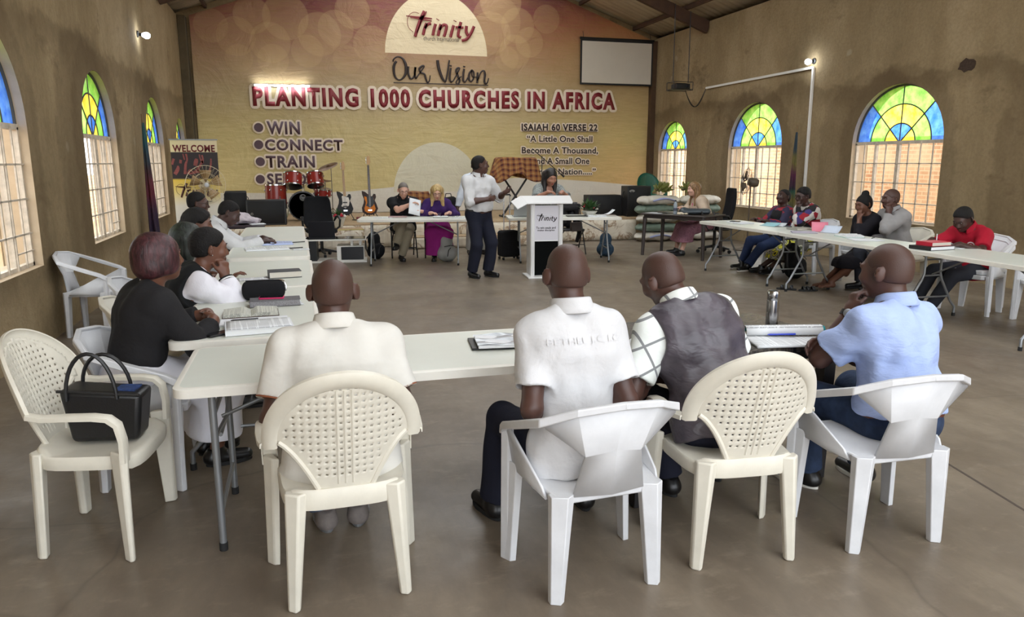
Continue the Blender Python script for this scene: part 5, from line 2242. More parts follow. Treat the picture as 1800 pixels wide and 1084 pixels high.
def banner_mat():
    m = NT('banner_print')
    x, y, z = m.sep()
    nz = m.noise(1.1, 4, .6, m.mapping((.8, 1, 1)))
    zz = m.math('ADD', z, m.math('MULTIPLY', m.math('SUBTRACT', nz, .5), .9))
    t = m.math('DIVIDE', zz, 6.0)
    left = m.ramp(t, [(.22, srgb(206, 188, 132)), (.38, srgb(200, 182, 130)), (.52, srgb(186, 166, 128)), (.64, srgb(170, 138, 106)), (.74, srgb(150, 102, 82)), (.84, srgb(128, 70, 66)), (.95, srgb(108, 52, 66))])
    right = m.ramp(t, [(.2, srgb(208, 172, 116)), (.38, srgb(202, 178, 124)), (.55, srgb(186, 160, 116)), (.72, srgb(192, 146, 96)), (.82, srgb(174, 112, 78)), (.92, srgb(116, 64, 72))])
    c = m.mix(m.step(x, 4.5, 8.6), left, right)
    wood = m.noise(2.2, 5, .7, m.mapping((1, 1, 9)), .8)
    c = m.mix(m.ramp(wood, [(.42, (.22,) * 3), (.6, (0, 0, 0))]), c, srgb(150, 130, 66))
    # soft light spots of the printed photograph
    for bx, bz, br, k in [(-1.6, 4.5, .36, .3), (-1.1, 4.3, .42, .35), (-.75, 4.75, .40, .4), (-.4, 4.2, .44, .4), (-.05, 4.75, .5, .45), (-1.07, 3.85, .30, .3), (.38, 4.05, .36, .35), (.66, 4.42, .48, .45),
                          (1.4, 4.95, .40, .4), (-.36, 3.84, .34, .3), (1.02, 4.56, .40, .35), (1.8, 4.25, .42, .35), (5.27, 4.82, .42, .4), (5.2, 4.22, .40, .45), (5.99, 5.0, .34, .3), (5.56, 4.45, .36, .4),
                          (4.85, 5.35, .52, .5), (4.6, 4.62, .5, .4), (1.24, 3.9, .32, .28), (4.75, 4.9, .60, .35), (5.0, 4.05, .3, .3)]:
        dx = m.math('SUBTRACT', x, bx)
        dz = m.math('SUBTRACT', z, bz)
        d = m.math('SQRT', m.math('ADD', m.math('MULTIPLY', dx, dx), m.math('MULTIPLY', dz, dz)))
        f = m.math('MULTIPLY', m.step(d, br, br - .05), k * .62)
        ring = m.math('MULTIPLY', m.step(m.math('ABSOLUTE', m.math('SUBTRACT', d, br - .02)), .022, .0), .13)
        c = m.mix(m.math('ADD', f, ring, 0, True), c, srgb(206, 176, 126))
    # white area below the curved edge
    cur = m.ramp(m.math('DIVIDE', m.math('ADD', x, 2.1), 11.0), [(p, (v / 2,) * 3) for p, v in
                 [(0.0, .95), (.09, .94), (.20, .92), (.30, .95), (.40, 1.05), (.55, 1.18), (.69, 1.25), (.85, 1.14), (1.0, .99)]])
    edge = m.math('MULTIPLY', m.sep(cur)[0], 2.0)
    white = m.step(m.math('SUBTRACT', edge, z), -.012, .012)
    c = m.mix(white, c, srgb(214, 208, 196))

    def dome(c, cx, cz, rx, rz_, col):
        dx = m.math('DIVIDE', m.math('SUBTRACT', x, cx), rx)
        dz = m.math('DIVIDE', m.math('SUBTRACT', z, cz), rz_)
        d = m.math('SQRT', m.math('ADD', m.math('MULTIPLY', dx, dx), m.math('MULTIPLY', dz, dz)))
        f = m.math('MULTIPLY', m.step(d, 1.0, .99), m.step(z, cz - .005, cz + .005))
        return m.mix(f, c, col)
    c = dome(c, 3.305, 4.085, 1.21, 1.38, srgb(226, 208, 172))
    c = dome(c, 3.27, .92, 1.07, 1.17, srgb(208, 202, 178))
    m.base(c)
    m.rough(m.ramp(m.noise(3, 3), [(.3, (.38,) * 3), (.7, (.55,) * 3)]))
    m.spec(.35)
    w1 = m.noise(1.2, 5, .6, m.mapping((.8, 1, 5)), 1.0)
    w2 = m.noise(1.6, 4, .6, m.mapping((1, 1, 1), (0, 0, 0), (0, .7, 0)), 2.0)
    m.bump(m.math('ADD', m.math('MULTIPLY', w1, .5), w2), .55, .045)
    return m.m


ban = thing('banner', 'huge printed vision banner hung over the back wall above the stage', 'banner', (0, 0, 0))
from mathutils import noise as mnoise


def ban_pt(u, v):
    x = BX0 + (BX1 - BX0) * u
    top = roof_z(x) - .06
    z = .46 + (top - .46) * v
    y = BY - .010 * mnoise.noise((x * 1.3, z * 2.2, 1.7)) - .006 * mnoise.noise((x * 4 + z * 3, z * 1.0, 5.1))
    return (x, y, z)


q = MB().grid(ban_pt, 120, 60)
q.build('banner_cloth', banner_mat(), ban, fix=False)
OUTL = mat('outline_white', srgb(228, 212, 192), .6)
PURP = mat('letter_purple', srgb(84, 62, 72), .6)
MARO = mat('letter_maroon', srgb(126, 34, 42), .6)
DARK = mat('letter_dark', srgb(50, 34, 30), .6)
TY = BY - .045


def lettering(body, x0, x1, z0, z1, m, bold, out, tilt=0.0, spacing=1.0, parent=ban, y=TY):
    T = Matrix.Identity(4)
    if tilt:
        cx, cz = (x0 + x1) / 2, (z0 + z1) / 2
        T = Matrix.Translation((cx, 0, cz)) @ Matrix.Rotation(-tilt, 4, 'Y') @ Matrix.Translation((-cx, 0, -cz))
    o = text('lettering', body, m, parent, x0, x1, z0, z1, y, bold, mtx=T, spacing=spacing, fit=True)
    if out:      # the printed pale edge around the letters
        me = o.data
        V = np.array([v.co[:] for v in me.vertices])
        F = [tuple(p.vertices) for p in me.polygons]
        q = MB()
        for k in range(12):
            a = 2 * PI * k / 12
            q.add([(v[0] + out * math.cos(a), v[1] + .006 + .0007 * k, v[2] + out * math.sin(a)) for v in V], F)
        q.build('lettering_outline', OUTL, parent, fix=False)
    return o


lettering('PLANTING 1000 CHURCHES IN AFRICA', -.82, 7.79, 2.90, 3.27, MARO, .048, .062, .0087, 1.22)
lettering('WIN', -.565, .12, 2.245, 2.505, PURP, .030, .040, 0, 1.12)
lettering('CONNECT', -.635, 1.05, 1.888, 2.115, PURP, .030, .040, 0, 1.12)
lettering('TRAIN', -.635, .41, 1.510, 1.752, PURP, .030, .040, 0, 1.12)
lettering('SEND', -.635, .20, 1.127, 1.362, PURP, .030, .040, 0, 1.12)
for bx, bz in ((-.755, 2.378), (-.776, 2.005), (-.766, 1.632), (-.790, 1.242)):
    MB().lathe([(0, 0), (.098, 0), (.098, .003), (0, .003)], 28, (bx, TY, bz), (0, -1, 0)).build('bullet', PURP, ban)
    MB().lathe([(0, 0), (.132, 0), (.132, .003), (0, .003)], 28, (bx, TY + .012, bz), (0, -1, 0)).build('bullet_outline', OUTL, ban)
lettering('ISAIAH 60 VERSE 22', 5.365, 7.35, 2.395, 2.545, DARK, .034, .028, .004, 1.12)
MB().box((6.36, TY, 2.375), (1.98, .003, .012)).build('underline', DARK, ban)
lettering('\u201cA Little One Shall', 5.50, 7.22, 2.12, 2.262, DARK, .018, .028, 0, 1.04)
lettering('Become A Thousand,', 5.37, 7.38, 1.815, 1.985, DARK, .018, .028, 0, 1.04)
lettering('And A Small One', 5.60, 7.15, 1.578, 1.727, DARK, .018, .028, 0, 1.04)
lettering('A Strong Nation.....\u201d', 5.40, 7.33, 1.272, 1.462, DARK, .018, .028, 0, 1.04)

OUR = [[(420, 655, .6), (430, 625, .7), (470, 600, .7), (520, 620, 1), (550, 690, 1.3), (545, 780, 1.2), (510, 835, .9), (470, 850, .8), (435, 810, 1), (425, 730, 1.2), (435, 680, 1.2), (455, 648, 1.2)],
       [(575, 700, 1), (572, 770, 1), (590, 825, .9), (615, 830, .8), (640, 780, .7), (648, 705, 1)], [(648, 705, 1), (640, 780, 1), (650, 830, .9)],
       [(650, 830, .8), (690, 770, .6), (735, 700, .8), (720, 690, 1), (690, 720, 1), (700, 760, .9), (740, 780, 1), (755, 830, .9), (770, 870, .8), (790, 850, .6), (800, 790, .5)],
       [(880, 620, 1.4), (890, 700, 1.4), (920, 800, 1.3), (950, 850, 1), (965, 840, .8), (985, 740, .8), (1005, 615, .8)],
       [(1018, 700, 1), (1008, 770, 1), (1005, 830, 1), (1020, 855, .8), (1045, 840, .6)], [(1019, 670, 1.1), (1016, 684, 1.1)],
       [(1045, 840, .6), (1080, 770, .6), (1110, 705, .8), (1090, 700, .9), (1075, 730, 1), (1095, 790, 1), (1110, 840, 1), (1095, 875, .8), (1075, 870, .7), (1080, 840, .6), (1130, 790, .6)],
       [(1160, 705, 1), (1150, 780, 1), (1150, 835, 1), (1170, 850, .8), (1200, 800, .6)], [(1162, 674, 1.1), (1159, 690, 1.1)],
       [(1240, 720, .8), (1215, 760, 1), (1212, 820, 1), (1235, 845, .8), (1262, 800, .8), (1262, 740, .8), (1240, 720, .8), (1250, 790, .5), (1300, 790, .5)],
       [(1305, 740, 1), (1303, 800, 1), (1300, 860, 1)], [(1302, 830, .7), (1340, 740, .7), (1372, 720, .9), (1385, 760, 1), (1378, 830, 1), (1390, 865, .9), (1410, 850, .6), (1425, 800, .5)]]
neg = lambda P: [[(p[0], -p[1]) + tuple(p[2:]) for p in q] for q in P]
q = MB()
strokes(q, neg(OUR), 11, lambda x, z, t: (2.271 + (x - 420) * .002252, TY, 3.998 + (z + 600) * .00204))
q.build('lettering', mat('brush_black', srgb(46, 34, 32), .6), ban, fix=False, solid=.002)
MB().box((3.394, TY, 3.423), (2.256, .003, .022)).build('underline', mat('brush_black', None), ban)
TRI = [[(690, 100, .8), (660, 180, 1.3), (620, 270, 1.2), (580, 385, 1.0)], [(485, 165, .3), (600, 172, .5), (690, 176, .6), (780, 182, .4)], [(530, 180, .2), (650, 192, .4), (775, 206, .4)],
       [(668, 150, .5), (640, 250, .3), (600, 340, .3)], [(715, 105, .4), (700, 140, .6), (660, 190, .5)],
       [(715, 232, 1), (690, 300, 1), (672, 362, 1)], [(696, 290, .8), (728, 245, .9), (768, 234, 1)],
       [(820, 235, 1), (800, 300, 1), (785, 362, 1)], [(848, 184, 1.1), (844, 192, 1.1)],
       [(880, 235, 1), (862, 300, 1), (845, 364, 1)], [(862, 300, .8), (905, 245, .9), (945, 250, 1), (938, 300, 1), (915, 370, 1)],
       [(1030, 240, 1), (1008, 310, 1), (990, 372, 1)], [(1048, 190, 1.1), (1044, 198, 1.1)],
       [(1115, 200, 1), (1090, 290, 1), (1082, 352, 1), (1115, 370, .9)], [(1050, 262, .8), (1100, 259, .8), (1145, 262, .8)],
       [(1180, 240, 1), (1176, 300, 1), (1198, 345, 1)], [(1270, 240, 1), (1228, 325, 1), (1180, 385, 1), (1122, 404, .9)]]
TRIARC = [[(630, 132, .3), (575, 122, .3), (520, 155, .3), (497, 220, .3), (512, 290, .3), (560, 335, .3)]]


def trinity(parent, x0, x1, z1, y, m, mtx=None, rw=17, plane=None):
    """the brush logo, its word 785 units wide; x0..x1 is the full width, z1 its top"""
    k = (x1 - x0) / 790.0
    fn = plane or (lambda x, z, t: (x0 + (x - 485) * k, y, z1 + (z + 100) * k))
    q = MB()
    strokes(q, neg(TRI), rw, fn)
    q.build('logo', m, parent, fix=False, solid=.0015)
    q = MB()
    strokes(q, neg(TRIARC), rw * .6, fn)
    q.build('logo_arc', m, parent, fix=False, solid=.001)


trinity(ban, 2.60, 4.20, 5.03, TY, MARO)
lettering('church international', 2.99, 3.82, 4.385, 4.475, DARK, .0, None, 0, 1.0)

# ------------------------------------------------------------------ things on the walls
scr = thing('projection_screen', 'white pull-down projection screen with black border high in the right back corner', 'screen', (7.80, 17.74, 4.035))
MB().box((0, 0, 0), (1.95, .012, 1.07)).build('screen_border', M['black_plastic'], scr, bevel=.002)
MB().box((0, -.008, 0), (1.86, .004, .98)).build('screen_fabric', mat('screen_fabric', srgb(206, 198, 184), .7, var=.06, vscale=1.5), scr)
MB().cyl((-.99, .0, .555), (.99, .0, .555), .028).build('roller_case', M['black_plastic'], scr)
for s in (-.9, .9):
    MB().cyl((s, 0, .57), (s, .04, .72), .006, n=6).build('hanger', M['dark_steel'], scr)


def emis(name, col, st):
    m = bpy.data.materials.new(name)
    m.use_nodes = True
    b = m.node_tree.nodes['Principled BSDF']
    b.inputs['Emission Color'].default_value = col
    b.inputs['Emission Strength'].default_value = st
    return m


GLOW = emis('lamp_glow', (.86, .94, 1, 1), 9.0)
fl = thing('fluorescent_tube', 'lit fluorescent tube fixed above the word PLANTING on the banner', 'light', (-.20, 17.80, 3.285))
MB().cyl((-.58, 0, 0), (.58, 0, 0), .016).build('tube', GLOW, fl)
MB().box((0, .035, .0), (1.22, .03, .04)).build('batten', M['white_paint'], fl, bevel=.004)
for s in (-1, 1):
    MB().box((s * .595, .01, 0), (.03, .05, .045)).build('lamp_holder', M['white_plastic'], fl, bevel=.004)


def bulb(loc, sgn, label):
    t = thing('wall_lamp', label, 'lamp', loc)
    MB().lathe([(.0, 0), (.05, 0), (.05, .012), (.024, .02), (.022, .07), (0, .07)], 20, (0, 0, 0), (sgn, 0, -.12)).build('lamp_holder', M['black_plastic'], t)
    MB().lathe([(.020, .06), (.034, .085), (.048, .115), (.050, .135), (.040, .16), (.022, .178), (0, .182)], 20, (0, 0, 0), (sgn, 0, -.12)).build('bulb', GLOW, t)


bulb((XR - .005, 11.66, 3.37), -1, 'lit bulb on the right wall above the end of the white conduit')
bulb((XL + .005, 13.15, 3.56), 1, 'lit bulb on the left wall between two arched windows')
cd = thing('conduit', 'white plastic cable conduit running across and down the right wall', 'conduit', (XR - .022, 0, 0))
MB().box((0, 13.45, 3.25), (.04, 3.62, .045), (-.006, 0, 0)).build('conduit_run', M['white_paint'], cd, bevel=.004)
MB().box((0, 11.64, 2.08), (.04, .045, 2.36)).build('conduit_run', M['white_paint'], cd, bevel=.004)

pj = thing('projector', 'black projector in a wire cage hung from the roof on two rods', 'projector', (8.19, 15.2, 3.25))
MB().box((.02, 0, -.005), (.33, .26, .11)).build('projector_body', M['black_plastic'], pj, bevel=.012)
MB().lathe([(0, 0), (.034, 0), (.036, .02), (.028, .022), (.026, .012), (0, .010)], 20, (.09, -.135, .0), (0, -1, 0)).build('lens', mat('lens_glass', srgb(30, 34, 44), .1), pj)
q = MB()
for z in (-.085, .085):
    q.tube([(-.23, -.16, z), (.23, -.16, z), (.23, .16, z), (-.23, .16, z)], .007, 6, closed=True)
for x in (-.23, .23):
    for y in (-.16, .16):
        q.tube([(x, y, -.085), (x, y, .085)], .007, 6)
q.box((0, 0, -.066), (.46, .32, .008))
q.build('cage', M['dark_steel'], pj)
for x in (-.17, .20):
    MB().cyl((x, 0, .085), (x, .02, roof_z(8.19 + x) - 3.25 - .02), .009, n=8).build('rod', M['dark_steel'], pj)
q = MB()
pts = []
for k in range(25):
    t_ = k / 24
    pts.append((8.36 + (XR - .03 - 8.36) * t_, 15.25 + .0 * t_, 3.17 + .06 * t_ - .42 * math.sin(PI * t_) * (1 - .25 * t_)))
q.tube(pts, .008, 6)
q.tube([(a + .01, b + .02, c + .03 * math.sin(i * .26)) for i, (a, b, c) in enumerate(pts)], .006, 6)
tag(q.build('power_cord', M['black_plastic']), 'black cord looping from the hanging projector to the white conduit', 'cord')

# broken-out plaster showing brick, right wall
q = MB()
rs = random.Random(3)
ring = [(8.45 + .15 * math.cos(a) * rs.uniform(.7, 1.1), 2.92 + .10 * math.sin(a) * rs.uniform(.7, 1.1)) for a in np.linspace(0, 2 * PI, 15)[:-1]]
q.prism(ring, lambda u, v, t: (XR - .004 + t, u, v), 0, .02)
tag(q.build('trim_4', mat('broken_plaster', srgb(70, 54, 42), .95, var=.4, vscale=30, bump=.5, bscale=40)), kind='structure')


# ------------------------------------------------------------------ flags
def flag_cloth(name, label, loc, H, cols, wtop, wbot, face):
    t = thing('flag', label, 'flag', loc)
    MB().cyl((0, 0, 0), (0, 0, H + .12), .012, n=10).build('flag_pole', mat('pole_brass', srgb(120, 96, 60), .4), t)
    MB().lathe([(0, 0), (.14, 0), (.14, .02), (.03, .05), (.02, .09), (0, .09)], 24).build('base', M['dark_steel'], t)
    m = NT(name)
    x, y, z = m.sep()
    nz = m.math('MULTIPLY', m.noise(3, 3, .5), .35)
    r = m.ramp(m.math('ADD', m.math('DIVIDE', z, H), m.math('SUBTRACT', nz, .17)), cols)
    m.base(r)
    m.rough(.75)
    q = MB()

    def pt(u, v):
        w = (wtop + (wbot - wtop) * (1 - v) ** .8)
        a = u * 2 * PI
        fold = 1 + .28 * math.sin(a * 5 + v * 3)
        return (face[0] * w * .5 + w * .5 * math.cos(a) * fold * .55, face[1] * w * .5 + w * .5 * math.sin(a) * fold, H * (.16 + .84 * v))
    q.grid(pt, 40, 24)
    q.build('flag_cloth', m.m, t)
    return t


flag_cloth('flag_left', 'dark multicoloured flag draped on a pole against the left wall', (-2.10, 12.05, 0), 2.18,
           [(.15, srgb(22, 18, 40)), (.4, srgb(44, 22, 48)), (.58, srgb(92, 24, 42)), (.72, srgb(54, 34, 40)), (.85, srgb(24, 70, 84)), (.97, srgb(32, 84, 86))], .05, .24, (.2, .2))
flag_cloth('flag_right', 'green, yellow and red flag draped on a pole against the right wall', (8.72, 11.75, 0), 2.15,
           [(.3, srgb(30, 76, 70)), (.44, srgb(104, 92, 42)), (.52, srgb(36, 78, 62)), (.58, srgb(26, 24, 36)), (.66, srgb(80, 26, 58)), (.76, srgb(110, 102, 50)), (.88, srgb(40, 58, 70))], .04, .17, (-.2, .2))

# ------------------------------------------------------------------ roll-up banner and fans
ru = thing('rollup_banner', 'tall WELCOME roll-up banner standing in the left back corner', 'banner', (-1.655, 13.86, 0))
MB().box((0, 0, .04), (.78, .16, .08)).build('banner_base', M['steel'], ru, bevel=.01)
MB().cyl((0, .04, .08), (0, .04, 1.98), .008, n=8).build('support_pole', M['steel'], ru)
m = NT('rollup_print')
x, y, z = m.sep()
c = m.ramp(m.math('DIVIDE', z, 2.0), [(0, srgb(228, 224, 216)), (.44, srgb(228, 222, 206)), (.55, srgb(226, 206, 130)), (.66, srgb(222, 190, 70)), (.675, srgb(36, 24, 26)), (.89, srgb(30, 20, 22)), (.895, srgb(232, 218, 178)), (1, srgb(232, 218, 178))])
wv = m.math('ADD', z, m.math('MULTIPLY', m.math('SINE', m.math('MULTIPLY', x, 5)), .05))
c = m.mix(m.math('MULTIPLY', m.step(wv, 1.395, 1.405), m.step(z, 1.788, 1.784)), c, srgb(34, 22, 24))
m.base(c)
m.rough(.45)
MB().box((0, 0, 1.03), (.74, .004, 1.92)).build('print', m.m, ru)
MB().box((0, 0, 1.995), (.77, .025, .02)).build('top_rail', M['steel'], ru)
ry = -.006
text('lettering', 'WELCOME', M['maroon'], ru, -.33, .33, 1.795, 1.905, ry, .03, fit=True, spacing=1.08)
q = MB()
SKN = mat('print_skin', srgb(150, 78, 74), .6, var=.35, vscale=30)
hands_ = [[(-.17, 1.42, 1), (-.15, 1.58, .9), (-.12, 1.66, .6), (-.13, 1.76, .7)], [(.02, 1.48, 1), (.09, 1.58, .9), (.13, 1.66, .7), (.12, 1.74, .6)], [(.13, 1.60, .7), (.09, 1.68, .5), (.08, 1.75, .5)],
          [(.22, 1.46, .8), (.25, 1.58, .7), (.26, 1.68, .5)], [(-.16, 1.66, .5), (-.18, 1.76, .4)], [(-.33, 1.42, 1.3), (-.28, 1.50, 1.3), (-.27, 1.56, .6)], [(-.12, 1.42, 1.2), (-.08, 1.48, 1.2), (-.06, 1.42, .8)],
          [(.0, 1.56, 1.3), (.02, 1.64, 1.5), (.03, 1.68, .8)], [(-.23, 1.60, .9), (-.22, 1.66, .9)], [(-.36, 1.58, .7), (-.33, 1.68, .9)], [(-.05, 1.44, 1), (.05, 1.47, 1.2), (.12, 1.42, .9)]]
strokes(q, hands_, .022, lambda x, z, t: (x, ry, z))
q.build('crowd_print', SKN, ru, fix=False)
trinity(ru, -.34, .33, 1.27, ry, mat('print_brown', srgb(84, 44, 30), .6))
text('lettering', 'church international', M['ink'], ru, -.16, .22, .945, .975, ry, .0)
MB().box((-.10, ry, .80), (.09, .003, .055)).build('red_block', mat('print_red', srgb(190, 30, 60), .6), ru)
text('lettering', 'One Church', M['ink'], ru, -.26, .12, .66, .71, ry, .02)
text('lettering', 'Come and see', M['ink'], ru, -.30, .10, .36, .41, ry, .02)


def stand_fan(label, loc, rz, H, R, mcage, mblade, tilt=0.0, cage_r=.0013):
    t = thing('stand_fan', label, 'fan', loc, rz)
    MB().lathe([(0, 0), (.19, 0), (.19, .018), (.06, .04), (.03, .06), (0, .06)], 28).build('base', mcage, t)
    MB().cyl((0, .06, .05), (0, .06, H - .06), .014, n=10).build('pole', mcage, t)
    rx = Matrix.Rotation(tilt, 3, 'X')
    hd = lambda p: tuple(rx @ Vector(p) + Vector((0, 0, H)))
    q = MB()
    q.lathe([(0, .02), (.06, .02), (.085, .06), (.085, .15), (.06, .20), (0, .21)], 20, (0, 0, 0), (0, 1, 0))
    q.v = [hd(p) for p in q.v]
    q.build('motor', mcage, t, fix=True)
    q = MB()
    for yy, rr in ((-.10, .32), (-.085, .62), (-.03, 1.0), (.05, .6)):
        q.tube([hd((R * rr * math.cos(2 * PI * k / 40), yy, R * rr * math.sin(2 * PI * k / 40))) for k in range(40)], .0045 if rr == 1 else .0028, 5, closed=True)
    for k in range(30):
        a = 2 * PI * k / 30
        ca, sa = math.cos(a), math.sin(a)
        q.tube([hd((R * r * ca, y, R * r * sa)) for r, y in ((.12, -.105), (.45, -.10), (.8, -.075), (1, -.03), (.8, .03), (.3, .06))], cage_r, 4, cap=False)
    q.build('fan_cage', mcage, t)
    MB().lathe([(0, 0), (.03, 0), (.036, .008), (.03, .012), (0, .014)], 16, hd((0, -.104, 0)), hd((0, -1, 0)) and tuple(rx @ Vector((0, -1, 0)))).build('badge', M['white_plastic'], t)
    for k in range(5):
        a0 = 2 * PI * k / 5 + .3
        q = MB()
        vs = []
        for i in range(6):
            r = R * (.15 + .66 * i / 5)
            w = .20 + .24 * math.sin(PI * min(1, i / 4.0) * .6)
            for s in (-1, 1):
                a = a0 + s * w * (.9 if i else .5)
                vs.append(hd((r * math.cos(a), -.02 + s * .028 - .03, r * math.sin(a))))
        q.add(vs, [(2 * i, 2 * i + 1, 2 * i + 3, 2 * i + 2) for i in range(5)])
        q.build('fan_blade', mblade, t, solid=.003, off=0)


FANC = mat('fan_cream', srgb(206, 192, 158), .4, metal=.2)
FANB = mat('fan_blade_tan', srgb(168, 138, 96), .4)
FAND = mat('fan_dark', srgb(92, 80, 66), .5)
stand_fan('cream stand fan in front of the WELCOME banner behind the left row', (-1.44, 13.15, 0), .28, 1.26, .31, FANC, FANB)
stand_fan('dusty brown stand fan turned sideways in front of the right wall window', (8.02, 12.15, 0), -2.0, 1.27, .25, FAND, FAND, -.15)
# ------------------------------------------------------------------ lectern
lc = thing('lectern', 'white and black lectern with a logo panel standing in the middle of the floor', 'lectern', (3.38, 10.02, 0), -.10)
LW = mat('lectern_white', srgb(226, 226, 226), .35)
MB().box((-.01, .05, .012), (.56, .46, .024)).build('base', LW, lc, bevel=.006)
for s in (-1, 1):
    q = MB()
    pr = [(-.028, -.03), (.0, -.042), (.028, -.03), (.028, .03), (-.028, .03)]
    q.sweep([(s * .205, -.02, .02), (s * .205, -.02, 1.04)], pr, [(1, 0, 0)] * 2, [(0, 1, 0)] * 2)
    q.build('column', LW, lc, bevel=.006)
MB().bx(-.172, .172, -.018, .010, .52, 1.02).build('sign_panel', mat('panel_pale', srgb(206, 204, 212), .4), lc)
MB().bx(-.172, .172, -.022, .010, .03, .52).build('front_panel', mat('panel_black', srgb(6, 8, 8), .8, spec=.08), lc)
MB().bx(-.178, .178, -.024, -.018, .515, .527).build('panel_bead', LW, lc)
for s in (-1, 1):
    MB().bx(s * .178 - .006, s * .178 + .006, -.026, .0, .03, 1.03).build('panel_bead', LW, lc)
    MB().bx(s * .232 - .004, s * .232 + .004, -.02, .24, .03, 1.03).build('side_panel', LW, lc)
q = MB()
q.hexa([(-.40, -.20, 1.02), (.38, -.20, 1.08), (.38, .24, 1.10), (-.40, .24, 1.04)], [(-.40, -.20, 1.035), (.38, -.20, 1.095), (.38, .24, 1.115), (-.40, .24, 1.055)])
q.v = []
q.f = []
q.hexa([(-.30, -.12, 1.045), (.36, -.12, 1.045), (.42, .30, 1.125), (-.32, .30, 1.125)], [(-.30, -.12, 1.065), (.36, -.12, 1.065), (.42, .30, 1.145), (-.32, .30, 1.145)])
q.hexa([(-.44, -.12, .97), (-.30, -.12, 1.045), (-.32, .30, 1.125), (-.46, .30, 1.05)], [(-.44, -.12, .985), (-.30, -.12, 1.065), (-.32, .30, 1.145), (-.46, .30, 1.065)])
q.build('lectern_top', LW, lc, bevel=.004)
MB().box((.385, -.11, 1.05), (.07, .04, .035)).build('top_end', M['black_plastic'], lc, bevel=.008)
trinity(lc, -.145, .150, .905, -.0195, M['ink'])
text('lettering', 'To win souls and', M['ink'], lc, -.15, .135, .690, .722, -.0195, .015)
text('lettering', 'make disciples', M['ink'], lc, -.132, .12, .652, .684, -.0195, .015)


# ------------------------------------------------------------------ music gear on the stage
SZ = .45
RED = mat('drum_red', srgb(142, 34, 26), .32, coat=.25, var=.15, vscale=4)
HEAD = mat('drum_head', srgb(236, 214, 186), .6)


def drum(t, c, ax, r, L, shell, name='tom', skin=HEAD, lugs=6):
    ax = Vector(ax).normalized()
    c = Vector(c)
    R = Vector((0, 0, 1)).rotation_difference(ax).to_matrix()
    o = MB().lathe([(r, -L / 2), (r, L / 2)], 32, tuple(c), tuple(ax)).build(name, shell, t)
    for s in (-1, 1):
        MB().lathe([(0, s * L / 2), (r * .96, s * L / 2)], 32, tuple(c), tuple(ax)).build('drum_skin', skin, o)
        MB().lathe([(r * .95, s * L / 2 - .012), (r + .008, s * L / 2 - .012), (r + .008, s * L / 2 + .012), (r * .95, s * L / 2 + .012), (r * .95, s * L / 2 - .012)], 32, tuple(c), tuple(ax)).build('hoop', M['chrome'] if skin is HEAD else shell, o)
    q = MB()
    for k in range(lugs):
        a = 2 * PI * k / lugs
        for s in (-1, 1):
            p = c + R @ Vector((math.cos(a) * (r + .008), math.sin(a) * (r + .008), s * L * .28))
            q.ell(tuple(p), (.012, .012, .022), 8, 6)
    q.build('lug', M['chrome'], o)
    return o


dk = thing('drum_kit', 'red drum kit with two raised toms on the stage below the bullet list', 'drum kit', (0, 15.8, SZ))
drum(dk, (-.42, 0, .49), (0, .04, 1), .205, .46, RED, 'floor_tom')
drum(dk, (-.08, -.05, .81), (.05, .42, 1), .185, .25, RED, 'tom')
drum(dk, (.36, -.05, .82), (-.05, .42, 1), .165, .25, RED, 'tom')
drum(dk, (.50, .16, .56), (.1, -.1, 1), .17, .14, RED, 'snare')
BSK = mat('bass_skin', srgb(26, 26, 30), .3)
bd = drum(dk, (.10, .05, .30), (0, 1, 0), .285, .36, mat('drum_black', srgb(30, 28, 30), .3), 'bass_drum', BSK, 8)
MB().lathe([(.056, 0), (.064, 0), (.064, .003), (.056, .003), (.056, 0)], 24, (.10, -.142, .47), (0, -1, 0)).build('emblem_ring', mat('emblem_grey', srgb(150, 150, 152), .5), bd)
q = MB()
strokes(q, [[(.06, .47), (.14, .47)], [(.07, .50), (.10, .45), (.13, .50)], [(.08, .44), (.12, .44)]], .005, lambda x, z, t: (x, -.144, z))
q.build('emblem', mat('emblem_grey', None), bd, fix=False)
for s in (-1, 1):
    MB().tube([(.10 + s * .27, -.12, .28), (.10 + s * .36, -.22, .0)], .011, 8).build('spur', M['chrome'], dk)
for x, y in ((-.62, .0), (-.30, .18), (-.34, -.2)):
    MB().tube([(x, y, .50), (x, y, .0)], .009, 8).build('tom_leg', M['chrome'], dk)
MB().tube([(.10, .05, .55), (.10, .05, .74), (-.02, .0, .78)], .013, 8).build('tom_mount', M['chrome'], dk)
MB().tube([(.13, .05, .55), (.13, .05, .74), (.22, .0, .78)], .013, 8).build('tom_mount', M['chrome'], dk)
CYM = mat('cymbal_bronze', srgb(104, 74, 44), .35, metal=.8)


def cymbal(x, y, z, r, tilt, stand_x, label):
    c = MB().lathe([(0, .03), (.03, .026), (.05, .012), (r, 0), (r, -.003), (.05, .008), (0, .02)], 32, (x, y, z), tilt).build('cymbal', CYM, dk)
    q = MB()
    q.tube([(stand_x, y, .0), (stand_x, y, z - .02)], .009, 8)
    for k in range(3):
        a = 2 * PI * k / 3 + .4
        q.tube([(stand_x, y, .25), (stand_x + .22 * math.cos(a), y + .22 * math.sin(a), .01)], .008, 6)
    q.build('cymbal_stand', M['chrome'], dk)


cymbal(.62, -.1, 1.08, .215, (-.38, -.25, 1), .68, '')
cymbal(.52, .10, .80, .155, (.05, -.1, 1), .56, '')
cymbal(.53, .10, .785, .155, (.05, .1, -1), .56, '')


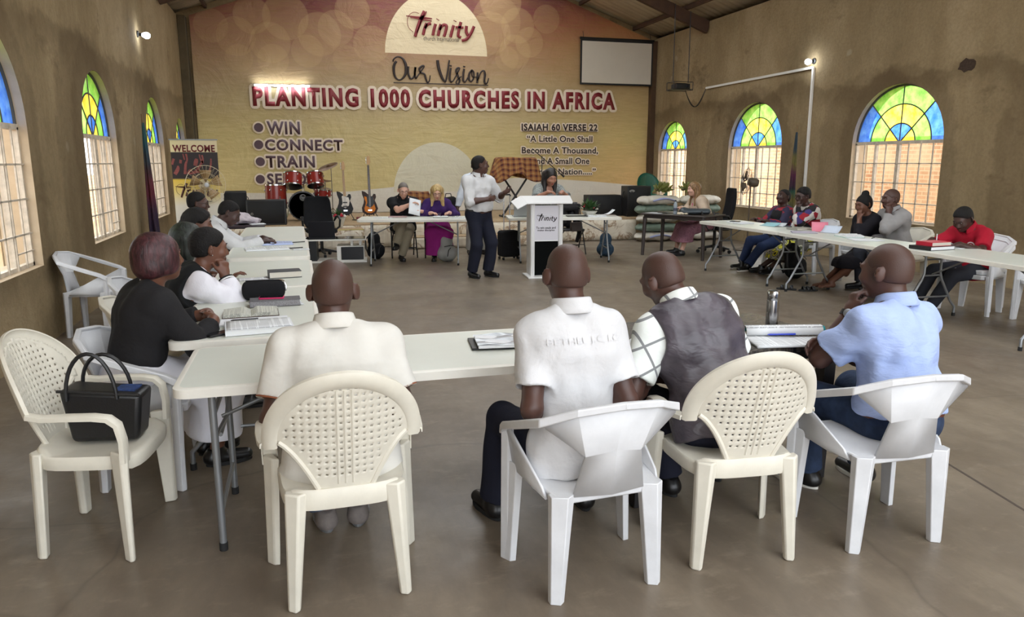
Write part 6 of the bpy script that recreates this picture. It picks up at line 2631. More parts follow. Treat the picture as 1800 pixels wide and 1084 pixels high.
def guitar(label, loc, rz, body_col, guard_col, burst=None, long_=1.0):
    t = thing('electric_guitar', label, 'guitar', loc, rz)
    out = [(-.03, .40), (-.09, .45), (-.155, .47), (-.15, .40), (-.115, .30), (-.125, .22), (-.165, .12), (-.155, .03), (-.08, -.02), (.03, -.03), (.125, .01), (.165, .10), (.135, .20), (.105, .27), (.135, .34), (.125, .40), (.085, .41), (.05, .355), (.03, .36)]
    rx = Matrix.Rotation(-.16, 3, 'X')
    F = lambda u, v, w: tuple(rx @ Vector((u, w, v)) + Vector((0, -.06, .12)))
    q = MB()
    q.prism(out, F, -.02, .025)
    q.build('guitar_body', body_col, t, bevel=.006, seg=2)
    if burst:
        q = MB()
        q.prism([(u * .70, (v - .19) * .70 + .16) for u, v in out], F, -.0215, -.019)
        q.build('sunburst', burst, t)
    q = MB()
    q.prism([(-.03, .38), (-.06, .36), (-.05, .22), (-.08, .16), (.0, .12), (.075, .17), (.095, .26), (.075, .34), (.04, .34)], F, -.0245, -.018)
    q.build('pickguard', guard_col, t)
    NK = mat('neck_maple', srgb(180, 140, 88), .4)
    q = MB()
    q.prism([(-.026, .36), (.026, .36), (.021, .94 * long_), (-.021, .94 * long_)], F, -.034, -.008)
    q.build('neck', mat('fretboard', srgb(64, 40, 30), .5) if long_ > 1 else NK, t)
    q = MB()
    L0 = .94 * long_
    q.prism([(-.021, L0), (.021, L0), (.050, L0 + .06), (.034, L0 + .18), (.0, L0 + .205), (-.024, L0 + .16), (-.03, L0 + .06)], F, -.028, -.010)
    hs_ = q.build('headstock', NK, t, bevel=.004)
    for k in range(4):
        MB().ell(F(-.040, L0 + .05 + .034 * k, -.02), (.012, .008, .012), 8, 6).build('tuning_peg', M['chrome'], hs_)
    q = MB()
    for v in (.14, .22):
        q.prism([(-.045, v), (.045, v), (.045, v + .025), (-.045, v + .025)], F, -.030, -.022)
    q.build('pickup', M['black_plastic'], t)
    MB().prism([(-.04, .05), (.04, .05), (.04, .08), (-.04, .08)], F, -.030, -.018).build('bridge', M['chrome'], t)
    q = MB()
    for k in range(4):
        x = -.015 + .01 * k
        q.tube([F(x, .065, -.034), F(x * .8, L0 + .02, -.038)], .0012, 4)
    q.build('strings', M['chrome'], t)
    return t


def guitar_stand(loc, label):
    t = thing('guitar_stand', label, 'stand', loc)
    q = MB()
    q.tube([(-.17, -.12, .008), (0, .08, .36), (.17, -.12, .008)], .009, 8)
    q.tube([(0, .08, .36), (0, .20, .008)], .009, 8)
    q.tube([(0, .08, .36), (0, .13, .60)], .009, 8)
    q.build('stand_frame', M['dark_steel'], t)
    for s in (-1, 1):
        MB().tube([(s * .07, .01, .10), (s * .07, -.13, .085), (s * .07, -.14, .11)], .009, 8).build('cradle_arm', M['rubber'], t)


GBLK = mat('guitar_black', srgb(20, 18, 20), .45, spec=.25)
guitar('black and white electric guitar on a stand beside the cymbals', (.93, 15.82, SZ), .08, GBLK, mat('guard_white', srgb(212, 204, 194), .4), None, .94)
guitar_stand((.93, 15.87, SZ), 'black guitar stand under the black and white guitar')
guitar('sunburst bass guitar on a stand at the middle of the stage', (1.44, 15.82, SZ), -.04, mat('guitar_brown', srgb(46, 24, 16), .45, spec=.25), M['black_plastic'], mat('sunburst', srgb(206, 120, 38), .5, spec=.2), 1.06)
guitar_stand((1.44, 15.87, SZ), 'black guitar stand under the sunburst bass')
q = MB()
q.tube([(1.05, 15.55, SZ + .012), (1.3, 15.42, SZ + .012), (1.55, 15.5, SZ + .012), (1.8, 15.4, SZ + .012), (1.6, 15.30, SZ + .012), (1.2, 15.32, SZ + .012)], .009, 6)
tag(q.build('cable', M['black_plastic']), 'black cable lying on the stage below the two guitars', 'cable')
MB_ = MB().box((0, 0, .025), (.34, .14, .05))
rb = thing('effects_board', 'flat maroon effects board lying below the sunburst bass', 'pedal', (1.30, 15.45, SZ + .022))
MB_.build('board', mat('board_maroon', srgb(110, 30, 40), .6), rb, bevel=.01)
for k in range(3):
    MB().lathe([(0, 0), (.018, 0), (.018, .012), (0, .014)], 12, (-.1 + .1 * k, 0, .05)).build('switch', M['chrome'], rb)


def speaker(label, loc, rz, w, d, h, wedge=False, logo=False, horn=True):
    t = thing('loudspeaker', label, 'speaker', loc, rz, None)
    q = MB()
    if wedge:
        q.hexa([(-w / 2, -d / 2, 0), (w / 2, -d / 2, 0), (w / 2, d / 2, 0), (-w / 2, d / 2, 0)], [(-w / 2, -d / 2 + .10, h), (w / 2, -d / 2 + .10, h), (w / 2, d / 2, h), (-w / 2, d / 2, h)])
    else:
        q.hexa([(-w / 2, -d / 2, 0), (w / 2, -d / 2, 0), (w / 2 - .03, d / 2, 0), (-w / 2 + .03, d / 2, 0)], [(-w / 2, -d / 2, h), (w / 2, -d / 2, h), (w / 2 - .03, d / 2, h), (-w / 2 + .03, d / 2, h)])
    q.build('cabinet', M['black_plastic'], t, bevel=.014)
    tl = .10 / h if wedge else 0
    G = lambda x, z, y=0: (x, -d / 2 - .006 + y + tl * z, z)
    gm = mat('grille_black', srgb(26, 26, 27), .85, bump=.8, bscale=260, bdist=.006)
    q = MB()
    q.add([G(-w * .46, h * .05), G(w * .46, h * .05), G(w * .46, h * .95), G(-w * .46, h * .95)], [(0, 1, 2, 3)])
    q.build('grille', gm, t, solid=.006, fix=False)
    if logo:
        q = MB()
        for k in range(-3, 4):
            a = k * .35
            strokes(q, [[(-w * .32 + .01 * math.sin(a), h * .80), (-w * .32 + .075 * math.sin(a), h * .80 + .06 * math.cos(a))]], .009, lambda x, z, t: G(x, z, -.003))
        q.build('badge', mat('badge_grey', srgb(180, 180, 180), .4), t, fix=False)
    else:
        MB().lathe([(.016, 0), (.024, 0), (.024, .004), (.016, .004), (.016, 0)], 20, G(-w * .36, h * .45, -.002), (0, -1, 0)).build('badge', mat('badge_grey', srgb(150, 148, 144), .4), t)
    for s in (-1, 1):
        MB().tube([(s * (w / 2 - .012), 0, h * .62), (s * (w / 2 + .012), 0, h * .66), (s * (w / 2 + .012), 0, h * .78), (s * (w / 2 - .012), 0, h * .82)], .009, 6).build('handle', M['rubber'], t)
    return t


speaker('black floor monitor lying on the left of the stage in front of the drum kit', (-.585, 14.98, SZ), 0, .72, .40, .47, True)
speaker('tall black loudspeaker at the left end of the stage behind the monitor', (-1.16, 15.55, SZ), 0, .42, .36, .62)
speaker('black floor monitor on the right of the stage behind the flower bowl', (6.52, 15.40, SZ), 0, .78, .40, .46, True)
speaker('upright black loudspeaker with a pale badge beside the sacks', (7.18, 15.15, SZ), 0, .56, .42, .66, False, True)

# keyboard under a plaid cloth on a crossed stand
m = NT('plaid')
x, y, z = m.sep()
per = .125
fx = m.math('FRACT', m.math('DIVIDE', m.math('ADD', x, m.math('MULTIPLY', y, .3)), per))
fz = m.math('FRACT', m.math('DIVIDE', m.math('ADD', z, y), per))
bx_ = m.ramp(fx, [(0, srgb(150, 100, 56)), (.30, srgb(84, 36, 32)), (.50, srgb(50, 30, 36)), (.62, srgb(136, 74, 42)), (.80, srgb(166, 128, 80))], 'CONSTANT')
bz_ = m.ramp(fz, [(0, srgb(150, 100, 56)), (.30, srgb(84, 36, 32)), (.50, srgb(50, 30, 36)), (.62, srgb(136, 74, 42)), (.80, srgb(166, 128, 80))], 'CONSTANT')
m.base(m.mix(.5, bx_, bz_))
m.rough(.9)
m.bump(m.noise(6, 3), .3, .03)
PLAID = m.m
kb = thing('keyboard_stand', 'black crossed stand holding the covered keyboard on the stage', 'stand', (4.55, 15.6, SZ))
for s in (-1, 1):
    MB().tube([(-s * .30, -.02 * s, .02), (s * .30, -.02 * s, .90)], .022, 8).build('stand_tube', M['black_plastic'], kb)
    MB().tube([(s * .30, -.22, .92), (s * .30, .22, .92)], .018, 8).build('support_arm', M['black_plastic'], kb)
    MB().tube([(s * .30, -.22, .022), (s * .30, .22, .022)], .018, 8).build('foot_bar', M['black_plastic'], kb)
ky = thing('keyboard', 'keyboard hidden under the plaid cloth on its crossed stand', 'keyboard', (4.55, 15.6, SZ + .945))
MB().box((0, 0, .05), (.92, .30, .09)).build('keyboard_body', M['black_plastic'], ky, bevel=.01)
MB().box((0, -.05, .10), (.84, .14, .012)).build('keys', M['white_plastic'], ky)


def cloth_over(name, label, loc, wx, wy, top, drop, flare, seed, parent=None, ny=18):
    t = thing(name, label, 'cloth', loc)
    rs = random.Random(seed)
    ph = [rs.uniform(0, 6) for _ in range(6)]

    def pt(u, v):
        a = 2 * PI * u
        k = 5
        ca, sa = math.cos(a), math.sin(a)
        r = (abs(ca) ** k + abs(sa) ** k) ** (-1 / k)
        if v < .35:
            s = v / .35
            return (wx * r * ca * s, wy * r * sa * s, top + .012 * math.sin(3 * a + ph[0]) * s)
        s = (v - .35) / .65
        corner = abs(math.sin(2 * a)) ** 2
        d = drop * (1 + .38 * corner + .10 * math.sin(5 * a + ph[1]))
        w = .035 * math.sin(9 * a + ph[2]) * s + .02 * math.sin(17 * a + ph[3]) * s
        return ((wx * r * ca) * (1 + (flare + .0) * s) + ca * w, (wy * r * sa) * (1 + flare * s) + sa * w, top - d * s)
    q = MB().grid(pt, 96, ny)
    q.build('cloth', PLAID, t, solid=.004, off=0)
    return t


cloth_over('plaid_cloth', 'orange and brown plaid cloth draped over the keyboard', (4.55, 15.6, 0), .44, .24, SZ + 1.065 + .20, .36, .22, 4)
am = thing('amplifier', 'amplifier hidden under a plaid cloth behind the man in the black polo', 'amplifier', (2.37, 15.55, SZ))
MB().box((0, 0, .25), (.42, .28, .46)).build('cabinet', M['black_plastic'], am, bevel=.02)
MB().box((0, 0, .012), (.40, .26, .024)).build('base', M['rubber'], am)
cloth_over('plaid_cloth', 'plaid cloth covering the amplifier between the man in black and the blonde woman', (2.37, 15.55, 0), .27, .19, SZ + .565, .46, .22, 9)
bg = thing('gig_bag', 'black bag standing on the stage behind the blonde woman', 'bag', (3.00, 15.3, SZ))
sd_ = Solid()
sd_.cone((-.10, 0, .14), (.12, 0, .16), .13, .12, .05, ax=(0, 1, 0), sx=1.2)
sd_.cone((-.06, 0, .34), (.10, 0, .36), .12, .11, .08, ax=(0, 1, 0), sx=1.2)
sd_.cut((0, 0, .008), (0, 0, -1), .01)
sd_.waves(.008, 30, 2)
sd_.build('bag_body', M['black_fabric'], bg, .012)
MB().tube([(-.06, 0, .44), (-.04, 0, .53), (.06, 0, .53), (.08, 0, .45)], .010, 6).build('handle', M['black_fabric'], bg)

mic = thing('microphone_stand', 'black microphone boom stand rising behind the woman at the lectern', 'stand', (5.02, 15.2, SZ))
q = MB()
q.tube([(0, 0, .0), (0, 0, 1.30)], .010, 8)
q.build('pole', M['dark_steel'], mic)
MB().tube([(-.22, 0, 1.45), (.42, 0, .93)], .008, 8).build('boom', M['dark_steel'], mic)
MB().tube([(.42, 0, .93), (.50, 0, .865)], [.016, .022], 10).build('microphone', M['black_plastic'], mic)
for k in range(3):
    a = 2 * PI * k / 3 + .5
    MB().tube([(0, 0, .16), (.28 * math.cos(a), .28 * math.sin(a), .012)], .008, 6).build('leg', M['dark_steel'], mic)


# ------------------------------------------------------------------ flowers
LEAF = mat('leaf_green', srgb(52, 88, 40), .55, var=.4, vscale=20)
PET = {'red': mat('petal_red', srgb(176, 24, 48), .6), 'white': mat('petal_white', srgb(226, 220, 210), .6), 'pink': mat('petal_pink', srgb(206, 90, 110), .6)}


def flower_pot(label, loc, r0, r1, h, blooms, nleaf, seed, spread):
    t = thing('flower_basket', label, 'flowers', loc)
    rs = random.Random(seed)
    wv = mat('basket_white', srgb(214, 212, 202), .6, bump=.8, bscale=60, bdist=.01)
    MB().lathe([(0, 0), (r0, 0), (r0 * 1.05, .01), (r1, h - .01), (r1 * 1.06, h), (r1 * .9, h), (r0 * .8, .02), (0, .02)], 28).build('basket', wv, t)
    q = MB()
    for k in range(28):
        for s in (-1, 1):
            pts = []
            for i in range(6):
                f = i / 5
                a = 2 * PI * k / 28 + s * f * .7
                r = (r0 + (r1 - r0) * f) * 1.03
                pts.append((r * math.cos(a), r * math.sin(a), .006 + (h - .012) * f))
            q.tube(pts, .0035, 4, cap=False)
    q.build('lattice', wv, t)
    q = MB()
    for k in range(nleaf):
        a, e = rs.uniform(0, 2 * PI), rs.uniform(.1, 1.0)
        d = Vector((math.cos(a) * math.sin(e * 1.4), math.sin(a) * math.sin(e * 1.4), .35 + .6 * math.cos(e * 1.4))).normalized()
        L = rs.uniform(.5, 1) * spread
        b = Vector((0, 0, h - .02)) + d * L * .35
        tip = b + d * L * .7
        s_ = d.cross(Vector((0, 0, 1)))
        s_ = (s_.normalized() if s_.length > 1e-3 else Vector((1, 0, 0))) * L * .14
        mid = (b + tip) / 2 + Vector((0, 0, .015))
        q.add([b, mid + s_, tip, mid - s_], [(0, 1, 2, 3)])
    q.build('leaves', LEAF, t, fix=False)
    for k, (c, x, y, z, r) in enumerate(blooms):
        q = MB()
        for j in range(3):
            n = 6 - j
            for i in range(n):
                a = 2 * PI * i / n + j * .5
                rr = r * (.62 - .2 * j)
                q.ell((x + rr * math.cos(a), y + rr * math.sin(a), h + z + j * r * .28), (r * .42, r * .42, r * .34), 8, 6, (0, .6 * math.cos(a), a))
        q.ell((x, y, h + z + r * .7), (r * .3,) * 3, 8, 6)
        q.build('bloom', PET[c], t)
    return t


flower_pot('white lattice flower basket with red and white blooms on the edge of the stage', (.72, 14.40, .405), .06, .125, .19,
           [('red', -.055, -.03, .03, .045), ('red', .045, -.05, .035, .05), ('white', .11, 0, .02, .04), ('white', -.11, .01, .02, .04), ('white', 0, .06, .05, .04), ('red', -.01, -.08, .02, .035), ('white', .07, .05, .045, .035)], 46, 2, .20)
flower_pot('white flower bowl with green leaves and a few red blooms on the folding table', (4.68, 11.62, .742), .075, .125, .08,
           [('red', -.10, -.02, .07, .022), ('red', -.06, .03, .10, .02), ('white', .12, -.02, .03, .03), ('pink', .05, -.06, .05, .02)], 110, 5, .24)


# ------------------------------------------------------------------ folding chairs and office chairs
def metal_chair(loc, rz, label, group='black folding chairs'):
    t = thing('folding_chair', label, 'chair', loc, rz, group)
    P = M['dark_steel']
    for s in (-1, 1):
        MB().tube([(s * .215, .20, .012), (s * .205, -.02, .42), (s * .195, -.20, .80), (s * .16, -.215, .845)], .0115, 8).build('leg', P, t)
        MB().tube([(s * .19, -.24, .012), (s * .185, -.03, .34), (s * .18, .16, .43)], .0115, 8).build('leg', P, t)
    q = MB()
    q.tube([(-.16, -.215, .845), (0, -.22, .858), (.16, -.215, .845)], .0115, 8)
    q.tube([(-.205, .11, .18), (.205, .11, .18)], .008, 8)
    q.tube([(-.188, -.17, .13), (.188, -.17, .13)], .008, 8)
    q.build('stretcher', P, t)
    q = MB()
    q.prism(rounded(.40, .40, .05), lambda u, v, z: (u, v + .0, .425 + z), 0, .035)
    q.build('seat', M['black_leather'], t, bevel=.012)
    q = MB()
    q.grid(lambda u, v: (-.185 + .37 * u, -.165 - .05 * v - .02 * math.sin(PI * u), .60 + .24 * v), 10, 4)
    q.build('backrest', M['black_leather'], t, solid=.028, off=0)
    return t


mc = metal_chair((1.72, 12.80, 0), PI - .05, 'black folding chair under the man in the black polo')
dup(mc, (2.28, 12.66, 0), PI - .12, 'black folding chair under the blonde woman in purple')
dup(mc, (4.68, 12.45, 0), PI - .1, 'black folding chair with a dark jacket behind the flower bowl')
jk = thing('jacket', 'dark jacket hung over the back of the folding chair behind the flower bowl', 'jacket', (4.68, 12.45, 0), PI - .1)
sd_ = Solid()
sd_.cone((-.17, -.19, .84), (.17, -.19, .84), .045, .045, .03)
sd_.cone((-.14, -.235, .80), (-.15, -.25, .50), .05, .06, .06)
sd_.cone((.14, -.235, .80), (.15, -.25, .48), .05, .06, .06)
sd_.cone((0, -.235, .80), (0, -.245, .50), .055, .06, .06)
sd_.cone((-.1, -.12, .80), (.1, -.12, .80), .04, .04, .05)
sd_.cone((-.12, -.13, .78), (-.10, -.10, .55), .035, .03, .05)
sd_.cone((.12, -.13, .78), (.10, -.10, .55), .035, .03, .05)
sd_.waves(.008, 34, 6)
sd_.build('jacket_body', C_['black_top'], jk, .011)
MB().tube([(-.19, -.24, .60), (-.20, -.20, .35), (-.14, -.16, .20)], [.05, .045, .03], 10).build('sleeve', C_['black_top'], jk)


def office_chair(loc, rz, label, tall):
    t = thing('office_chair', label, 'chair', loc, rz, 'black office chairs')
    for k in range(5):
        a = 2 * PI * k / 5 + .3
        c, s = math.cos(a), math.sin(a)
        o = MB().hexa([(-.03 * s, .03 * c, .10), (.03 * s, -.03 * c, .10), (.29 * c + .018 * s, .29 * s - .018 * c, .065), (.29 * c - .018 * s, .29 * s + .018 * c, .065)],
                      [(-.03 * s, .03 * c, .15), (.03 * s, -.03 * c, .15), (.29 * c + .018 * s, .29 * s - .018 * c, .095), (.29 * c - .018 * s, .29 * s + .018 * c, .095)]).build('base_arm', M['black_plastic'], t, bevel=.006)
        MB().lathe([(0, -.02), (.03, -.02), (.032, 0), (.03, .02), (0, .02)], 14, (.29 * c, .29 * s, .032), (-s, c, 0)).build('caster', M['rubber'], o)
    MB().cyl((0, 0, .12), (0, 0, .40), .028).build('gas_column', M['black_plastic'], t)
    q = MB()
    q.prism(rounded(.50, .48, .10), lambda u, v, z: (u, v + .02, .42 + z), 0, .075)
    q.build('seat', M['black_fabric'], t, bevel=.025, seg=3)
    top = 1.16 if tall else 1.03
    w0, w1 = (.25, .22) if tall else (.26, .22)

    def bk(u, v):
        hw = w0 + (w1 - w0) * v
        if v > .8:
            hw *= 1 - .20 * ((v - .8) / .2) ** 2
        if v < .15:
            hw *= .82 + .18 * v / .15
        x = (u * 2 - 1)
        return (hw * x, -.22 - .10 * v + .07 * x * x - .04 * math.sin(PI * v), .50 + (top - .50) * v)
    MB().grid(bk, 14, 14).build('backrest', M['black_fabric'], t, solid=.05 if tall else .03, off=0, bevel=.008)
    MB().tube([(0, 0, .44), (0, -.24, .44), (0, -.29, .60)], .022, 8).build('back_bar', M['black_plastic'], t)
    for s in (-1, 1):
        MB().tube([(s * .24, .05, .46), (s * .31, .06, .52), (s * .32, .08, .64), (s * .31, .02, .69), (s * .30, -.14, .68), (s * .27, -.20, .60)], [.016, .018, .02, .026, .024, .014], 8).build('armrest', M['black_plastic'], t)
    return t


office_chair((.36, 13.30, 0), PI + .15, 'black mesh office chair facing away beside the stage behind the open laptop', False)
office_chair((7.25, 11.92, 0), PI / 2 - .25, 'tall black office chair under the woman in the cream cardigan', True)
for o in list(bpy.data.objects):
    if o.name.startswith('office_chair'):
        o.pop('group', None) if 'group' in o else None


# ------------------------------------------------------------------ low table with drawer, laptop
lt = thing('coffee_table', 'low white table with black glass top and black drawer under the laptop', 'table', (.57, 12.62, 0), -.10)
MB().bx(-.50, .50, -.24, .24, .36, .385).build('tabletop', M['white_paint'], lt, bevel=.003)
MB().bx(-.48, .48, -.22, .22, .385, .390).build('glass_inlay', mat('glass_black', srgb(14, 16, 20), .12), lt)
MB().bx(-.42, -.30, -.20, .20, .03, .36).build('side_panel', M['black_plastic'], lt)
MB().bx(-.50, .50, -.24, .24, .0, .03).build('base_board', M['white_paint'], lt, bevel=.003)
MB().bx(.02, .46, -.20, .20, .03, .27).build('cabinet', M['white_paint'], lt)
MB().bx(.09, .45, -.215, -.20, .045, .255).build('drawer_front', mat('drawer_black', srgb(18, 19, 24), .3), lt, bevel=.003)
for x in (.26, .40):
    MB().bx(x - .02, x + .02, -.10, .10, .27, .36).build('post', M['white_paint'], lt)


def laptop(label, loc, rz, cm, back, ang=1.85, w=.36, d=.25):
    t = thing('laptop', label, 'laptop', loc, rz)
    MB().bx(-w / 2, w / 2, -d / 2, d / 2, 0, .018).build('keyboard_base', cm, t, bevel=.004)
    q = MB()
    c, s = math.cos(ang), math.sin(ang)
    F = lambda u, v, k: (u, d / 2 + v * c * -1 * -1 + k * s, .018 + v * s + k * -c)
    F = lambda u, v, k: (u, d / 2 - v * c + k * s, .018 + v * s + k * c)
    q.prism([(-w / 2, 0), (w / 2, 0), (w / 2, d), (-w / 2, d)], F, 0, .008)
    q.build('screen', back, t, bevel=.003)
    MB().prism([(-w / 2 + .012, .014), (w / 2 - .012, .014), (w / 2 - .012, d - .012), (-w / 2 + .012, d - .012)], F, -.0012, .0).build('display', mat('display_dark', srgb(20, 24, 34), .2), t)
    return t


laptop('black laptop open on the low table with its back to us', (.36, 12.64, .390), PI - .10, M['black_plastic'], mat('laptop_black', srgb(18, 20, 28), .35), 1.75, .42, .27)
laptop('silver laptop open on the folding table left of the lectern', (3.57, 11.76, .742), PI - .15, mat('silver', srgb(170, 172, 174), .35, metal=.4), mat('silver', None), 1.8)
# ------------------------------------------------------------------ small things
TX = {}


def printed(name, base, ink, scale=70, th=.56):
    m = NT(name)
    x, y, z = m.sep()
    ln = m.math('LESS_THAN', m.math('FRACT', m.math('MULTIPLY', y, scale)), .45)
    wd = m.math('GREATER_THAN', m.noise(scale * 1.3, 2, .5, m.mapping((1, .02, 1))), .42)
    c = m.mix(m.math('MULTIPLY', m.math('MULTIPLY', ln, wd), th), base, ink)
    m.base(c)
    m.rough(.75)
    m.spec(.25)
    return m.m


TX['page'] = printed('page_print', srgb(228, 230, 232), srgb(92, 92, 100))
TX['page_blue'] = printed('page_blue', srgb(190, 202, 236), srgb(90, 100, 150))
TX['bible'] = printed('page_bible', srgb(206, 206, 196), srgb(110, 112, 108), 130, .7)
PEN = mat('pen_black', srgb(20, 20, 24), .35)
EDGE = mat('page_edge', srgb(214, 208, 196), .8, var=.15, vscale=200, stretch=(1, 1, 12))


def paper(label, loc, rz, w=.21, d=.297, m=None, h=.003, name='paper_sheet', curl=.0):
    q = MB()

    def pt(u, v):
        return (-w / 2 + w * u, -d / 2 + d * v, curl * (u * u) * w)
    q.grid(pt, 8, 4)
    o = q.build(name, m or TX['page'], None, solid=h, off=1 if curl else 1, fix=False)
    o.location = loc
    o.rotation_euler = (0, 0, rz)
    return tag(o, label, 'paper')


def book(label, loc, rz, w, d, h, cover, name='book', pages=EDGE, cat='book'):
    t = thing(name, label, cat, loc, rz)
    q = MB()
    q.bx(-w / 2, w / 2, -d / 2, d / 2, 0, .004)
    q.bx(-w / 2, w / 2, -d / 2, d / 2, h - .004, h)
    q.bx(-w / 2, -w / 2 + .004, -d / 2, d / 2, 0, h)
    q.build('cover', cover, t, bevel=.0015)
    MB().bx(-w / 2 + .004, w / 2 - .005, -d / 2 + .004, d / 2 - .004, .004, h - .004).build('pages', pages, t)
    return t


def open_book(label, loc, rz, w, d, h, cover, page, name='open_book', cat='book', rise=.0):
    t = thing(name, label, cat, loc, rz)
    MB().bx(-w - .005, w + .005, -d / 2 - .005, d / 2 + .005, 0, .004).build('cover', cover, t)
    for s in (-1, 1):
        q = MB()
        n = 12
        prof = []
        for i in range(n + 1):
            u = i / n
            z = .004 + h * (math.sin(min(1, u * 3.2) * PI / 2)) * (1 - .45 * u) + rise * u * u
            prof.append((s * (w * u), z))
        vs, fs = [], []
        for (x, z) in prof:
            vs += [(x, -d / 2, z), (x, d / 2, z), (x, -d / 2, .004), (x, d / 2, .004)]
        for i in range(n):
            a, b = 4 * i, 4 * (i + 1)
            fs += [(a, b, b + 1, a + 1), (a + 2, a, b, b + 2), (a + 1, a + 3, b + 3, b + 1)]
        fs.append((4 * n, 4 * n + 2, 4 * n + 3, 4 * n + 1))
        q.add(vs, fs)
        q.build('page_block', page, t)
    return t


def phone(label, loc, rz, col, w=.072, d=.15, h=.010):
    t = thing('phone', label, 'phone', loc, rz)
    q = MB()
    q.prism(rounded(w, d, .012), lambda u, v, z: (u, v, z), 0, h)
    q.build('case', col, t, bevel=.002)
    q = MB()
    q.prism(rounded(w - .008, d - .010, .008), lambda u, v, z: (u, v, z), h, h + .0012)
    q.build('screen', mat('phone_screen', srgb(14, 15, 20), .12), t)
    return t


def pen(label, loc, rz, m=PEN, L=.145):
    q = MB().tube([(-L / 2, 0, .005), (-L / 2 + .012, 0, .005), (L / 2, 0, .005)], [.0015, .005, .005], 8)
    o = q.build('pen', m)
    o.location = loc
    o.rotation_euler = (0, 0, rz)
    return tag(o, label, 'pen')


Z0, Z1, Z2, Z3, ZR = .7425, .7485, .7525, .7825, .7425
# left column, nearest table
phone('black phone lying at the near left corner of the table by the woman in black', (-.425, 3.99, Z1), -.9, M['black_plastic'])
book('thick stack of stapled printed notes nearest the front table in the left row', (-.235, 4.06, Z1), .10, .34, .24, .030, M['paper'], 'note_stack', TX['page'], 'papers')
paper('open printed page lying on top of the thick stack of stapled notes', (-.235, 4.06, Z1 + .0305), .10, .32, .22)
book('thin white notebook under a black pen beside the phone', (-.27, 4.26, Z1), .05, .36, .15, .012, M['paper'], 'notebook')
pen('black pen lying on the thin white notebook', (-.32, 4.26, Z1 + .012), .1)
open_book('open bible with grey-green pages in front of the woman in black', (-.30, 4.50, Z1), .06, .15, .20, .028, mat('cover_brown', srgb(70, 50, 40), .6), TX['bible'], 'open_bible')
book('thick book with speckled grey page edges under the pink phone', (-.17, 4.76, Z1), .04, .30, .13, .040, mat('cover_grey', srgb(110, 108, 112), .6, var=.4, vscale=120), pages=mat('edge_speckle', srgb(150, 148, 152), .8, var=.45, vscale=160))
phone('phone in a pink case lying on the thick grey book', (-.19, 4.77, Z1 + .0405), 1.5, mat('case_pink', srgb(200, 40, 96), .4))
paper('white sheet half under the thick grey book', (-.06, 4.78, Z1), .2, .10, .13)
pc = thing('pouch_bag', 'black zipped bag standing on the left table before the varsity jacket', 'bag', (-.24, 4.95, Z1), -.06)
sd_ = Solid()
sd_.cone((-.075, 0, .05), (.075, 0, .052), .056, .054, .03, ax=(0, 1, 0), sx=1.2)
sd_.cone((-.085, 0, .095), (.085, 0, .098), .040, .038, .04)
sd_.cut((0, 0, .006), (0, 0, -1), .006)
sd_.cut((0, 0, .130), (0, 0, 1), .02)
sd_.waves(.004, 50, 8)
sd_.build('bag_body', M['black_fabric'], pc, .0075)
MB().tube([(-.11, -.005, .128), (0, -.005, .131), (.11, -.005, .129)], .004, 6).build('zip', M['dark_steel'], pc)
MB().tube([(.10, -.005, .13), (.125, -.01, .125), (.14, -.02, .09), (.135, -.02, .06)], .005, 6).build('zip_pull', M['chrome'], pc)
open_book('open notebook behind the black bag by the varsity jacket', (-.42, 5.28, Z1), .1, .12, .2, .012, M['paper'], TX['page'], 'open_notebook')
book('thick dark-covered book alone on the left row of tables', (-.13, 5.93, Z2), .12, .24, .16, .050, mat('cover_slate', srgb(56, 60, 66), .5))
paper('printed sheet beside the thick dark book', (-.36, 5.86, Z2), .1, .22, .14)
open_book('open notebook with white printed pages, nearer one before the man with a tie', (-.32, 7.62, Z3), .14, .20, .24, .012, M['paper'], TX['page'], 'open_notebook')
open_book('open notebook with bluish pages under the hands of the man with a tie', (-.28, 8.10, Z3), .06, .20, .24, .014, M['paper_blue'], TX['page_blue'], 'open_notebook')
pen('black pen beside the white open notebook in the left row', (-.06, 7.62, Z3), .3, L=.17)
paper('pale leaflet on the table beside the black pen', (.0, 7.52, Z3), .1, .16, .12)
pen('dark pen beside the bluish open notebook', (-.02, 8.18, Z3), .4)

# small dark table with a plastic bag beyond the left row
st_ = thing('side_table', 'small dark plastic table beyond the left row under a white carrier bag', 'table', (-.78, 11.35, 0), .05)
MB().prism(rounded(.60, .60, .10), lambda u, v, z: (u, v, .70 + z), 0, .04).build('tabletop', mat('dark_wine', srgb(38, 26, 34), .4), st_, bevel=.012)
for x in (-.22, .22):
    for y in (-.22, .22):
        MB().cyl((x, y, .70), (x * 1.1, y * 1.1, 0), .028, .022, 10).build('leg', mat('dark_wine', None), st_)
pb = thing('carrier_bag', 'crumpled white plastic carrier bag on the small dark table', 'bag', (-.86, 11.38, .74))
sd_ = Solid()
sd_.ell((0, 0, .07), None, (.22, .15, .085), 0)
sd_.ell((-.12, .0, .10), None, (.10, .10, .09), .05)
sd_.ell((.16, .02, .05), None, (.14, .09, .055), .05)
sd_.waves(.024, 30, 5)
sd_.waves(.012, 75, 6)
sd_.cut((0, 0, .004), (0, 0, -1), .004)
sd_.build('bag_body', mat('film_white', srgb(200, 190, 198), .4, var=.25, vscale=14), pb, .009)
MB().tube([(-.05, 0, .15), (-.03, .02, .20), (.03, .02, .20), (.05, 0, .15)], .008, 6).build('handle', mat('film_white', None), pb)
paper('folded white paper at the edge of the small dark table', (-.58, 11.30, .741), .3, .2, .15, M['paper'], .012)

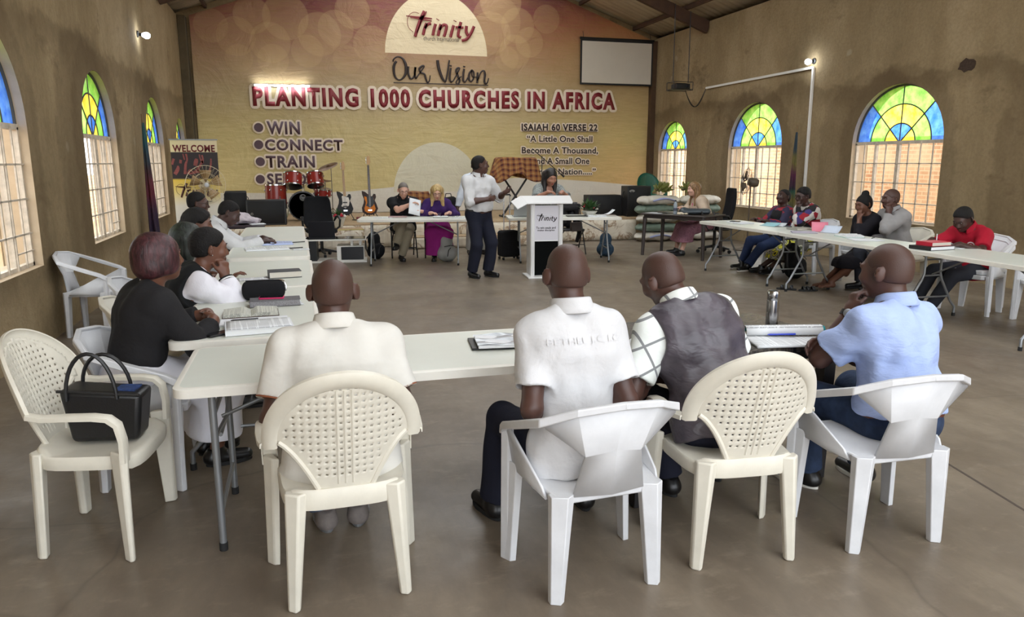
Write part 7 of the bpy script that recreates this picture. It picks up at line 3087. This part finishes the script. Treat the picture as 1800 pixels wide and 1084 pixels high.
# front table
pk = thing('document_folder', 'black edged folder with clear plastic sleeve of papers on the front table', 'folder', (.93, 3.42, Z0), -.12)
MB().bx(-.16, .14, -.11, .11, 0, .010).build('cover', M['black_plastic'], pk, bevel=.002)
MB().bx(-.13, .15, -.125, .095, .010, .026).build('papers', M['paper'], pk, bevel=.002)
q = MB()
q.grid(lambda u, v: (-.135 + .29 * u, -.128 + .228 * v, .0275 + .004 * math.sin(9 * u + 4 * v) + .003 * math.sin(14 * v)), 24, 18)
q.build('plastic_sleeve', mat('sleeve_film', srgb(190, 196, 204), .15, var=.3, vscale=14), pk, fix=False)

# dark woven-top table at the right end of the front row
m = NT('woven_dark')
x, y, z = m.sep()
wv = m.noise(6, 3, .6, m.mapping((6, 30, 1)))
m.base(m.ramp(wv, [(.4, srgb(34, 32, 34)), (.62, srgb(92, 86, 78))]))
m.rough(.22)
m.bump(wv, .5, .01)
dt = thing('dark_table', 'dark glossy table under the thermos flask in the front row', 'table', (2.0, 3.36, 0), .05)
MB().prism(rounded(1.20, .76, .05), lambda u, v, z: (u, v, .705 + z), 0, .033).build('tabletop', m.m, dt, bevel=.006)
DKP = mat('dark_plastic', srgb(30, 28, 30), .35)
MB().bx(-.56, .56, -.345, .345, .655, .705).build('apron', DKP, dt, bevel=.004)
for x in (-.53, .53):
    for y in (-.32, .32):
        q = MB()
        q.hexa([(x - .028, y - .028, 0), (x + .028, y - .028, 0), (x + .028, y + .028, 0), (x - .028, y + .028, 0)],
               [(x - .036, y - .036, .66), (x + .036, y - .036, .66), (x + .036, y + .036, .66), (x - .036, y + .036, .66)])
        q.build('leg', DKP, dt, bevel=.004)
ZD = .7385
ob = thing('open_notebook', 'open notebook with its pages rolled back and a blue pen, beside the thermos flask', 'book', (2.33, 3.10, ZD), -.22)
q = MB()
q.grid(lambda u, v: (-.21 + .42 * u, -.15 + .20 * v, .012 + .004 * math.sin(3 * u + 2 * v)), 12, 8)
q.build('page_block', TX['page'], ob, solid=.012, off=-1, fix=False)
q = MB()
q.grid(lambda u, v: (-.19 + .40 * u, .080 - .028 * math.cos(v * 4.4 - .9), .034 + .028 * math.sin(v * 4.4 - .9)), 4, 20)
q.build('rolled_pages', TX['page'], ob, solid=.004, off=0, fix=False)
q = MB()
q.grid(lambda u, v: (-.18 + .405 * u, .082 - .023 * math.cos(v * 4.2 - .8), .033 + .023 * math.sin(v * 4.2 - .8)), 4, 16)
q.build('teal_cover', mat('cover_teal', srgb(36, 140, 146), .4), ob, solid=.003, off=0, fix=False)
pp = pen('blue pen lying in the rolled-back open notebook', (2.32, 3.135, ZD + .021), -.22, mat('pen_blue', srgb(30, 60, 190), .3))
ob2 = open_book('open notebook with a teal cover between the white shirt and the waistcoat', (1.52, 3.18, ZD), -.2, .13, .24, .02, mat('cover_teal', None), TX['page'], 'open_notebook', rise=.03)
pen('yellow pencil lying on the notebook with the teal cover', (1.50, 3.10, ZD + .028), -.5, mat('pencil_yellow', srgb(220, 170, 40), .5))
th = thing('thermos_flask', 'tall stainless steel thermos flask standing on the dark table', 'flask', (2.355, 3.27, ZD))
SS = mat('stainless', srgb(178, 178, 180), .22, metal=1.0)
MB().lathe([(0, 0), (.030, 0), (.032, .004), (.032, .172), (.031, .178), (0, .178)], 32).build('body', SS, th)
MB().lathe([(.0, .178), (.030, .178), (.032, .181), (.032, .222), (.030, .226), (.026, .2265), (.024, .224), (0, .224)], 32).build('lid', SS, th)
MB().lathe([(0, .2245), (.023, .2245), (.022, .227), (0, .227)], 24).build('lid_disc', M['black_plastic'], th)

# handbag on the empty chair
hb = thing('handbag', 'black leather handbag with two looped handles sitting on the empty chair', 'handbag', (-.84, 3.44, .436), -.14)
q = MB()
B0 = [(-.135, -.07), (.135, -.07), (.135, .07), (-.135, .07)]
B1 = [(-.165, -.08), (.165, -.08), (.165, .08), (-.165, .08)]
q.hexa([(x, y, .006) for x, y in B0], [(x, y, .225 + (.02 if x < 0 else -.01)) for x, y in B1])
q.build('bag_body', M['black_leather'], hb, bevel=.022, seg=3)
q = MB()
q.bx(-.06, .13, -.045, .045, .215, .226)
q.build('bag_lining', mat('lining_blue', srgb(40, 70, 130), .6, var=.8, vscale=40), hb)
for s in (-1, 1):
    q = MB()
    pts = []
    for k in range(17):
        a = PI * k / 16
        pts.append((-.03 + .10 * math.cos(a) + s * .0, s * .085 + (.0 if s < 0 else -.02) * math.sin(a), .20 + .20 * math.sin(a) * (1 if s < 0 else .80)))
    T_ = []
    q.tube(pts, .0085, 8)
    q.build('handle', M['black_leather'], hb)
MB().tube([(-.165, -.083, .242), (-.08, -.087, .238), (.02, -.087, .225), (.16, -.083, .212)], .007, 6).build('rim_piping', M['black_leather'], hb)

# head tables
paper('sheet of white paper held by the man in the black polo', (1.86, 12.24, .86), .2, .20, .28, M['paper'], .003)
_o = bpy.data.objects['paper_sheet' if False else [o.name for o in bpy.data.objects if o.get('label', '').startswith('sheet of white paper held')][0]]
_o.rotation_euler = (1.15, .25, .15)
_o.location = (1.84, 12.22, .90)
book('slim grey folder lying flat before the man in the black polo', (1.55, 12.16, Z0), -.2, .30, .22, .012, mat('cover_rose', srgb(170, 140, 140), .6), 'folder', cat='folder')
paper('white sheet beside the slim folder at the head table', (1.30, 12.06, Z0), -.1, .3, .21)
open_book('open book in front of the blonde woman', (2.22, 11.96, Z0), -.2, .12, .18, .016, M['black_plastic'], TX['page'])
eyg = thing('spectacles', 'spare pair of spectacles lying on the table before the blonde woman', 'glasses', (2.46, 11.93, Z0), -.2)
for s in (-1, 1):
    MB().tube([(s * .034 + .024 * math.cos(2 * PI * k / 14), 0, .022 + .019 * math.sin(2 * PI * k / 14)) for k in range(14)], .002, 5, closed=True).build('rim', M['black_plastic'], eyg)
    MB().tube([(s * .06, 0, .02), (s * .062, .12, .012)], .002, 5).build('temple', M['black_plastic'], eyg)
paper('white form near the standing speaker on the head table', (2.46, 11.72, Z0), -.3, .2, .16)
book('dark thin notebook lying on the folding table left of the flower bowl', (4.42, 11.52, Z0), -.2, .34, .24, .012, M['black_plastic'], 'notebook')
open_book('open white book in front of the flower bowl', (4.72, 11.42, Z0), -.2, .15, .20, .022, M['paper'], TX['page'], rise=.01)
book('brown notebook under curled white paper at the end of the folding table', (4.98, 11.52, Z0), -.1, .22, .18, .02, mat('cover_brown', None), 'notebook')
paper('curled white paper standing at the end of the folding table', (5.02, 11.56, Z0 + .021), -.1, .14, .16, M['paper'], .003, curl=.55)
sb = thing('shoulder_bag', 'small brown bag hanging below the table edge near the flower bowl', 'bag', (4.62, 12.08, 0))
MB().bx(-.10, .10, -.03, .03, .44, .60).build('bag_body', mat('bag_brown', srgb(48, 34, 28), .5), sb, bevel=.015)
MB().tube([(-.09, 0, .59), (-.08, 0, .70), (.08, 0, .70), (.09, 0, .59)], .006, 6).build('strap', mat('bag_brown', None), sb)
bpy.data.objects.remove(sb.children[0]) if False else None


def backpack(label, loc, rz, col, dark, s=1.0, lean=.12):
    t = thing('backpack', label, 'backpack', loc, rz)
    sd = Solid()
    sd.cone((0, 0, .13 * s), (0, .05 * lean / .12, .30 * s), .125 * s, .115 * s, .05, ax=(0, 1, 0), sx=1.25)
    sd.cone((-.05 * s, 0, .13 * s), (.05 * s, 0, .13 * s), .12 * s, None, .05, ax=(0, 1, 0), sx=1.2)
    sd.ell((0, .05, .38 * s), None, (.10 * s, .075 * s, .08 * s), .08)
    sd.ell((0, -.085 * s, .15 * s), None, (.11 * s, .06 * s, .12 * s), .03)
    sd.cut((0, 0, .006), (0, 0, -1), .006)
    sd.waves(.006, 40, 3)
    sd.build('bag_body', col, t, .010)
    for x in (-1, 1):
        MB().tube([(x * .07 * s, .09 * s, .40 * s), (x * .10 * s, .16 * s, .33 * s), (x * .10 * s, .15 * s, .18 * s), (x * .08 * s, .10 * s, .06 * s)], .014 * s, 6).build('shoulder_strap', dark, t)
    MB().tube([(-.03, .08 * s, .45 * s), (0, .09 * s, .49 * s), (.03, .08 * s, .45 * s)], .008, 6).build('grab_handle', dark, t)
    MB().tube([(-.10 * s, -.10 * s, .26 * s), (0, -.125 * s, .28 * s), (.10 * s, -.10 * s, .26 * s)], .005, 6).build('zip', dark, t)
    MB().tube([(x_ * s, -.135 * s, z_ * s) for x_, z_ in ((-.06, .10), (-.04, .20), (.0, .24))], .006, 6).build('cord', dark, t)
    return t


backpack('grey backpack standing on the floor under the magenta skirt', (2.34, 12.06, 0), .25, cloth('pack_grey', srgb(150, 150, 148), wr=.3), M['black_fabric'], 1.0)
backpack('blue backpack standing under the folding table with the flower bowl', (5.14, 11.98, 0), -.4, mat('pack_blue', srgb(44, 70, 92), .8, var=.6, vscale=30, stretch=(3, 3, 1)), M['black_fabric'], .88)
backpack('black backpack standing beside the low table', (1.24, 12.75, 0), .6, M['black_fabric'], M['black_plastic'], .98)
backpack('black backpack on the floor under the right row of tables', (6.72, 8.90, 0), 1.4, M['black_fabric'], M['black_plastic'], 1.1)
su = thing('suitcase', 'black carry-on suitcase with its long handle pulled up left of the lectern', 'suitcase', (3.40, 12.05, 0), .18)
q = MB()
q.prism(rounded(.34, .44, .05), lambda u, v, z: (u, z, .05 + .22 + v), -.11, .11)
q.build('case', M['black_fabric'], su, bevel=.02)
MB().prism(rounded(.26, .22, .03), lambda u, v, z: (u, z, .20 + v), -.125, -.10).build('front_pocket', M['black_fabric'], su, bevel=.01)
for x in (-.055, .055):
    MB().cyl((x, .08, .48), (x, .08, 1.06), .009, n=8).build('handle_tube', M['chrome'], su)
MB().tube([(-.07, .08, 1.06), (-.055, .08, 1.085), (.055, .08, 1.085), (.07, .08, 1.06)], .014, 8).build('handle_grip', M['black_plastic'], su)
for x in (-.14, .14):
    for y in (-.08, .08):
        MB().lathe([(0, -.012), (.024, -.012), (.024, .012), (0, .012)], 14, (x, y, .026), (1, 0, 0)).build('wheel', M['rubber'], su)

# brown table of the woman in the cardigan
BTT = mat('brown_plastic', srgb(58, 50, 48), .38)
bt = thing('brown_table', 'dark brown plastic table in front of the woman in the cream cardigan', 'table', (6.42, 11.62, 0), -1.03)
MB().prism(rounded(1.30, .76, .09), lambda u, v, z: (u, v, .715 + z), 0, .03).build('tabletop', BTT, bt, bevel=.008)
q = MB()
q.prism(rounded(1.22, .68, .08), lambda u, v, z: (u, v, .66 + z), 0, .055)
q.build('apron', BTT, bt)
for x in (-.57, .57):
    for y in (-.30, .30):
        MB().cyl((x, y, .68), (x * 1.04, y * 1.05, 0), .036, .028, 12).build('leg', BTT, bt)
ZB = .7455
wb = thing('water_bottle', 'half-empty clear water bottle with a dark lid on the brown table', 'bottle', (6.22, 11.52, ZB))
MB().lathe([(0, 0), (.032, 0), (.034, .006), (.034, .10), (.030, .115), (.034, .13), (.032, .17), (.016, .205), (.014, .215), (0, .215)], 24).build('body', mat('bottle_pet', srgb(150, 160, 168), .1, spec=.7), wb)
MB().lathe([(0, .215), (.016, .215), (.016, .24), (0, .24)], 20).build('lid', M['black_plastic'], wb)
MB().lathe([(.0345, .055), (.0345, .105)], 24).build('bottle_label', mat('bottle_label', srgb(70, 74, 92), .5), wb)
pu = thing('purse', 'dark grey leather purse lying on the brown table before the woman in the cardigan', 'bag', (6.50, 11.36, ZB), -.35)
sd_ = Solid()
sd_.cone((-.20, 0, .05), (.22, 0, .05), .055, .05, .03, ax=(0, 1, 0), sx=.42)
sd_.cone((-.20, -.06, .06), (-.16, .08, .07), .055, .05, .03)
sd_.cut((0, 0, .006), (0, 0, -1), .006)
sd_.build('bag_body', mat('leather_slate', srgb(62, 70, 76), .4, bump=.2), pu, .010)
MB().tube([(.10, -.14, .06), (.12, -.20, -.10), (.20, -.22, -.24), (.30, -.20, -.25), (.34, -.14, -.05), (.30, -.08, .06)], .012, 6).build('strap', M['black_leather'], pu)
ts = thing('tissues', 'crumpled cream tissues beside the water bottle', 'tissue', (6.28, 11.34, ZB))
for i, (x, y, z, r) in enumerate(((0, 0, .025, .05), (.08, .03, .02, .04), (-.07, .02, .02, .04), (.03, -.05, .018, .035))):
    sd_ = Solid()
    sd_.ell((x, y, z), None, (r, r * .8, r * .6), 0)
    sd_.waves(.010, 70, i)
    sd_.cut((0, 0, .003), (0, 0, -1), .003)
    sd_.build('tissue_ball', mat('tissue_cream', srgb(214, 200, 176), .8), ts, .007)
paper('white sheet at the left end of the brown table', (6.02, 11.86, ZB), .5, .22, .28)
book('flat dark notebook near the sheet on the brown table', (6.18, 11.80, ZB), .4, .16, .22, .010, M['black_plastic'], 'notebook')

# right row of tables
paper('white sheet under a black phone at the far end of the right row', (6.28, 9.72, ZR), 1.2, .22, .30, M['paper'], .006)
phone('black phone lying on the white sheet at the far end of the right row', (6.26, 9.74, ZR + .0065), .6, M['black_plastic'])
book('white folded papers beside the phone in the right row', (6.22, 9.46, ZR), .1, .24, .18, .012, M['paper'], 'papers', TX['page'], 'papers')
for i, (dx, dy, r, c, lb) in enumerate(((0, 0, .3, srgb(150, 196, 206), 'pale blue leaflet fanned open before the person in the bold print'), (.07, -.05, .6, srgb(210, 216, 222), 'white leaflet fanned open before the person in the bold print'), (.12, -.12, 1.0, srgb(70, 74, 84), 'dark leaflet lying before the person in the bold print'))):
    o = paper(lb, (6.36 + dx, 9.02 + dy, ZR + .002), r, .15, .24, mat('leaflet_%s' % 'abc'[i], c, .6), .004, 'leaflet', .25 if i < 2 else 0)
book('closed grey book at the joint of the two far right tables', (6.40, 8.42, ZR), .1, .28, .20, .025, mat('cover_putty', srgb(150, 148, 140), .6))
book('thin lilac notebook near the sandals in the right row', (6.16, 8.02, ZR), -.5, .30, .22, .012, mat('cover_lilac', srgb(178, 172, 190), .6), 'notebook')
paper('pink folded card standing up before the woman in the bun', (6.46, 8.10, ZR + .002), 1.0, .16, .20, mat('card_pink', srgb(220, 130, 150), .6), .004, 'card', .7)
paper('pale blue folded card beside the pink card', (6.48, 7.92, ZR + .002), .5, .16, .22, mat('card_blue', srgb(196, 206, 222), .6), .004, 'card', .5)
open_book('open book with curved white pages before the man in the grey blazer', (6.34, 7.42, ZR), 1.3, .15, .22, .035, mat('cover_green', srgb(150, 190, 180), .6), TX['page'])
paper('loose white sheets before the man in the grey blazer', (6.26, 7.06, ZR), 1.2, .24, .34, M['paper'], .008)
pen('black pen between the open book and the loose sheets', (6.42, 7.12, ZR + .009), .6)
st1 = book('black ring binder with white pages under the red book', (6.26, 6.12, ZR), .1, .34, .26, .038, M['black_plastic'], 'binder', M['paper'], 'binder')
rb2 = book('thick red book lying on top of the black binder', (6.28, 6.12, ZR + .0385), .05, .26, .20, .040, mat('cover_red', srgb(196, 34, 58), .45))
paper('white sheet under the writing hand of the man in red', (6.60, 6.20, ZR), .4, .21, .28, M['paper'], .003)
pen('white pen held upright by the man in the red shirt', (6.54, 6.34, ZR + .06), .8, M['white_plastic'])
[o for o in bpy.data.objects if o.get('label', '').startswith('white pen held')][0].rotation_euler = (0, -1.0, .8)


def sandal(loc, rz, label):
    t = thing('sandal', label, 'sandal', loc, rz, 'black sandals under the right tables')
    q = MB()
    q.prism([(.035 * math.sin(a) * (1.15 if math.cos(a) > 0 else .95), .125 * math.cos(a)) for a in np.linspace(0, 2 * PI, 25)[:-1]], lambda u, v, z: (u, v, z), 0, .022)
    q.build('sole', M['rubber'], t, bevel=.004)
    for y in (.055, .005, -.06):
        q = MB()
        q.grid(lambda u, v: (.038 * math.cos(PI * u), y - .02 + .04 * v, .018 + .045 * math.sin(PI * u)), 12, 2)
        q.build('strap', M['black_leather'], t, solid=.004, off=0)
    return t


s0 = sandal((6.02, 8.10, 0), .9, 'black sandal lying apart on the floor, farther from the bare feet')
dup(s0, (6.22, 7.93, 0), 1.3, 'black sandal lying on the floor beside the bare feet')

# lettering on the shirts
def on_cloth(pid, gname, body, cx, cz, w, h, front, m, bold=.02):
    """print laid on the garment's surface"""
    from mathutils.bvhtree import BVHTree
    t, J = PEOPLE[pid]
    g = [o for o in t.children if o.name.split('.')[0] == gname][0]
    bv = BVHTree.FromPolygons([v.co[:] for v in g.data.vertices], [tuple(p.vertices) for p in g.data.polygons])
    s = 1 if front else -1
    if isinstance(body, str):
        o = text('shirt_print', body, m, g, -w / 2, w / 2, -h / 2, h / 2, 0, bold)
        o.modifiers.clear()
        me = o.data
    else:
        o = body.build('shirt_print', m, g, fix=False)
        me = o.data
    bm = bmesh.new()
    bm.from_mesh(me)
    bmesh.ops.subdivide_edges(bm, edges=[e for e in bm.edges if e.calc_length() > .02], cuts=2)
    bm.to_mesh(me)
    bm.free()
    Ru, c = J['Ru'], J['P2']
    d = Vector(Ru @ A3(0, -s, 0))
    for v in me.vertices:
        x, z = v.co.x, v.co.z
        p = Vector(c + Ru @ A3(cx - s * x, s * .5, cz + z))
        hit = bv.ray_cast(p, d)
        v.co = (hit[0] - d * .007) if hit[0] is not None else p + d * .3
    return o


try:
    on_cloth(1, 'shirt', 'BETHEL J.C.I.C', 0, .055, .30, .032, False, mat('print_faint', srgb(206, 206, 208), .8), .0)
    on_cloth(11, 'sweater', 'BELAY', 0, -.06, .13, .026, True, mat('print_lilac', srgb(190, 180, 206), .8), .01)
    q = MB()
    strokes(q, [[(-.05, 0), (-.03, -.03), (-.01, 0), (-.03, .02), (-.05, 0)], [(.01, .015), (.05, .015), (.02, -.02), (.05, -.02)], [(.0, -.02), (.02, .02)]], .006, lambda x, z, t: (x, 0, z))
    on_cloth(11, 'sweater', q, 0, -.105, 0, 0, True, mat('print_lilac', None))
    q = MB()
    for r0, r1 in ((.030, .042), (.006, .020)):
        n = 28
        vs = []
        for k in range(n):
            a = 2 * PI * k / n
            vs += [(r0 * math.cos(a), 0, r0 * math.sin(a)), (r1 * math.cos(a), 0, r1 * math.sin(a))]
        q.add(vs, [(2 * k, 2 * k + 1, (2 * k + 3) % (2 * n), (2 * k + 2) % (2 * n)) for k in range(n)])
    on_cloth(20, 'polo_shirt', q, -.075, .01, 0, 0, True, mat('crest_white', srgb(226, 200, 204), .7))
except Exception as e:
    print('PRINT', e)

# ------------------------------------------------------------------ sacks, bananas, green chair
SKW = mat('sack_white', srgb(206, 200, 188), .55, var=.12, vscale=8, bump=.35, bscale=90)
SKG = mat('sack_green', srgb(112, 130, 116), .55, var=.25, vscale=6, bump=.35, bscale=90)


def sack(loc, rz, m, label, stripe=False, w=.44, seed=0):
    t = thing('sack', label, 'sack', loc, rz, 'stacked grain sacks')
    sd = Solid()
    sd.ell((0, 0, .105), None, (w, .25, .112), 0)
    for s in (-1, 1):
        sd.cone((s * w * .80, 0, .10), (s * (w + .03), .05 * s, .09), .075, .03, .06, ax=(0, 1, 0), sx=.35)
    sd.cut((0, 0, .012), (0, 0, -1), .03)
    sd.cut((0, 0, .198), (0, 0, 1), .04)
    sd.waves(.010, 16, seed)
    sd.waves(.004, 60, seed + 1)
    sd.build('sack_body', m, t, .014)
    if stripe:
        q = MB()
        q.grid(lambda u, v: (-w * .55 + w * 1.2 * u, -.252 + .03 * math.sin(u * 3.1) * -1 + .10 * (v - .4) ** 2 * 2, .075 + .05 * math.sin(PI * u) + .035 * v), 18, 4)
        ps = [tuple(p) for p in q.v]
        q.build('stripe', mat('stripe_blue', srgb(150, 156, 196), .6), t, solid=.004, off=0)
    for s in (-1, 1):
        MB().tube([(s * (w + .0), .02 * s, .12), (s * (w + .035), .05 * s, .09), (s * (w + .02), .07 * s, .05)], .006, 6).build('tie', mat('twine', srgb(190, 176, 140), .9), t)
    return t


sack((7.18, 14.12, 0), .02, SKW, 'white grain sack with a blue stripe at the bottom of the pile', True, seed=2)
sack((7.20, 14.12, .186), -.03, SKG, 'dull green grain sack second from the bottom of the pile', seed=4)
sack((7.20, 14.12, .372), .03, SKW, 'white grain sack in the middle of the pile between two green sacks', seed=6)
sack((7.18, 14.12, .558), -.02, SKG, 'dull green grain sack second from the top of the pile', seed=8)
sack((7.22, 14.12, .744), .04, SKW, 'white grain sack with a blue stripe on top of the pile', True, seed=10)
for i in range(5):
    sack((8.18, 14.10, .186 * i), .02 * (i % 2), SKW if i % 2 == 0 else SKG, ['lowest sack of the hidden second pile by the right wall', 'second lowest sack of the hidden second pile by the right wall', 'middle sack of the hidden second pile by the right wall',
                                                                  'second highest sack of the second pile by the right wall', 'white sack on top of the second pile behind the woman in the cardigan'][i], seed=20 + i)
BAN = mat('banana_green', srgb(124, 128, 62), .5, var=.35, vscale=8)


def bananas(loc, label, seed, n=70):
    t = thing('banana_bunch', label, 'bananas', loc)
    rs = random.Random(seed)
    MB().tube([(-.16, 0, .13), (0, 0, .15), (.20, .02, .17)], [.02, .026, .018], 8).build('stem', mat('banana_stem', srgb(84, 76, 46), .8), t)
    k = 0
    for i in range(n):
        x = -.13 + .28 * (i / n)
        a = rs.uniform(-.45, PI + .45)
        L = rs.uniform(.10, .13)
        d = Vector((rs.uniform(-.55, .55) + x * 2.0, math.cos(a), math.sin(a))).normalized()
        up = Vector((.15, 0, .5))
        pts = []
        for j in range(5):
            f = j / 4
            pt = Vector((x * .8, 0, .13)) + d * (.03 + L * f) + up * (.05 * f * f) * (1 if d.z > -.3 else .2)
            pts.append((pt.x, pt.y, max(.020, pt.z)))
        MB().tube(pts, [.008, .018, .020, .018, .008], 6).build('banana', BAN, t)
    return t


bananas((7.30, 14.10, .925), 'big bunch of green bananas on top of the white sack next to the green chair', 3, 72)
bananas((7.92, 14.12, .925), 'smaller bunch of green bananas behind the head of the woman in the cardigan', 8, 52)
gcm = mat('green_plastic', srgb(16, 86, 66), .4)
gch = oval_chair((7.72, 15.45, SZ), PI, 'dark green plastic armchair on the stage behind the bananas', gcm)
gch.pop('group', None) if False else None
